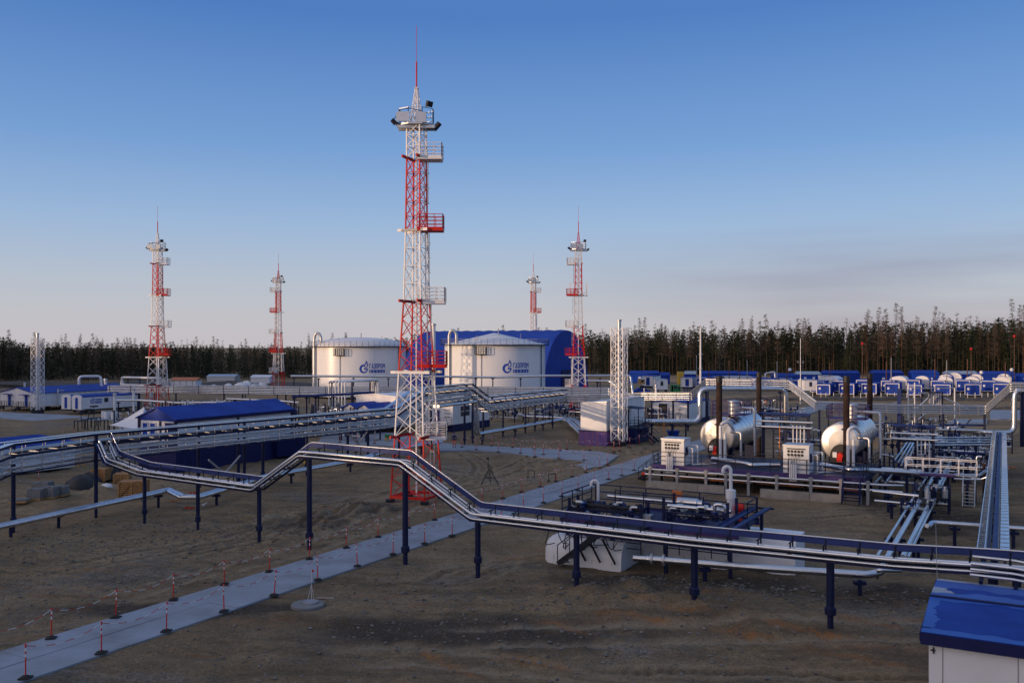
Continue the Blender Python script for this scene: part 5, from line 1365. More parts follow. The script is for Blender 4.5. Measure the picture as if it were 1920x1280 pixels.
pipeline('deck_pipe', 'fat silver pipe lying bent on the deck before the left heater', [fd(4.3, 3.6, DZ + .35), fd(7.6, 2.0, DZ + .35), fd(8.3, 1.6, DZ + .25), fd(10.4, 2.7, DZ + .3)], .2, rnd=.35, n=12)
pipeline('deck_pipe', 'thick silver pipe leaving the platform corner to the right', [fd(13.6, 4.0, DZ + .35), fd(16.2, 2.0, DZ + .35), P(1632, 881, 2.1), P(1722, 886, 2.0), P(1736, 893, 1.6)], .2, rnd=.35, n=12, sup=[P(1660, 883, 2.05), P(1700, 885, 2.0)])
# trestle with pipes between the heaters
def trestle(label, a0, a1, b0, z, seed):
    r = random.Random(seed); root = thing('pipe_trestle', label, 'pipe rack', fd(a0, b0, 0))
    for a_ in (a0, (a0 + a1) / 2, a1):
        m = MB(); m.fbox(fd, a_ - .13, a_ + .13, b0 - .1, b0 + .1, -.2, z + 1.2 if a_ != (a0 + a1) / 2 else z); m.build('post', 'navy_steel', root)
    m = MB(); m.fbox(fd, a0, a1, b0 - .08, b0 + .08, z - .2, z - .05); m.fbox(fd, a0, a1, b0 - .08, b0 + .08, z + 1.0, z + 1.12); m.build('girder', 'navy_steel', root)
    for k in range(3):
        m = MB(); m.tube([fd(a0 - .6, b0 - .35 + .3 * k, z + .1 + .5 * (k % 2)), fd(a1 + .4, b0 - .35 + .3 * k, z + .1 + .5 * (k % 2))], .11, 8); m.build('pipe', 'aluminium', root)
    m = MB(); m.tube([fd(a0 - .5, b0, z + 1.3), fd(a1 + .2, b0, z + 1.3)], .14, 8); m.build('pipe', 'tray_blue', root)
    for k in range(4):
        m = MB(); a_ = a1 - .3 - .33 * k; m.tube([fd(a_, b0 - .3, z + .3), fd(a_, b0 - .3, .4)], .06, 6); m.build('dropper', 'white_paint', root)
trestle('pipe trestle standing between the two heater vessels', 7.2, 11.3, 10.5, 4.6, 1)
trestle('pipe trestle right of the right heater vessel', 18.6, 21.5, 15.0, 3.6, 2)

# valve groups
def manifold(label, o, la, lb, h, seed, a=NB, b=AX, mm='aluminium', nr=7):
    r = random.Random(seed); f = frame(o, a, b); root = thing('valve_manifold', label, 'valves', o)
    for z in (.5, h * .62):
        m = MB(); m.tube([f(0, lb * .4, z), f(la, lb * .4, z)], .13, 8); m.build('header_pipe', mm, root)
    for k in range(nr):
        x = la * (k + .5) / nr; y = lb * r.uniform(.1, .9); hh = h * r.uniform(.55, 1)
        m = MB(); m.tube([f(x, lb * .4, .5), f(x, y, .5), f(x, y, hh), f(x + r.choice((-.4, .4)), y, hh)], r.choice((.07, .09, .11)), 7, round_=.15); m.build('riser', r.choice((mm, 'tray_blue', 'galvanised')), root)
        zv = hh * r.uniform(.45, .7)
        m = MB(); m.lathe(f(x, y, zv), [(.08, -.25), (.22, -.25), (.22, -.18), (.15, -.15), (.2, 0), (.15, .15), (.22, .18), (.22, .25), (.08, .25)], 10); v = m.build('valve', r.choice(('navy_steel', 'tray_blue', 'galvanised')), root)
        m = MB(); pz = f(x, y - .38, zv); m.lathe(pz, [(.17, -.02), (.21, -.02), (.21, .02), (.17, .02), (.17, -.02)], 12, b); m.beam(f(x, y, zv), f(x, y - .38, zv), .04, .04); m.beam(f(x - .18, y - .38, zv), f(x + .18, y - .38, zv), .03, .03); m.build('handwheel', r.choice(('navy_steel', 'dark_steel')), v)
    m = MB()
    for x, y in ((0, 0), (la, 0), (0, lb), (la, lb)): m.fbox(f, x - .07, x + .07, y - .07, y + .07, -.2, h)
    m.fbox(f, 0, la, -.06, .06, h * .5 - .1, h * .5); rails(m, [f(0, 0, 0), f(la, 0, 0)], h * .5, 1.0, .05); m.build('frame', 'navy_steel', root)
    return root
manifold('tangle of blue valves behind the right heater vessel', Q(1652, 97), 6.5, 3.0, 3.6, 11, nr=11)
manifold('blue valve group below the scaffold bridge', Q(1700, 96), 4.2, 2.5, 3.0, 12, nr=8)
manifold('valve group below the lit pipe bundle, right of centre', Q(1790, 83), 4.2, 2.0, 2.2, 13, nr=7)
manifold('valve group between the right heater and the walkway', Q(1668, 84), 3.0, 2.5, 2.4, 14, nr=6)
manifold('valve skid in dark blue steel right of the workshop roof', Q(560, 122), 7, 3, 4.2, 15, nr=12)
manifold('second valve skid farther right above the main rack', Q(610, 128), 4.5, 3, 3.8, 16, nr=9)
manifold('pale valve group behind the second mast', Q(340, 150), 5, 2.5, 3.0, 17, nr=7)
manifold('valve group left of the white tent', Q(214, 128), 4, 2.5, 3.2, 18, nr=7, mm='white_paint')
manifold('valves beside the left end of the pump house porch', Q(1214, 142), 3, 1.5, 2.6, 19, nr=4)
manifold('blue valves under the big pipe loop', Q(1380, 150), 6, 3, 3.4, 20, nr=9)
manifold('valves under the far sunlit rack, centre left', Q(470, 158), 7, 2.5, 2.6, 21, nr=9)
for k, (u, lab) in enumerate(((352, 'white lattice frame behind the workshop roof, left one'), (407, 'white lattice frame behind the workshop roof, middle one'), (421, 'white lattice frame behind the workshop roof, right one'))):
    p = Q(u, 145); root = thing('pipe_scaffold', lab, 'scaffold', p); root['_o'] = (0, 0, 0); m = MB(); lattice(m, 1.15, 1.15, 0, 3.6, 3, .09, .06, ROT); m.build('frame', 'white_paint', root)

manifold('dark valve rows between heater and walkway, nearer the platform', Q(1650, 78), 3.4, 3.0, 2.6, 22, nr=9)
manifold('blue-grey valve group at the far end of the four long pipes', Q(1752, 92), 5.0, 3.0, 2.6, 23, nr=10)
manifold('valve group under the right end of the three sunlit pipes', Q(1815, 80), 3.0, 2.5, 2.4, 24, nr=7)
manifold('small valve group where the thick pipes pass under the walkway', Q(1712, 68), 2.4, 1.6, 1.9, 25, nr=5)
manifold('small valves beside the ladder stair pipes', Q(1690, 62.5), 1.8, 1.2, 1.7, 26, nr=4)
manifold('valves behind the far end of the left heater vessel', Q(1450, 100), 5.0, 3.0, 3.2, 27, nr=9)
manifold('valves along the far rack right of the pipe bridge', Q(1790, 108), 6.0, 2.0, 2.2, 28, nr=8)

# crowded small piping of the process field
def process_field(label, o, la, lb, n_, seed, zmax=2.0):
    root = thing('process_piping', label, 'pipes', o); rp_ = random.Random(seed); fpz = frame(o, NB, AX)
    for k in range(n_):
        a0, b0, zz = rp_.uniform(0, la), rp_.uniform(0, lb), rp_.uniform(.4, zmax); r0 = rp_.choice((.05, .06, .08, .10)); l1, l2, hz_ = rp_.uniform(1.5, 6), rp_.uniform(.8, 3), rp_.uniform(-.6, 1.0)
        ae = min(la + .4, a0 + l2)
        if k % 3 == 0: pts = [fpz(a0, b0, zz), fpz(a0, b0 + l1, zz), fpz(ae + .05, b0 + l1, zz), fpz(ae + .05, b0 + l1, max(.1, zz + hz_))]
        elif k % 3 == 1: pts = [fpz(a0, b0, .1), fpz(a0, b0, zz), fpz(min(la + .5, a0 + l2 * 1.5) + .05, b0, zz), fpz(min(la + .5, a0 + l2 * 1.5) + .05, b0 + l1 * .4, zz)]
        else: pts = [fpz(a0, b0, zz + .8), fpz(a0, b0, zz), fpz(a0 + .01, b0 + l2, zz), fpz(a0 + .6, b0 + l2, zz)]
        m = MB(); m.tube(pts, r0, 7, round_=.15); m.build('pipe', rp_.choice(('aluminium', 'galvanised', 'tray_blue', 'aluminium', 'navy_steel')), root)
    for k in range(n_ // 2):
        q = fpz(rp_.uniform(0, la), rp_.uniform(0, lb), 0); hh_ = rp_.uniform(.5, zmax + .4); m = MB(); m.beam(q, q + Vector((0, 0, hh_)), .1, .1); m.beam(q + Vector((0, 0, hh_)) - NB * .35, q + Vector((0, 0, hh_)) + NB * .35, .1, .1); m.build('support', 'navy_steel', root)
    for k in range(n_ // 3):
        q = fpz(rp_.uniform(.5, la), rp_.uniform(0, lb), rp_.uniform(.7, zmax)); m = MB(); m.lathe(q, [(0, -.3), (.14, -.28), (.22, -.2), (.14, -.12), (.2, .0), (.14, .12), (.22, .2), (0, .3)], 9); m.beam(q, q + Vector((0, 0, .6)), .05, .05); m.lathe(q + Vector((0, 0, .6)), [(.16, -.02), (.2, 0), (.16, .02)], 10); m.build('valve', rp_.choice(('tray_blue', 'navy_steel', 'galvanised')), root)
process_field('crowded small pipes, elbows and supports filling the field right of the heaters', Vector((P(1668, 905).x, P(1668, 905).y, 0)), 6.8, 25, 66, 77, 2.2)
process_field('low tangle of pipes and valves behind the workshop roof, left of the tallest mast', Q(520, 128), 12, 22, 70, 78, 3.4)
process_field('pipes and valves under the far rack, between the box house and the right tank', Q(960, 146), 13, 12, 50, 79, 2.6)
process_field('blue pipes and pumps on the ground behind the left heater, under the big loop', Q(1350, 140), 9, 18, 50, 80, 2.4)
process_field('pipes and valves on the ground between the second mast and the white cabins', Q(262, 140), 8, 16, 45, 81, 2.8)
process_field('scattered pipes and supports on the ground behind the right heater', Q(1590, 118), 12, 16, 45, 82, 2.0)
# busy middle distance, left of centre
for k, (u, d, la, lab) in enumerate(((258, 152, 6, 'valve group just left of the second mast foot'), (310, 148, 5, 'valve group at the second mast foot, right side'), (443, 146, 6, 'valve group above the middle of the workshop roof'), (500, 150, 6, 'valve group above the right end of the workshop roof'), (585, 140, 5, 'dark valve group left of the white pipe rows'), (672, 146, 6, 'valve group under the white pipe rows'), (640, 118, 4, 'valve group left of the two small cabins'), (720, 150, 5, 'valve group behind the small cream house'), (905, 150, 6, 'valve group below the right storage tank'), (1030, 150, 6, 'valve group left of the antenna mast foot'))):
    manifold(lab, Q(u, d), la, 3, 3.0 + .3 * (k % 3), 60 + k, nr=9, mm='aluminium' if k % 2 else 'galvanised')
pipeline('overhead_pipeline', 'blue overhead pipe on posts above the valve skids, left of the tallest mast', [Q(548, 132, 4.9), Q(640, 136, 5.0), Q(700, 140, 5.1)], .16, 'tray_blue', double=.2, sup=[Q(u, 132 + (u - 548) * .05, 4.9) for u in (552, 575, 592, 625, 660, 698)])
pipeline('ground_pipeline', 'long pale pipe behind the workshop roof', [Q(425, 152, 3.4), Q(522, 150, 3.2), Q(560, 148, 3.0)], .16, sup=[Q(440, 151.7, 3.4), Q(480, 151, 3.3), Q(520, 150, 3.2)])
pipeline('ground_pipeline', 'pale pipes between the white cabins and the second mast', [Q(215, 150, 3.3), Q(262, 150, 3.3), Q(330, 148, 3.0), Q(420, 146, 3.2)], .15, double=.22, sup=[Q(u, 149.5, 3.2) for u in (222, 262, 320, 370)])
pipeline('ground_pipeline', 'grey pipe pair running low toward the far rack under the left tank', [Q(440, 200, 2.6), Q(600, 196, 2.6), Q(700, 190, 2.6)], .2, double=.3, sup=[Q(u, 197, 2.6) for u in (460, 520, 580, 640)])

# scaffold bridge of pipes, right background
o = Q(1700, 128); root = thing('pipe_bridge', 'pipe bridge with diagonal braces and a white ladder before the blue cabins', 'pipe bridge', o)
for u0, v0, u1, v1, r_ in ((1716, 768, 1753, 735, .16), (1768, 745, 1818, 768, .13), (1722, 737, 1764, 735, .1), (1708, 728, 1790, 727, .07), (1660, 763, 1688, 752, .1), (1720, 788, 1735, 775, .12)):
    m = MB(); m.tube([Q(u0, 128, ZV(v0, 128)), Q(u1, 128, ZV(v1, 128))], r_, 8); m.build('pipe', 'galvanised', root)
for u, v in ((1703, 718), (1715, 717), (1790, 727), (1728, 735), (1767, 735)):
    m = MB(); m.tube([Q(u, 128, -.2), Q(u, 128, ZV(v, 128))], .1, 8); m.build('post', 'white_paint' if u < 1720 or u == 1790 else 'navy_steel', root)
m = MB()
for z in np.arange(.5, 6.6, .6): m.beam(Q(1703, 128, z), Q(1715, 128, z), .06, .06)
m.build('rungs', 'white_paint', root)
m = MB(); m.fbox(frame(Q(1686, 127)), -.2, .2, -.25, .25, 0, 6.3); m.build('cable_riser', 'tray_blue', root)
for k in range(8):
    m = MB(); u = 1742 + 3.2 * k; m.tube([Q(u, 127.5, ZV(757, 127.5)), Q(u, 127.5, ZV(736 - (k % 3), 127.5))], .06, 7); m.lathe(Q(u, 127.5, ZV(735, 127.5)), [(0, -.1), (.11, -.06), (.11, .06), (0, .1)], 8); m.build('valve_stem', 'navy_steel', root)
m = MB(); m.box(Q(1753, 129).x, Q(1767, 129).x, 129, 131, ZV(758, 129), ZV(742, 129)); m.build('cabinet', 'white_panel', root)

# ================================================================== PIPE FIELD ON THE RIGHT
z = 1.15
for u0, v0, u1, v1, r_, lab in ((1662, 1015, 1717, 926, .09, 'leftmost thin pipe of the four running away at right'), (1681, 1015, 1732, 925, .165, 'thick left pipe of the four running away at right'), (1707, 1016, 1747, 930, .15, 'thick right pipe of the four running away at right'), (1716, 1016, 1753, 931, .08, 'rightmost thin pipe of the four running away at right')):
    a = P(u0, v0, z); b_ = P(u1, v1, z); d = AX
    pts = [a - d * (6.9 if r_ > .16 else 4.2), a + d * 47]
    pipeline('long_pipe', lab, pts, r_, n=12, cat='pipe', sup=[a + d * t for t in (2, 12, 22, 32, 42)])
a = P(1681, 1015, z) - AX * 6.9
pipeline('ground_pipeline', 'silver pipe in front of the white insulated tanks, below the front rack', [P(1188, 1045, .85), P(1425, 1064, .85), Vector((a.x - .75, a.y - .25, .85)), Vector((a.x - .1, a.y - .2, 1.0)), a], .19, rnd=.3, n=14, sup=[P(1322, 1056, .85), P(1612, 1080, .85)],
         flanges=[(P(1222, 1047.7, .85), P(1425, 1064, .85) - P(1188, 1045, .85)), (P(1244, 1049.5, .85), P(1425, 1064, .85) - P(1188, 1045, .85))])
pipeline('pipe_elbow', 'small silver branch pipe bent like a U near the blue roof', [P(1645, 1082, .5), P(1645, 1068, 1.15), P(1690, 1069, 1.15)], .11, rnd=.25, n=10)
pipeline('ground_pipeline', 'silver pipe crossing under the straight right rack', [P(1741, 988, 1.0), P(1748, 979, 1.1), P(1834, 985, 1.1), P(1990, 996, 1.1)], .16, rnd=.3, n=12, sup=[P(1790, 982, 1.1), P(1900, 990, 1.1)])
root = thing('vent_pipe', 'short grey stub pipe rising from the right pipe run', 'vent pipe', P(1737, 985)); m = MB(); m.tube([P(1738, 985, .9), P(1738, 985, 2.6)], .12, 10); m.build('pipe', 'galvanised', root)
# walkway over the pipes
wo_ = P(1697, 885, 2.0); wo_.z = 0; fw = frame(wo_, NB, AX)
root = thing('walkway', 'railed crossing walkway over the pipes at right, railing lit orange', 'walkway', wo_)
m = MB(); m.fbox(fw, 0, 5.2, 0, 1.0, 1.95, 2.0); m.build('deck', 'grey_steel', root)
for b0 in (0, 1.0):
    m = MB(); rails(m, [fw(0, b0, 0), fw(5.2, b0, 0)], 2.0, 1.15, .045, mids=1, step=1.3); m.build('railing', 'white_paint', root)
for a0 in (.1, 5.1):
    m = MB(); m.fbox(fw, a0 - .06, a0 + .06, .1, .22, -.2, 1.95); m.fbox(fw, a0 - .06, a0 + .06, .8, .92, -.2, 1.95); m.build('leg', 'navy_steel', root)
m = MB()
for k in range(9): m.fbox(fw, 4.3, 5.1, -.25 - .28 * k, -.05 - .28 * k, 1.8 - .22 * k, 1.84 - .22 * k)
for a0 in (4.28, 5.12): m.beam(fw(a0, 0, 1.95), fw(a0, -2.5, -.05), .05, .14); m.beam(fw(a0, 0, 3.0), fw(a0, -2.5, 1.0), .05, .05)
m.build('stair', 'galvanised', root)
root = thing('pipe_bundle', 'three sunlit pipes across the right field, bent down at their left end', 'pipes', P(1780, 870))
for k in range(4):
    zz = 3.0 + .0 * k; v = 820.5 + 4.6 * k
    a = P(1707 + 3 * k, v, 3.0); b_ = P(1862, v - .8, 3.0)
    m = MB(); m.tube([P(1678 + 6 * k, v + 42, 2.2), a, b_], .085, 8, round_=.3); m.build('pipe', 'aluminium', root)
for u in (1730, 1780, 1830):
    m = MB(); m.beam(P(u, 822, 2.88), P(u, 836, 2.88), .1, .1); p = P(u, 829, 2.9); m.tube([(p.x, p.y, -.2), (p.x, p.y, 2.86)], .1, 8); m.build('support', 'navy_steel', root)
for k, (pts, r_, lab) in enumerate((([P(1712, 842, 1.3), P(1744, 842, 1.3), P(1748, 846, 1.3), P(1752, 856, 1.2)], .13, 'bent silver pipe left of the valve group at right'), ([P(1760, 842, 1.4), P(1762, 838, 1.4), P(1795, 840, 1.4), P(1798, 852, 1.2)], .13, 'second bent silver pipe beside the valve group at right'),
                                    ([P(1795, 862, 1.2), P(1830, 862, 1.2), P(1832, 868, 1.2), P(1800, 871, 1.2)], .11, 'thin U-shaped pipe loop left of the right rack'), ([P(1800, 853, 1.5), P(1833, 854, 1.5), P(1838, 836, 1.5)], .1, 'thin L-shaped pipe near the far end of the right rack'),
                                    ([P(1789, 890, 1.9), P(1836, 891, 1.9), P(1850, 881, 2.2)], .12, 'brown-lit pipe bending up to the right rack'), ([P(1789, 897, 1.9), P(1838, 899, 1.9), P(1852, 893, 2.2)], .07, 'thin brown-lit pipe just below its thicker neighbour'), ([P(1725, 889, 1.95), P(1789, 892, 1.95)], .12, 'dark purple pipe crossing below the walkway'),
                                    ([P(1637, 920, 1.3), P(1695, 927, 1.3), P(1728, 930, 1.3), P(1731, 938, 1.2)], .13, 'silver pipe run right of the ladder stair, upper'), ([P(1640, 938, 1.0), P(1704, 944, 1.0)], .09, 'silver pipe run right of the ladder stair, lower'),
                                    ([P(1640, 905, 1.2), P(1676, 870, 1.2), P(1675, 856, 2.2), P(1668, 855, 2.2)], .1, 'crooked vent pipe between stair and walkway'), ([P(1660, 905, 1.2), P(1700, 858, 1.2)], .11, 'slanting silver pipe left of the walkway'),
                                    ([P(1762, 796, 2.0), P(1848, 797, 2.0)], .12, 'blue pipe run below the far rack, upper'), ([P(1760, 805, 1.7), P(1838, 807, 1.7)], .13, 'silver pipe run below the far rack, lower'))):
    pipeline('field_pipe', lab, pts, r_, 'tray_blue' if 'blue' in lab else ('purple_steel' if 'purple' in lab else 'aluminium'), rnd=.25, n=8, sup=[lerp(pts[0], pts[1], .5)])
root = thing('instrument_cluster', 'cluster of instruments, hoses and cables hanging below the walkway', 'instruments', P(1752, 945))
for k in range(5):
    p = P(1728 + 11 * k, 925 + 3 * (k % 2), 1.6)
    m = MB(); m.lathe(p, [(0, -.35), (.2, -.3), (.2, .25), (.12, .3), (.12, .5), (0, .5)], 10); m.build('meter', ['dark_steel', 'galvanised', 'navy_steel'][k % 3], root)
    m = MB(); q = P(1742 + 7 * k, 940 + 4 * (k % 3), .5); m.tube([p + Vector((0, 0, .4)), lerp(p, q, .3) + Vector((.2, -.2, .5)), q], .03, 5, round_=.4); m.build('hose', 'rubber', root)
root = thing('barrier_beam', 'brown post with a horizontal orange-lit beam across the right rack', 'barrier', P(1845, 897)); a = P(1845, 870, 2.6)
m = MB(); m.tube([(a.x, a.y, -.2), a], .12, 8); m.build('post', 'stack_rust', root)
m = MB(); q = P(1838, 869, 2.7); e = P(1890, 875, 2.75); m.tube([q, e], .055, 8); m.build('beam', 'stack_rust', root)
m = MB(); m.tube([e, P(1906, 877, 2.75)], .045, 8); m.build('beam_tip', 'orange_paint', root)

# ================================================================== FRONT SKID WITH WHITE INSULATED TANKS
g0 = P(1013, 1045); fg = frame(g0, NB, AX)
def white_tank(label, a0, a1, b0, b1, h, rl, seams=1.2, slope=.6):
    root = thing('insulated_tank', label, 'tank', fg(a0, b0, 0), 'white insulated tanks')
    m = MB(); N = 8
    prof = [(b0, -.3), (b0 + .02, h * .18)] + [(b0 + .02 + slope * (1 - math.cos(math.pi / 2 * k / N)), h * .18 + h * .82 * math.sin(math.pi / 2 * k / N)) for k in range(1, N + 1)]
    prof += [(b1, h), (b1, -.3)]
    def sec(a, k): return [fg(a, b0 + (b_ - b0) * 1 + (0 if b_ > b0 + .8 else k * .5), z * (1 - .18 * k) if z > 0 else z) for b_, z in prof]
    cuts = [(a0, 1.0), (a0 + rl * .4, .35), (a0 + rl, 0), (a1, 0)] if rl else [(a0, 0), (a1, 0)]
    S_ = [sec(a, k) for a, k in cuts]; n_ = len(prof)
    vs = [p for s_ in S_ for p in s_]; fs = []
    for i in range(len(S_) - 1):
        for j in range(n_ - 1): fs.append((i * n_ + j, (i + 1) * n_ + j, (i + 1) * n_ + j + 1, i * n_ + j + 1))
    m.add(vs, fs); m.add(S_[0], [tuple(range(n_))]); m.add(S_[-1], [tuple(range(n_ - 1, -1, -1))]); recalc(m.build('body', 'white_panel', root))
    m = MB(); k = a0 + (rl or 0) + .1
    while k < a1 - .1:
        m.add([fg(k - .012, b0 - .012, 0), fg(k + .012, b0 - .012, 0), fg(k + .012, b0 + .008, h * .18), fg(k - .012, b0 + .008, h * .18)], [(0, 1, 2, 3)]); k += seams
    m.build('panel_joint', 'grey_steel', root); return root
t1 = white_tank('shorter white insulated tank with a rounded shoulder, left of the front skid', 0, 4.95, .15, 3.4, 1.22, .7, slope=.8)
t2 = white_tank('longer white insulated tank behind the front pipe rack', 5.0, 13.7, 3.5, 6.2, 1.75, 0)
root = thing('pump_skid', 'railed blue equipment deck over the white insulated tanks', 'platform', fg(5, 3, 0)); SZ = 2.35
m = MB(); m.fbox(fg, .9, 11.3, .9, 5.3, SZ - .08, SZ); m.build('deck', 'navy_wall', root)
m = MB(); m.fbox(fg, .85, 11.35, .84, .9, SZ - .3, SZ + .06); m.fbox(fg, .85, 11.35, 5.3, 5.36, SZ - .3, SZ + .1); m.fbox(fg, .84, .9, .9, 5.3, SZ - .3, SZ + .1); m.build('edge_beam', 'purple_steel', root)
for pts in ([fg(1.2, 5.25, 0), fg(11.2, 5.25, 0)], [fg(.95, .95, 0), fg(.95, 5.25, 0)], [fg(3.2, 3.6, 0), fg(8.6, 3.6, 0)], [fg(11.25, 5.25, 0), fg(11.25, 3.0, 0)]):
    m = MB(); rails(m, pts, SZ, 1.3, .06, step=1.6); m.build('railing', 'navy_steel', root)
for a0 in (1.2, 4.0, 7.2, 10.8):
    for b0 in (1.2, 5.0):
        m = MB(); m.fbox(fg, a0 - .09, a0 + .09, b0 - .09, b0 + .09, -.3, SZ - .1); m.build('leg', 'navy_steel', root)
m = MB()
for k in range(9): m.fbox(fg, 4.4 - .33 * k - .3, 4.4 - .33 * k, -.75, .2, SZ - .26 * (k + 1) - .04, SZ - .26 * (k + 1))
for b0 in (-.8, .25):
    m.beam(fg(4.5, b0, SZ), fg(1.5, b0, 0), .06, .26); m.beam(fg(4.5, b0, SZ + 1.05), fg(1.5, b0, 1.05), .05, .05)
    for t in (0, .25, .5, .75, 1): m.beam(fg(4.5 - 3 * t, b0, SZ * (1 - t)), fg(4.5 - 3 * t, b0, SZ * (1 - t) + 1.05), .05, .05)
m.fbox(fg, 4.4, 6.4, -.8, .9, SZ - .1, SZ - .02); m.build('stair', 'dark_steel', root)
m = MB(); m.fbox(fg, 6.3, 6.9, 4.9, 5.05, SZ + .55, SZ + 1.35); m.build('rust_panel', 'orange_paint', root)
m = MB()
for k in range(4): m.fbox(fg, 2.1 + 1.2 * k, 2.7 + 1.2 * k, 1.2, 1.7, SZ, SZ + .3 + .15 * (k % 2))
m.build('junction_boxes', 'galvanised', root)
mf = manifold('dark valve group at the left front of the skid deck', fg(1.4, 1.0, SZ), 4.4, 1.2, 1.1, 32, nr=9, mm='dark_steel'); mf.location.z = SZ; mf['_o'] = (0, 0, 0)
root = thing('cable_bundle', 'black cables hanging over the front of the shorter white tank', 'cables', fg(2.5, 0, 1.0)); rc_ = random.Random(4)
for k in range(9):
    a_ = .5 + .5 * k; m = MB(); m.tube([fg(a_, .85, SZ - .1), fg(a_ + rc_.uniform(-.2, .2), .3, 1.5), fg(a_ + rc_.uniform(-.3, .5), .0, rc_.uniform(.5, 1.1)), fg(a_ + rc_.uniform(.3, .8), .1, rc_.uniform(.9, 1.4))], .028, 5, round_=.3); m.build('cable', 'rubber', root)
for k in range(3):
    m = MB(); m.beam(fg(2.9 + .9 * k, -.05, .15), fg(2.1 + .9 * k, -.02, 1.5), .09, .09); m.build('brace', 'dark_steel', root)
pipeline('deck_pipe', 'white pipe with a silver motor lying along the front skid', [fg(2.3, 4.6, SZ + .75), fg(6.6, 4.4, SZ + .75), fg(9.4, 3.9, SZ + .7)], .1, rnd=.2)
root = thing('pump', 'silver cylindrical motor with pump on the front skid', 'pump', fg(7.6, 4.0, SZ))
m = MB(); m.lathe(fg(6.9, 4.1, SZ + .85), [(0, 0), (.27, .02), (.27, 1.2), (.2, 1.25), (.2, 1.5), (0, 1.5)], 16, NB); m.build('motor', 'aluminium', root)
m = MB(); m.fbox(fg, 7.0, 8.6, 3.8, 4.4, SZ, SZ + .5); m.build('base', 'navy_steel', root)
mf = manifold('valve group on the right half of the front skid', fg(7.0, 1.4, SZ), 3.6, 1.8, 1.5, 31, nr=7); mf.location.z = SZ; mf['_o'] = (0, 0, 0)
root = thing('pump', 'bright red pump at the right end of the front skid', 'pump', fg(10.3, 4.4, SZ))
m = MB(); m.lathe(fg(10.2, 4.4, SZ + .75), [(0, 0), (.22, .02), (.26, .2), (.22, .5), (0, .52)], 14, NB); m.fbox(fg, 10.25, 10.6, 4.25, 4.55, SZ + .05, SZ + .6); m.build('housing', 'red_paint', root)
def goose(label, p, z0, z1, r_, side=-1, thick=None):
    root = thing('vent_pipe', label, 'vent pipe', (p.x, p.y, z0)); q = Vector((p.x, p.y, 0))
    pts = [q + Vector((0, 0, z0)), q + Vector((0, 0, z1 - .2))]
    for k in range(1, 7):
        t = math.pi * k / 6; pts.append(q + Vector((side * .22 * (1 - math.cos(t)), 0, z1 - .2 + .22 * math.sin(t))))
    pts.append(pts[-1] + Vector((0, 0, -.12))); m = MB(); m.tube(pts, r_, 10); m.build('pipe', 'white_paint', root)
    if thick:
        m = MB(); m.lathe(q, [(r_, z0), (thick, z0), (thick, z0 + 1.2), (thick * 1.3, z0 + 1.2), (thick * 1.3, z0 + 1.7), (r_, z0 + 1.75)], 14); m.build('silencer', 'white_paint', root)
goose('thin white goose-neck vent at the left end of the front skid', fg(1.5, 5.0, 0), SZ - .1, ZV(901, fg(1.5, 5, 0).y), .09)
goose('fat white goose-neck vent at the right of the front skid', fg(9.9, 4.6, 0), SZ, ZV(875, fg(9.9, 4.6, 0).y), .1, -1, .22)
root = thing('hose_bundle', 'three bent blue pipes at the left corner of the front skid', 'pipes', fg(1.6, 3.2, SZ))
for k in range(3):
    m = MB(); m.tube([fg(.5 + .35 * k, 2.3, SZ - .6), fg(.55 + .35 * k, 2.5, SZ + .15), fg(.9 + .35 * k, 3.3, SZ + .35), fg(1.5 + .35 * k, 4.4, SZ + .35)], .11, 8, round_=.3); m.build('pipe', 'tray_blue', root)
root = thing('cable_ramp', 'slanting blue cable tray between the front skid and the front rack', 'cable tray', fg(11.8, 3.0, 0))
q0 = P(1360, 992, 2.9); q1 = P(1428, 952, 3.0); 
for s_ in (-.35, .35):
    m = MB(); o_ = AX.cross(Vector((0, 0, 1))) * s_; m.beam(q0 + o_, q1 + o_, .28, .09); m.beam(q0 + o_ * 1.5 + Vector((0, 0, .06)), q1 + o_ * 1.5 + Vector((0, 0, .06)), .05, .1); m.build('tray', 'tray_blue', root)
m = MB(); post(m, q1, 2.9, .1, False); m.beam(q1 - NB * .7, q1 + NB * .7, .1, .1); m.build('post', 'navy_steel', root)

# ================================================================== BLUE-ROOFED HOUSE IN THE FRONT RIGHT CORNER
c = Vector(((1728 - 960) / F * 30.07, 30.07, 0)) + AX * .25 - BX * .2
root, f = gable('utility_house', 'white house with frosted blue roof in the lower right corner', 'building', Vector((c.x, c.y, 0)), 7.4, 7, 2.72, 2.75, 0, seams=0)
bpy.data.objects.remove(root.children[1]) if len(root.children) > 1 else None
for ch in list(root.children): bpy.data.objects.remove(ch)
fc = frame(c, NB, AX); Ln = 12.0; Wd = 7.4
m = MB(); m.fbox(fc, 0, Ln, 0, Wd, -.2, 2.62); m.build('wall', 'white_panel', root)
m = MB()
for k in (.42, 2.6, 4.8, 7.0, 9.2): m.fbox(fc, k - .015, k + .015, -.012, .01, 0, 2.6)
m.build('panel_joint', 'grey_steel', root)
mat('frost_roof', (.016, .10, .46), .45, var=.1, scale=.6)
zr = 3.06; o = .22
m = MB(); A0, A1, B0, B1, R0, R1 = fc(-o, -o, 2.82), fc(Ln + o, -o, 2.82), fc(-o, Wd + o, 2.82), fc(Ln + o, Wd + o, 2.82), fc(-o, Wd / 2, zr), fc(Ln + o, Wd / 2, zr); dn = Vector((0, 0, -.08))
m.box8([A0 + dn, A1 + dn, R1 + dn, R0 + dn, A0, A1, R1, R0]); m.box8([R0 + dn + Vector((0, .002, 0)), R1 + dn, B1 + dn, B0 + dn, R0 + Vector((0, .002, 0)), R1, B1, B0]); rf = recalc(m.build('roof', 'blue_roof', root))
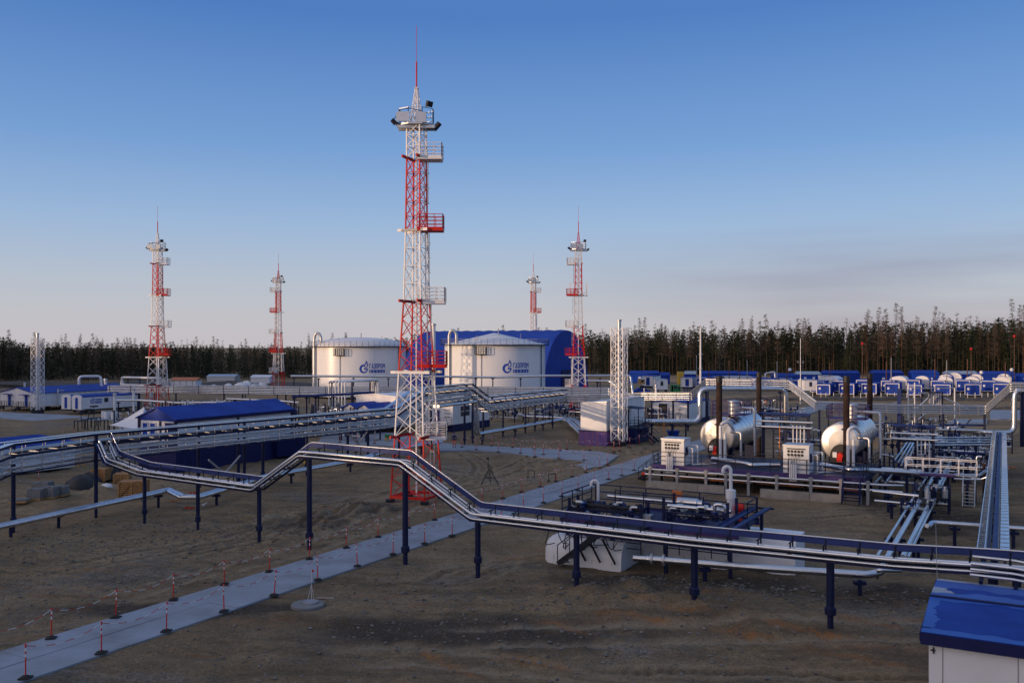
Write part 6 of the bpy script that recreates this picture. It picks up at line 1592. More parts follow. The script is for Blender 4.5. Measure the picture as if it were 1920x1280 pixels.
m = MB(); m.fbox(fc, -o - .02, Ln + o, -o - .05, -o - .003, 2.42, 2.80); m.fbox(fc, -o - .05, -o - .003, -o, Wd + o, 2.5, 2.80); m.build('fascia', 'navy_wall', root)
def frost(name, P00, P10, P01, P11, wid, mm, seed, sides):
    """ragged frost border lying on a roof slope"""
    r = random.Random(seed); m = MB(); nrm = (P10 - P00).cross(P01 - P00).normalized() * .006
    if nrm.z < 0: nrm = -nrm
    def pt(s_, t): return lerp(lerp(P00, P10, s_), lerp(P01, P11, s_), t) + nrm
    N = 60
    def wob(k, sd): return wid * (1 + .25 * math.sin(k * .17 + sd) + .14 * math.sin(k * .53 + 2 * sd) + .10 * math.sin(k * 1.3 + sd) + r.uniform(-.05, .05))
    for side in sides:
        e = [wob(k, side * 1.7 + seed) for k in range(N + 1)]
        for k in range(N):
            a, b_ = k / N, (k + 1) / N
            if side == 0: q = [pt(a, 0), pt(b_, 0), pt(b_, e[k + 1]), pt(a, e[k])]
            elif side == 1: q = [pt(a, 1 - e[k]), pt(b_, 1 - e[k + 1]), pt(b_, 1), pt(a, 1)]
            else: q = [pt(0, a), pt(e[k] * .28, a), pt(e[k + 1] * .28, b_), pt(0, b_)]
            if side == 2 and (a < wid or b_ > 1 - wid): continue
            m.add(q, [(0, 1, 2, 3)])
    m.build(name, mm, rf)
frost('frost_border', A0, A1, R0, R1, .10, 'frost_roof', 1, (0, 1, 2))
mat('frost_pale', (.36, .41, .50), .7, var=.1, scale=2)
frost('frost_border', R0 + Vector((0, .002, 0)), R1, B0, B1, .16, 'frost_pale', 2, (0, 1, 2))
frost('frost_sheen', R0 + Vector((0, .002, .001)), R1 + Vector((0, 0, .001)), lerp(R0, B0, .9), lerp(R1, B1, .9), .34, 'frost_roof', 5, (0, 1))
m = MB(); m.beam(R0 + Vector((0, 0, .02)), R1 + Vector((0, 0, .02)), .16, .07); m.fbox(fc, 3.1, 3.5, Wd / 2 - .35, Wd / 2 + .05, zr - .02, zr + .10); m.build('ridge_cap', 'navy_wall', root)
m = MB(); m.fbox(fc, .12, .17, -.05, 0, 2.1, 2.3); m.fbox(fc, .05, .2, -.04, 0, 2.18, 2.22); m.build('hook', 'black', root)
m = MB(); m.fbox(fc, 2.9, 3.2, -.30, -.27, 2.78, 2.84); m.build('cable_clip', 'black', root)
root = thing('whip_antenna', 'thin pale whip aerial on the back corner of the frosted blue roof', 'aerial', B0); m = MB(); m.tube([B0, B0 + Vector((-.06, 0, 2.2))], .012, 5); m.build('rod', 'galvanised', root)

# ================================================================== BLUE CABIN CAMP, RIGHT BACKGROUND
def camp_cabin(label, c, la, lb, z0, h, group, white=False):
    root = thing('camp_cabin', label, 'cabin', (c.x, c.y, 0), group); f = frame(c)
    m = MB(); m.fbox(f, .1, la, 0, lb, z0, h); recalc(m.build('wall', 'white_panel' if white else 'blue_cabin', root))
    m = MB()
    for q in ((-.05, .13, z0, h), (lb - .13, lb + .05, z0, h), (.13, lb - .13, h - .14, h + .03), (.13, lb - .13, z0 - .03, z0 + .1)): m.fbox(f, -.06, .12, *q)
    recalc(m.build('end_frame', 'white_paint', root))
    m = MB(); m.fbox(f, .0, la + .1, -.1, lb + .1, h + .035, h + .13); m.build('roof', 'blue_cabin', root)
    m = MB(); m.fbox(f, .06, .1, lb * .3, lb * .62, z0 + .2, h - .35); m.build('door', 'blue_roof', root)
    m = MB(); m.fbox(f, .06, .095, lb * .70, lb * .84, z0 + 1.2, z0 + 1.7); m.build('window', 'white_panel', root)
    m = MB()
    for a in (.6, la - .6): m.fbox(f, a - .2, a + .2, .1, lb - .1, -.2, z0 - .04)
    m.build('skids', 'dark_steel', root); return root
names = ['just right of the second stack', 'behind the third stack', 'between the third and fourth stack', 'right of the fourth stack', 'left of the pipe bridge', 'right of the pipe bridge', 'below the twin marker poles', 'at the right edge by the pipe loop']
for k, u in enumerate((1559, 1602, 1642, 1683, 1730, 1782, 1836, 1894)):
    c = Q(u + (k * 37 % 7) - 3, 222 - k * .8 + (k * 5 % 4)); camp_cabin(f'front-row blue cabin with a white end frame {names[k]}', c, 7 + k % 3, 3.15 + .1 * (k * 3 % 4), .35 + .06 * (k % 3), 2.75 + .09 * (k * 5 % 4), 'front row of blue cabins')
for k, (u, d, wt, lab) in enumerate(((1298, 262, 1, 'white camp cabin right of the yellow box'), (1327, 258, 0, 'blue camp cabin right of the tall white pole'), (1350, 262, 1, 'white camp cabin just right of the first stack'), (1428, 256, 0, 'blue camp cabin between the second stack and the small pipe loop'), (1452, 246, 0, 'blue camp cabin under the small pipe loop'), (1475, 250, 1, 'white camp cabin right of the small pipe loop'), (1497, 243, 0, 'blue camp cabin left of the horn pole'), (1545, 232, 0, 'blue camp cabin right of the white trailer with dark window'), (1224, 268, 1, 'pale camp cabin near the grey freight container'), (1412, 268, 1, 'pale camp cabin behind the second stack'))):
    camp_cabin(lab, Q(u, d), 7, 3.4, .4, 3.0 + .12 * (k % 3), 'cabins at the left of the camp', bool(wt))
bn = ['white barrel cabin above the third stack', 'long white barrel cabin right of the fourth stack', 'white barrel cabin left of the ball-topped mast', 'lower white barrel cabin of two, right of the pipe bridge', 'white barrel cabin second from the right', 'rightmost white barrel cabin', 'upper barrel cabin behind the pipe bridge pair', 'upper barrel cabin behind the second from right', 'upper barrel cabin at the right end', 'small barrel cabin in the gap at right']
for k, (u, d) in enumerate(((1571, 240), (1700, 240), (1742, 243), (1786, 238), (1836, 238), (1893, 238), (1786, 252), (1843, 254), (1896, 256), (1802, 268))):
    barrel('barrel_cabin', bn[k], 'cabin', Q(u, d), 9, 3.5 if k != 1 else 4.2, .7, 2.9, 4.1 + .15 * (k > 5), 'white barrel cabins in the second row', wallm='white_panel' if k % 2 else 'blue_cabin', roofm='white_panel' if k < 2 else 'blue_cabin', door=None)
for k in range(7):
    u = 1583 + k * 47; d = 236; camp_cabin(f'blue cabin in the second row of the camp, {["first", "second", "third", "fourth", "fifth", "sixth", "seventh"][k]} from the left', Q(u, d), 7, 3.2, .4, 3.1 + .2 * (k % 2), 'second row of blue cabins')
shed = [(1180, 1236, 301, 4.0, 'long blue shed right of the vent stack, left end of the row'), (1238, 1256, 296, 3.6, 'blue shed beside the grey container'), (1284, 1306, 300, 3.9, 'pale blue shed right of the yellow box'), (1316, 1384, 296, 4.1, 'long blue shed with frosted roof behind the first stack'), (1386, 1422, 290, 4.1, 'blue shed with frosted roof at the second stack'),
        (1450, 1492, 286, 3.6, 'pale blue shed right of the small pipe loop'), (1494, 1538, 300, 3.8, 'low blue shed behind the horn pole'), (1543, 1610, 300, 4.1, 'long bright blue shed above the third stack'), (1637, 1692, 296, 4.3, 'long blue shed right of the fourth stack'), (1711, 1759, 292, 4.4, 'blue shed with a white strip on its roof'), (1776, 1832, 298, 4.0, 'grey-blue shed under the globe lamps'), (1842, 1902, 292, 4.1, 'pale shed under the twin masts'), (1906, 1950, 292, 3.4, 'blue shed at the right edge')]
for k, (u0, u1, d, h, lab) in enumerate(shed):
    root = thing('storage_shed', lab, 'shed', Q(u1, d)); x0, x1 = Q(u0, d).x, Q(u1, d).x
    fs_ = frame(Q(u0, d), Vector((1, -.12, 0)).normalized(), Vector((.12, 1, 0)).normalized()); ln = x1 - x0
    m = MB(); m.fbox(fs_, 0, ln, 0, 5, 0, h - 1.0); recalc(m.build('wall', ['blue_cabin', 'blue_roof', 'hangar_blue'][k % 3], root))
    m = MB(); m.box8([fs_(-.1, -.2, h - 1), fs_(ln + .1, -.2, h - 1), fs_(ln + .1, 5.2, h - .9), fs_(-.1, 5.2, h - .9), fs_(-.1, -.2, h - .85), fs_(ln + .1, -.2, h - .85), fs_(ln * .97, 2.5, h), fs_(ln * .03, 2.5, h)]); recalc(m.build('roof', ['blue_roof', 'blue_cabin', 'hangar_blue', 'galvanised'][(k * 3 + 1) % 4] if k not in (0, 7, 8) else 'hangar_blue', root))
    for q in range(2):
        if ln > 6: m = MB(); m.fbox(fs_, ln * (.3 + .35 * q), ln * (.3 + .35 * q) + .8, -.05, .02, 1.2, 2.0); m.build('window', 'white_panel', root)
tan_ = [('pale_container', 'grey', 1217, 1238, 290, 705, 719, 'grey freight container below the blue sheds'), ('box_van', 'yellow', 1272, 1282, 285, 697, 707, 'yellow box standing between blue sheds')]
for nm, col, u0, u1, d, v0, v1, lab in tan_:
    root = thing('freight_container', lab, 'container', Q(u0, d)); m = MB(); x0, x1 = Q(u0, d).x, Q(u1, d).x; z1 = ZV(v0, d); m.box(x0, x1, d, d + 2.5, .1, z1); m.build('box', 'yellow_paint' if col == 'yellow' else 'white_panel', root)
    m = MB()
    for q in np.linspace(x0 + .3, x1 - .3, 8): m.box(q - .06, q + .06, d - .05, d + .01, .3, z1 - .2)
    m.build('ribs', 'yellow_paint' if col == 'yellow' else 'white_panel', root)
for k, (u0, u1, d, v0, v1, mm, lab) in enumerate(((1230, 1252, 238, 712, 730, 'white_panel', 'white trailer cabin left of the green machine'), (1508, 1532, 225, 713, 732, 'white_panel', 'white trailer cabin with dark window beside the horn pole'), (1545, 1567, 262, 705, 714, 'white_panel', 'white trailer behind the third stack'), (1200, 1209, 262, 711, 720, 'wood', 'small orange-lit crate cabin right of the vent stack'), (1362, 1409, 262, 706, 722, 'white_panel', 'wide white cabin behind the first brown stack'))):
    root = thing('trailer', lab, 'trailer', Q(u0, d)); x0, x1 = Q(u0, d).x, Q(u1, d).x; z1 = ZV(v0, d); zb = ZV(v1, d) if k < 4 else .3; zb = max(.6, zb)
    m = MB(); m.box(x0, x1, d, d + 5, zb, z1); m.build('body', mm, root)
    m = MB(); m.box(x0 - .08, x1 + .08, d - .1, d + 5.1, z1, z1 + .12); m.build('roof', 'galvanised', root)
    m = MB(); xm = (x0 + x1) / 2; m.box(xm - .35, xm + .35, d - .04, d + .02, zb + (z1 - zb) * .4, zb + (z1 - zb) * .85); m.build('window', 'glass', root)
    for q in (x0 + .4, x1 - .4):
        m = MB(); m.lathe((q, d + .4, .42), [(0, -.15), (.42, -.15), (.42, .15), (0, .15)], 10, (0, 1, 0)); m.build('wheel', 'rubber', root)
d = 225; root = thing('machine', 'green machine unit with dark windows right of the white trailer', 'machine', Q(1262, d)); x0, x1 = Q(1262, d).x, Q(1276, d).x
m = MB(); m.box(x0, x1, d, d + 4, .4, 2.4); m.fbox(lambda a, b_, z: Vector((a, b_, z)), x0, x0 + 1.1, d - .1, d + 2, .9, 2.6); m.build('body', 'green_paint', root)
m = MB(); m.box(x0 + .15, x0 + .95, d - .14, d - .09, 1.6, 2.4); m.box(x0 + 1.2, x1 - .1, d - .04, d + .01, 1.5, 2.1); m.build('window', 'glass', root)
m = MB(); m.box(x0 + .1, x1 - .1, d + .3, d + 3.7, -.1, .39); m.build('skid', 'dark_steel', root)
root = thing('mesh_fence', 'blue mesh fence panel right of the green machine', 'fence', Q(1282, 222))
for k in range(5):
    m = MB(); p = Q(1282 + 7 * k, 222); m.tube([p, p + Vector((0, 0, 2.2))], .06, 6); m.build('post', 'tray_blue', root)
m = MB()
for k in range(30): p = Q(1282 + 28 * k / 29, 222); m.beam(p, p + Vector((0, 0, 2.0)), .05, .05)
for z in (.3, 1.1, 2.0): m.beam(Q(1282, 222, z), Q(1310, 222, z), .05, .05)
m.build('mesh_panel', 'tray_blue', root)
# car
p = Q(1190, 232); root = thing('parked_car', 'blue parked car below the blue sheds, right of the vent stack', 'car', p); f = frame(p, Vector((1, .1, 0)).normalized(), Vector((-.1, 1, 0)).normalized())
m = MB(); m.prism([f(a, 0, z) for a, z in ((0, .35), (4.3, .35), (4.3, .8), (3.4, .92), (2.9, 1.45), (1.2, 1.48), (.5, .95), (0, .9))], [f(a, 1.7, z) for a, z in ((0, .35), (4.3, .35), (4.3, .8), (3.4, .92), (2.9, 1.45), (1.2, 1.48), (.5, .95), (0, .9))]); recalc(m.build('body', 'blue_cabin', root))
m = MB(); m.prism([f(a, -.01, z) for a, z in ((.8, .98), (3.2, .98), (2.8, 1.38), (1.3, 1.40))], [f(a, .02, z) for a, z in ((.8, .98), (3.2, .98), (2.8, 1.38), (1.3, 1.40))]); recalc(m.build('window', 'glass', root))
for a in (.8, 3.5):
    for b_ in (0, 1.6): m = MB(); m.lathe(f(a, b_ - .05, .33), [(0, 0), (.33, 0), (.33, .2), (0, .2)], 12, (0, 1, 0)); m.build('wheel', 'rubber', root)
# posts and slim masts over the camp
tr2 = random.Random(9)
for k, (u, v0, v1) in enumerate(((1306, 666, 716), (1329, 680, 712), (1367, 676, 712), (1457, 677, 712), (1475, 674, 706), (1556, 681, 730), (1401, 676, 700), (1662, 677, 738), (1753, 672, 708), (1775, 675, 740), (1814, 673, 706), (1885, 679, 730), (1671, 670, 700), (1387, 675, 698))):
    d = 236 + 6 * (k % 3); p = Q(u, d); root = thing('lightning_mast', f'slim brown lightning mast at the camp, {["first", "second", "third", "fourth", "fifth", "sixth", "seventh", "eighth", "ninth", "tenth", "eleventh", "twelfth", "thirteenth", "fourteenth"][k]} built of fourteen' if False else 'slim brownish pole standing among the blue cabins', 'pole', p, 'slim poles among the blue cabins')
    m = MB(); m.tube([p, p + Vector((0, 0, ZV(v0, d)))], [.16, .09], 6); m.build('shaft', 'bark_red' if k % 3 else 'grey_steel', root)
for k in range(34):
    u = 1500 + 12.6 * k + tr2.uniform(-2, 2); d = 214; p = Q(u, d)
    root = thing('fence_post', 'short white post in the row before the blue cabins', 'post', p, 'white posts before the blue cabins'); m = MB(); m.tube([p, p + Vector((0, 0, 1.25))], .07, 6); m.build('shaft', 'white_paint', root)
pipeline('pipe_loop', 'small pipe loop over the blue sheds left of the horn pole', [Q(1435, 262, 1), Q(1435, 262, ZV(700, 262)), Q(1453, 262, ZV(697, 262)), Q(1453.5, 262, 1)], .3, 'galvanised', rnd=.6)

# ================================================================== FAR LEFT BACKGROUND
d = 262; root = thing('open_shed', 'cream open shed with a rust-red roof left of the scrap yard', 'shed', Q(320, d)); x0, x1 = Q(320, d).x, Q(367, d).x
m = MB(); m.box(x0, x1, d, d + 5, 0, 2.3); m.build('wall', 'canvas', root)
m = MB(); m.box8([(x0 - .3, d - .3, 2.3), (x1 + .3, d - .3, 2.3), (x1 + .3, d + 5.3, 2.5), (x0 - .3, d + 5.3, 2.5), (x0 - .3, d - .3, 2.45), (x1 + .3, d - .3, 2.45), (x1 + .3, d + 2.5, 3.1), (x0 - .3, d + 2.5, 3.1)]); recalc(m.build('roof', 'orange_paint', root))
m = MB()
for q in np.linspace(x0 + 1, x1 - 1, 4): m.box(q - .08, q + .08, d - .05, d + .01, 0, 2.3)
m.build('post', 'grey_steel', root)
def heap(mb_, c, r_, h, seed):
    r = random.Random(seed); N, K = 12, 5; vs = []
    for k in range(K + 1):
        t = k / K
        for j in range(N):
            a = 2 * math.pi * j / N; q = r_ * math.cos(t * math.pi / 2) * r.uniform(.85, 1.12); vs.append((c[0] + q * math.cos(a), c[1] + q * math.sin(a) * .8, c[2] + h * math.sin(t * math.pi / 2) * r.uniform(.9, 1.06)))
    mb_.add(vs, [(k * N + j, k * N + (j + 1) % N, (k + 1) * N + (j + 1) % N, (k + 1) * N + j) for k in range(K) for j in range(N)], True); mb_.add(vs[-N:], [tuple(range(N))])
for k, (u, d, r_, h, mm) in enumerate(((358, 246, 1.2, 1.5, 'canvas'), (366, 245, 1.0, 1.2, 'canvas'), (377, 247, 1.1, 1.4, 'white_panel'), (384, 246, 1.0, 1.2, 'canvas'), (394, 247, 1.0, 1.2, 'white_panel'), (400, 250, 1.3, 1.6, 'canvas'), (420, 246, 1.1, 1.5, 'wood'), (428, 250, 1.6, 1.9, 'canvas'), (452, 248, 2.6, 2.4, 'canvas'), (462, 252, 2.0, 2.6, 'white_panel'), (478, 250, 2.0, 2.0, 'galvanised'), (492, 251, 1.8, 2.2, 'canvas'))):
    p = Q(u, d); root = thing('bulk_bag', 'pale bulk bag in the heaps of the far scrap yard' if mm != 'wood' else 'wooden crate stack among the pale bags of the scrap yard', 'bag' if mm != 'wood' else 'crates', p, 'bulk bags in the scrap yard' if mm != 'wood' else None)
    m = MB(); heap(m, p, r_, h, k); m.build('sack', mm, root)
for k, (u0, u1, d, h, mm, lab) in enumerate(((388, 440, 285, 2.6, 'galvanised', 'long pale shed behind the bulk bags'), (470, 505, 272, 2.8, 'white_panel', 'white shed right of the pale heaps'))):
    root = thing('storage_shed', lab, 'shed', Q(u0, d)); m = MB(); x0, x1 = Q(u0, d).x, Q(u1, d).x; m.box(x0, x1, d, d + 6, 0, h); m.build('wall', mm, root); m = MB(); m.box8([(x0 - .2, d - .2, h), (x1 + .2, d - .2, h), (x1 + .2, d + 6.2, h), (x0 - .2, d + 6.2, h), (x0 - .2, d - .2, h + .1), (x1 + .2, d - .2, h + .1), (x1 + .2, d + 3, h + .7), (x0 - .2, d + 3, h + .7)]); recalc(m.build('roof', mm, root))
mbx = MB()
for k in range(7): p = Q(-40 + 95 * k, 276); heap(mbx, (p.x, p.y, -.3), 15, 1.5 + .4 * (k % 2), 50 + k)
for k in range(16): p = Q(1385 + 36 * k, 207); heap(mbx, (p.x, p.y, -.35), 4.2, .75 + .2 * (k % 3), 80 + k)
for k in range(12): p = Q(1560 + 30 * k, 176); heap(mbx, (p.x, p.y, -.35), 3.0, .55 + .15 * (k % 3), 120 + k)
o = mbx.build('earth_bank', 'soil'); tag(o, kind='structure')
for k, (u, v) in enumerate(((195, 783), (200, 784), (206, 783), (213, 785), (219, 784))):
    p = P(u, v); root = thing('barrel', ['leftmost white barrel left of the tent', 'second white barrel from the left by the tent', 'middle white barrel of the five by the tent', 'fourth white barrel from the left by the tent', 'white barrel nearest the tent'][k], 'barrel', p); m = MB(); m.lathe(p, [(0, 0), (.42, 0), (.42, .35), (.45, .37), (.42, .4), (.42, .75), (.45, .77), (.42, .8), (.42, 1.15), (0, 1.15)], 14); m.build('drum', 'white_panel', root)
    m = MB(); m.lathe(p, [(0, 1.15), (.36, 1.16), (.36, 1.2), (0, 1.2)], 14); m.build('lid', 'grey_steel', root)

# ================================================================== BARRIER POSTS AND CHAINS
def make_stanchion():
    root = thing('barrier_post', 'x', 'barrier post'); root['_o'] = (0, 0, 0)
    m = MB(); m.box(-.2, .2, -.2, .2, 0, .045); m.lathe((0, 0, .05), [(.16, 0), (.1, .05), (.03, .06)], 10); m.build('base', 'rubber', root)
    m = MB(); m.tube([(0, 0, .05), (0, 0, .78)], .025, 8); m.build('pole', 'red_paint', root)
    for z0, z1, mm in ((.78, .90, 'white_paint'), (.90, 1.0, 'red_paint'), (1.0, 1.12, 'white_paint'), (1.12, 1.22, 'red_paint')):
        m = MB(); m.tube([(0, 0, z0), (0, 0, z1)], .026, 8); m.build('band', mm, root)
    m = MB(); m.lathe((0, 0, 1.22), [(.04, 0), (.045, .03), (0, .05)], 8); m.build('hook_cap', 'red_paint', root)
    return root
S0 = make_stanchion(); first = [True]
def put(p, label, group, z=.03):
    loc = Vector((p.x, p.y, z))
    if first[0]:
        first[0] = False; S0.location = loc; tag(S0, label, 'barrier post', group); return S0
    r = dup(S0, loc, label, group, random.uniform(0, .4)); r.rotation_euler = (random.gauss(0, .025), random.gauss(0, .025), random.uniform(0, .4)); return r
def chain(label, pts, group, sag=.32, top=1.2, ends=.0):
    root = thing('barrier_chain', label, 'chain', pts[0], group)
    for a, b_ in zip(pts, pts[1:]):
        if (b_ - a).length > 7: continue
        m = MB(); m.tube([lerp(a, b_, t) + Vector((0, 0, top + .03 - sag * 4 * t * (1 - t))) for t in [k / 8 for k in range(9)]], .012, 5, mis=[0, 1])
        m.build('chain_span', ['red_paint', 'white_paint'], root)
rowR = [(48, 1272), (190, 1225), (312, 1184), (420, 1147), (514, 1117), (596, 1088), (670, 1062), (737, 1040), (796, 1020), (848, 1005), (896, 985), (940, 969), (981, 954), (1019, 943), (1053, 931), (1084, 920), (1113, 909), (1141, 899), (1166, 892), (1189, 882)]
rowL = [(-40, 1243), (96, 1197), (217, 1158), (325, 1125), (421, 1096), (505, 1072), (580, 1048), (649, 1027), (709, 1007), (765, 990), (815, 975), (862, 960), (904, 944), (943, 935), (978, 923), (1013, 913), (1043, 903), (1073, 894), (1099, 886), (1125, 877), (1139, 872)]
def side(i, n, row): return ('nearest the camera' if i < 2 else f'{["third", "fourth", "fifth", "sixth", "seventh", "eighth", "ninth", "tenth", "eleventh", "twelfth", "thirteenth", "fourteenth", "fifteenth", "sixteenth", "seventeenth", "eighteenth", "nineteenth", "twentieth", "twenty-first"][i - 2]} from the lower left')
ptsR = [P(u, v) for u, v in rowR]; ptsL = [P(u, v) for u, v in rowL]
for i, p in enumerate(ptsR): put(p, f'barrier post on the right edge of the slab path, {"nearest the camera" if i == 0 else "second from the lower left" if i == 1 else side(i, 0, 0)}', 'barrier posts along the slab path')
for i, p in enumerate(ptsL):
    if i: put(p, f'barrier post on the left edge of the slab path, {"nearest the camera" if i == 1 else side(i, 0, 0) if i > 2 else "second from the lower left"}', 'barrier posts along the slab path')
chain('red and white plastic chain along the right edge of the slab path', ptsR, 'barrier chains', .30)
chain('red and white plastic chain along the left edge of the slab path', ptsL, 'barrier chains', .30)
rowC1 = [(893, 843), (934, 847), (976, 850), (1003, 856), (1019, 852), (1048, 860), (1095, 863)]
rowC2 = [(866, 838), (922, 836), (961, 839), (1002, 842), (1050, 845), (1063, 842), (1106, 844), (1151, 847), (1162, 845), (1181, 839), (1199, 833), (1216, 828)]
rowC3 = [(637, 829), (669, 828), (702, 831)]
for nm, row in (('near edge', rowC1), ('far edge', rowC2)):
    pp = [P(u, v) for u, v in row]
    for i, p in enumerate(pp): put(p, f'small barrier post on the {nm} of the cross path, {["first", "second", "third", "fourth", "fifth", "sixth", "seventh", "eighth", "ninth", "tenth", "eleventh", "twelfth"][i]} from the left', 'barrier posts along the cross path', .0)
    chain(f'red and white chain along the {nm} of the cross path', pp, 'barrier chains', .35)
for i, (u, v) in enumerate(rowC3): put(P(u, v), f'barrier post on the yard behind the main rack, {["left", "middle", "right"][i]} of three', 'barrier posts on the yard', .0)
for i, (u, v) in enumerate(((72, 908), (145, 835), (140, 818), (118, 822), (1165, 820), (1222, 832))): put(P(u, v), ['lone barrier post beside the grey block stacks', 'barrier post behind the left end of the main rack', 'barrier post by the tent yard, farther one', 'barrier post by the tent yard, left one', 'orange barrier post right of the vent stack foot', 'orange barrier post before the box house stair'][i], 'scattered barrier posts', -.08)

# manhole with flag
p = P(577, 1135); root = thing('manhole', 'round concrete manhole slab on the bare ground in the foreground', 'manhole', p)
m = MB(); m.lathe(p, [(.78, -.3), (.78, .08), (.74, .11), (0, .11)], 36); m.build('slab', 'concrete', root)
m = MB(); m.lathe(p + Vector((.12, .12, 0)), [(.36, .1), (.36, .17), (.33, .19), (0, .19)], 24); m.build('cover', 'grey_steel', root)
p = P(584, 1131); root = thing('marker_flag', 'thin marker pole with a small red flag beside the manhole', 'flag', p)
m = MB(); m.tube([p, p + Vector((0, 0, 1.65))], .012, 5); m.tube([p + Vector((-.22, .0, 0)), p + Vector((0, 0, .95))], .01, 5); m.tube([p + Vector((.1, .2, 0)), p + Vector((0, 0, .95))], .01, 5); m.build('pole', 'white_paint', root)
m = MB(); q = p + Vector((0, 0, 1.65)); m.prism([q, q + Vector((.15, .02, -.09)), q + Vector((0, 0, -.18))], [q + Vector((0, .006, 0)), q + Vector((.15, .026, -.09)), q + Vector((0, .006, -.18))]); recalc(m.build('flag', 'red_paint', root))
# plank
p = P(605, 1122); root = thing('plank', 'greyish plank lying beyond the manhole slab', 'plank', p); m = MB(); m.beam(p + Vector((-.3, .1, .02)), p + Vector((.55, -.02, .04)), .14, .05); m.build('board', 'old_concrete', root)

# A-frame stand and small frames
p = P(918, 908); root = thing('stand', 'dark A-frame stand with a lamp on top, on the sandy ground', 'stand', p)
m = MB()
tp = p + Vector((0, 0, 1.5)); ft = [p + Vector((-.75, -.3, 0)), p + Vector((.8, -.35, 0)), p + Vector((.05, .7, 0))]
for q in ft: m.beam(q, lerp(q, tp, .86), .06, .06)
for i in range(3): m.beam(lerp(ft[i], tp, .4), lerp(ft[(i + 1) % 3], tp, .4), .04, .04)
m.prism([lerp(q, tp, .84) for q in ft], [lerp(q, tp, .84) + Vector((0, 0, .05)) for q in ft]); m.build('frame', 'dark_steel', root)
m = MB(); m.beam(tp + Vector((-.12, 0, -.2)), tp + Vector((-.12, 0, .85)), .06, .06); m.box(tp.x - .28, tp.x - .05, tp.y - .1, tp.y + .1, tp.z + .72, tp.z + .9); m.build('lamp', 'black', root)
for k, (u, v, lab) in enumerate(((996, 894, 'small dark inverted-U frame on the sandy ground'), (1035, 901, 'small dark frame leaning next to the path barrier'))):
    p = P(u, v); root = thing('floor_frame', lab, 'frame', p); m = MB(); m.beam(p + Vector((-.3, 0, 0)), p + Vector((-.3, 0, .62)), .06, .06); m.beam(p + Vector((.3, 0, 0)), p + Vector((.3, .0, .62)), .06, .06); m.beam(p + Vector((-.33, 0, .62)), p + Vector((.33, 0, .62)), .06, .06); m.box(p.x - .42, p.x - .2, p.y - .1, p.y + .1, -.05, .04); m.box(p.x + .2, p.x + .42, p.y - .1, p.y + .1, -.05, .04); m.build('frame', 'dark_steel', root)
for k, (u, v0, v1, d, lab) in enumerate(((1245, 792, 822, 112, 'thin yellow pole behind the left control cabinet'), (1462, 800, 838, 84, 'thin yellow pole behind the right control cabinet'))):
    p = Q(u, d); root = thing('marker_pole', lab, 'pole', p); m = MB(); m.tube([p, Q(u, d, ZV(v0, d))], .05, 6); m.build('shaft', 'orange_paint', root); m = MB(); m.lathe(Q(u, d, ZV(v0, d)), [(.05, -.02), (.08, 0), (0, .08)], 6); m.build('cap', 'yellow_paint', root)
p = P(1253, 818); root = thing('skip_bin', 'blue skip bin behind the left control cabinet', 'skip', p); f = frame(p, Vector((1, 0, 0)), Vector((0, 1, 0)))
m = MB(); m.box8([f(.2, .1, 0), f(1.35, .1, 0), f(1.35, 1.2, 0), f(.2, 1.2, 0), f(0, 0, .75), f(1.55, 0, .75), f(1.55, 1.3, .75), f(0, 1.3, .75)]); recalc(m.build('tub', 'blue_cabin', root)); m = MB(); m.fbox(f, -.05, 1.6, -.05, .02, .68, .76); m.fbox(f, -.05, 1.6, 1.28, 1.35, .68, .76); m.build('rim', 'navy_steel', root)
p = Q(1426, 129.6); root = thing('round_sign', 'round pale red sign on the right leg of the big pipe loop', 'sign', p)
p = Q(1466, 128.4, ZV(772, 128.4)); m = MB(); m.lathe(p, [(0, -.02), (.34, -.02), (.34, .02), (0, .02)], 20, (0, 1, 0)); m.build('disc', 'skin', root); m = MB(); m.tube([(p.x, p.y + .06, 0), (p.x, p.y + .06, p.z)], .03, 6); m.build('pole', 'grey_steel', root)
root.location = (p.x, p.y, 0)
for ch in root.children: ch.data.transform(Matrix.Translation(Vector(root['_o']) - Vector((p.x, p.y, 0))))

# ================================================================== CRATES AND MATERIALS UNDER THE MAIN RACK
def crate(label, p, la, lb, h, rz):
    root = thing('wooden_crate', label, 'crate', (p.x, p.y, 0)); ca, sa = math.cos(rz), math.sin(rz); f = frame(Vector((p.x, p.y, 0)), Vector((ca, sa, 0)), Vector((-sa, ca, 0)))
    m = MB(); n_ = max(4, int(h / .17))
    for k in range(n_):
        z0 = .12 + (h - .15) * k / n_; z1 = z0 + (h - .15) / n_ * .72
        m.fbox(f, 0, la, 0, .025, z0, z1); m.fbox(f, 0, la, lb - .025, lb, z0, z1); m.fbox(f, 0, .025, .03, lb - .03, z0, z1); m.fbox(f, la - .025, la, .03, lb - .03, z0, z1)
    m.build('slats', 'wood', root)
    m = MB()
    for a, b_ in ((0, 0), (la, 0), (la, lb), (0, lb), (la / 2, 0), (la / 2, lb)): m.fbox(f, a - .05, a + .05, b_ - .05, b_ + .05, 0, h)
    m.beam(f(.05, -.03, .15), f(la / 2, -.03, h - .1), .08, .03); m.beam(f(la - .05, -.03, .15), f(la / 2, -.03, h - .1), .08, .03); m.beam(f(-.03, .05, .15), f(-.03, lb - .05, h - .1), .03, .08)
    m.build('frame', 'wood', root)
    m = MB(); m.fbox(f, .04, la - .04, .04, lb - .04, .06, h - .12); m.build('load', 'dark_steel', root)
    m = MB(); k = 0.0
    while k < la - .1: m.fbox(f, k, k + .15, 0, lb, h - .04, h); k += .2
    m.build('lid', 'wood', root)
crate('largest slatted wooden crate, nearest the silver pipe', P(222, 934), 2.0, 1.5, 1.3, .15)
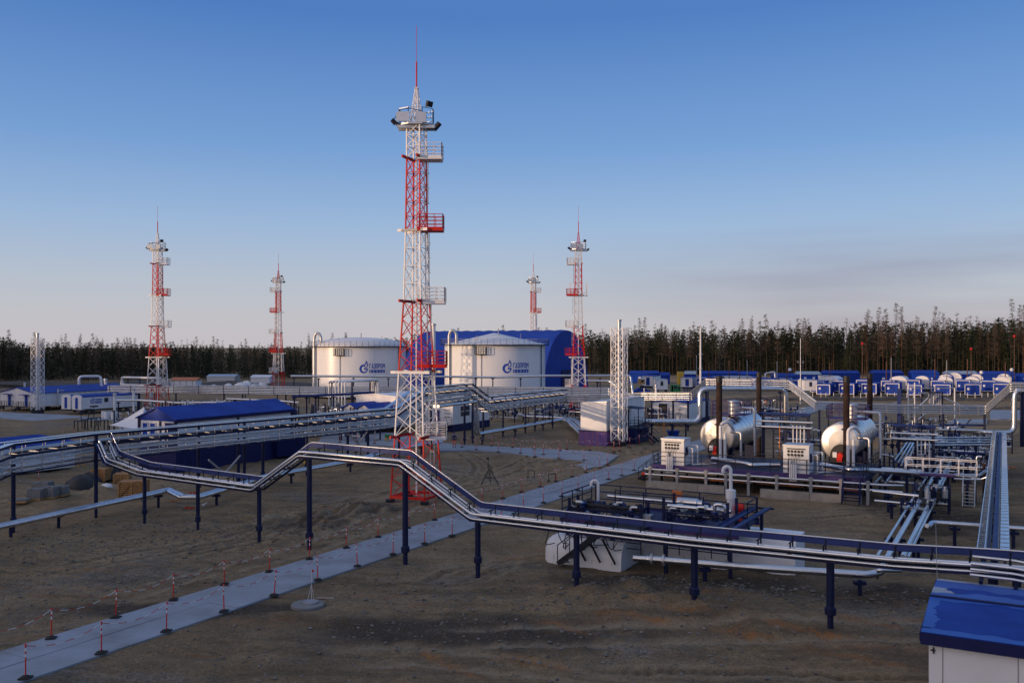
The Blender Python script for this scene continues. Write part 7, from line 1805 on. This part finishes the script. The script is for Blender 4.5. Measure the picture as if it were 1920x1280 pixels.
crate('slatted wooden crate behind the largest crate', P(213, 908), 1.2, 1.3, .9, .2)
crate('slatted wooden crate left, half behind a navy rack post', P(172, 903), 1.2, 1.3, 1.15, -.1)
root = thing('tarp_heap', 'black tarpaulin heap beside the left wooden crate', 'tarp', P(155, 912))
m = MB(); heap(m, P(150, 915), 1.3, 1.15, 3); heap(m, P(168, 908), 1.1, 1.1, 4); m.build('sheet', 'black', root)
root = thing('tarp_heap', 'black tarpaulin cube on the far side of the left crate', 'tarp', P(204, 897)); m = MB(); heap(m, P(205, 898), 1.1, 1.5, 6); m.build('sheet', 'black', root)
root = thing('sack', 'crumpled white sack between two wooden crates', 'sack', P(199, 916)); m = MB(); heap(m, P(199, 916), .6, .5, 8); m.build('cloth', 'canvas', root)
for k, (u, v, w_, d_, h, lab) in enumerate(((62, 937, 1.1, 1.2, .85, 'grey block pallet at the left of the stack by the silver pipe'), (86, 934, 1.2, 1.2, .9, 'grey block pallet in the middle beside the silver pipe'), (108, 930, 1.0, 1.1, .8, 'grey block pallet right of its two neighbours'), (74, 922, 1.4, 1.1, .8, 'grey block pallet farther back in the stack'), (32, 942, 1.3, .9, .25, 'flat pile of broken grey boards at the left'))):
    p = P(u, v); root = thing('block_pallet', lab, 'pallet', p); m = MB(); r = random.Random(k); n_ = 5
    for i in range(n_):
        for j in range(3):
            x0 = p.x - w_ / 2 + w_ * i / n_ + .012; y0 = p.y + d_ * j / 3; m.box(x0, x0 + w_ / n_ - .02, y0, y0 + d_ / 3 - .02, .1, h * r.uniform(.9, 1.03))
    m.build('blocks', 'concrete', root); m = MB(); m.box(p.x - w_ / 2 - .04, p.x + w_ / 2 + .04, p.y - .04, p.y + d_ + .04, -.02, .09); m.build('pallet_base', 'wood', root)
# branches of a fallen pine below the rack
p = P(150, 880); root = thing('branch_pile', 'bare pale branch poking out under the main rack', 'branch', p); m = MB(); r = random.Random(2)
for k in range(9):
    a = p + Vector((r.uniform(-.5, .5), r.uniform(-.4, .4), .2)); m.tube([a, a + Vector((r.uniform(-1.4, .9), r.uniform(-.4, .4), r.uniform(.3, 1.3)))], [.035, .01], 5)
m.build('twigs', 'wood', root)
# low yellow cone marker on the zigzag rack and ground clutter near the silver pipe
p = P(575, 868); root = thing('yellow_cover', 'small yellow cone-shaped cover behind the zigzag rack', 'cover', p); m = MB(); m.lathe(p, [(.35, 0), (.3, .3), (.12, .75), (0, .8)], 12); m.build('shell', 'yellow_paint', root)
for k, (u, v, mm) in enumerate(((361, 925, 'red_paint'), (352, 952, 'red_paint'), (606, 874, 'yellow_paint'), (500, 887, 'red_paint'), (330, 938, 'orange_paint'), (375, 947, 'white_paint'))):
    p = P(u, v); root = thing('debris', ['red scrap lying by the pipe elbow', 'red scrap in front of the pipe elbow', 'yellow scrap under the silver pipe', 'red scrap on the pipe beneath the zigzag rack', 'orange board by the pipe elbow', 'white scrap in front of the grey support'][k], 'scrap', p); m = MB(); r = random.Random(k)
    for q in range(3): a = p + Vector((r.uniform(-.4, .4), r.uniform(-.2, .2), -.02)); m.beam(a, a + Vector((r.uniform(-.6, .6), r.uniform(-.2, .2), r.uniform(.05, .2))), .12, .08)
    m.build('pieces', mm, root)
# containers of dark blue under the main rack
c = P(392, 884); 
for k, (u0, u1, v, lab) in enumerate(((300, 392, 882, 'dark blue freight container below the rack, left one'), (520, 577, 858, 'dark blue freight container below the rack, right one'))):
    a = P(u1, v - 6) ; b_ = P(u0, v); a.z = b_.z = 0; d_ = (a - b_); ln = d_.length; d_.normalize(); nn = Vector((-d_.y, d_.x, 0)); f = frame(b_, d_, nn)
    root = thing('freight_container', lab, 'container', b_); m = MB(); m.fbox(f, 0, ln, 0, 2.3, .1, 2.35); m.build('box', 'navy_wall', root); m = MB()
    q = .2
    while q < ln - .2: m.fbox(f, q, q + .12, -.04, .005, .2, 2.25); q += .28
    m.build('ribs', 'navy_wall', root)
# wheelbarrow
p = P(729, 826); root = thing('wheelbarrow', 'pale green wheelbarrow with a yellow wheel behind the tallest mast', 'wheelbarrow', p); f = frame(p, Vector((1, 0, 0)), Vector((0, 1, 0)))
m = MB(); m.box8([f(-.3, -.2, .45), f(.25, -.2, .45), f(.25, .2, .45), f(-.3, .2, .45), f(-.6, -.32, .8), f(.4, -.32, .8), f(.4, .32, .8), f(-.6, .32, .8)]); recalc(m.build('tray', 'green_paint', root)); m = MB(); m.lathe(f(-.25, -.06, .28), [(.12, 0), (.28, 0), (.28, .12), (.12, .12), (.12, 0)], 14, (0, 1, 0)); m.build('wheel', 'yellow_paint', root)
m = MB(); m.beam(f(-.3, -.2, .3), f(.95, -.25, .75), .04, .04); m.beam(f(-.3, .2, .3), f(.95, .25, .75), .04, .04); m.beam(f(.35, -.22, .5), f(.35, -.22, 0), .04, .04); m.beam(f(.35, .22, .5), f(.35, .22, 0), .04, .04); m.build('frame', 'grey_steel', root)

# ================================================================== WORKER
def make_person(label, loc, facing, scale=1.0):
    root = thing('person', label, 'person', loc, rz=facing)
    J = {'pel': (0, 0, .95), 'belly': (0, .01, 1.12), 'chest': (0, 0, 1.34), 'neck': (0, .0, 1.50), 'head': (0, .02, 1.62), 'top': (0, .02, 1.72),
         'hipL': (.10, 0, .90), 'kneeL': (.12, .03, .50), 'ankL': (.13, -.02, .09), 'toeL': (.14, .16, .04), 'hipR': (-.10, 0, .90), 'kneeR': (-.12, .02, .50), 'ankR': (-.14, -.02, .09), 'toeR': (-.16, .16, .04),
         'shL': (.19, 0, 1.42), 'elL': (.27, -.04, 1.14), 'wrL': (.25, .08, .90), 'haL': (.24, .12, .80), 'shR': (-.19, 0, 1.42), 'elR': (-.27, -.04, 1.14), 'wrR': (-.25, .08, .90), 'haR': (-.24, .12, .80)}
    Rr = {'pel': .15, 'belly': .145, 'chest': .16, 'neck': .065, 'head': .095, 'top': .07, 'hipL': .105, 'kneeL': .075, 'ankL': .055, 'toeL': .04, 'shL': .075, 'elL': .055, 'wrL': .04, 'haL': .035}
    E = [('pel', 'belly'), ('belly', 'chest'), ('chest', 'neck'), ('neck', 'head'), ('head', 'top'), ('pel', 'hipL'), ('hipL', 'kneeL'), ('kneeL', 'ankL'), ('ankL', 'toeL'), ('pel', 'hipR'), ('hipR', 'kneeR'), ('kneeR', 'ankR'), ('ankR', 'toeR'), ('chest', 'shL'), ('shL', 'elL'), ('elL', 'wrL'), ('wrL', 'haL'), ('chest', 'shR'), ('shR', 'elR'), ('elR', 'wrR'), ('wrR', 'haR')]
    ks = list(J); me_ = bpy.data.meshes.new('tmp'); me_.from_pydata([J[k] for k in ks], [(ks.index(a), ks.index(b_)) for a, b_ in E], [])
    ob = bpy.data.objects.new('tmp', me_); COL.objects.link(ob); md = ob.modifiers.new('s', 'SKIN'); sv = me_.skin_vertices[0].data
    for i, k in enumerate(ks):
        rr_ = Rr.get(k) or Rr[k[:-1] + 'L']; sv[i].radius = (rr_, rr_ * (.8 if k in ('pel', 'belly', 'chest') else 1))
    sv[0].use_root = True
    ob.modifiers.new('u', 'SUBSURF').levels = 2
    dg = bpy.context.evaluated_depsgraph_get(); dm = bpy.data.meshes.new_from_object(ob.evaluated_get(dg)); bpy.data.objects.remove(ob)
    for mm in ('workwear', 'workwear_orange', 'white_paint', 'skin', 'rubber'): dm.materials.append(M[mm])
    for pl in dm.polygons:
        x, y, z = pl.center; k = 0
        if z < .16: k = 4
        elif z < .62: k = 1
        elif z < .70: k = 2
        elif z < .95 and abs(x) < .2: k = 1
        elif 1.2 < z < 1.26 and abs(x) < .2: k = 2
        if z > 1.5: k = 3
        if abs(x) > .2 and z < .86 and z > .7: k = 3
        if .24 < z < .30: k = 2
        pl.material_index = k; pl.use_smooth = True
    b_ = bpy.data.objects.new('body', dm); COL.objects.link(b_); b_.parent = root
    m = MB(); m.lathe((0, .02, 1.66), [(.16, 0), (.13, .02), (.12, .07), (.07, .12), (0, .135)], 14); m.build('hard_hat', 'blue_cabin', root)
    return root
make_person('worker in navy and orange workwear with a blue helmet on the cross path', P(851.5, 838.8), R(180))
make_person('distant worker in dark clothes beyond the big pipe loop', Q(1436, 190), R(150))
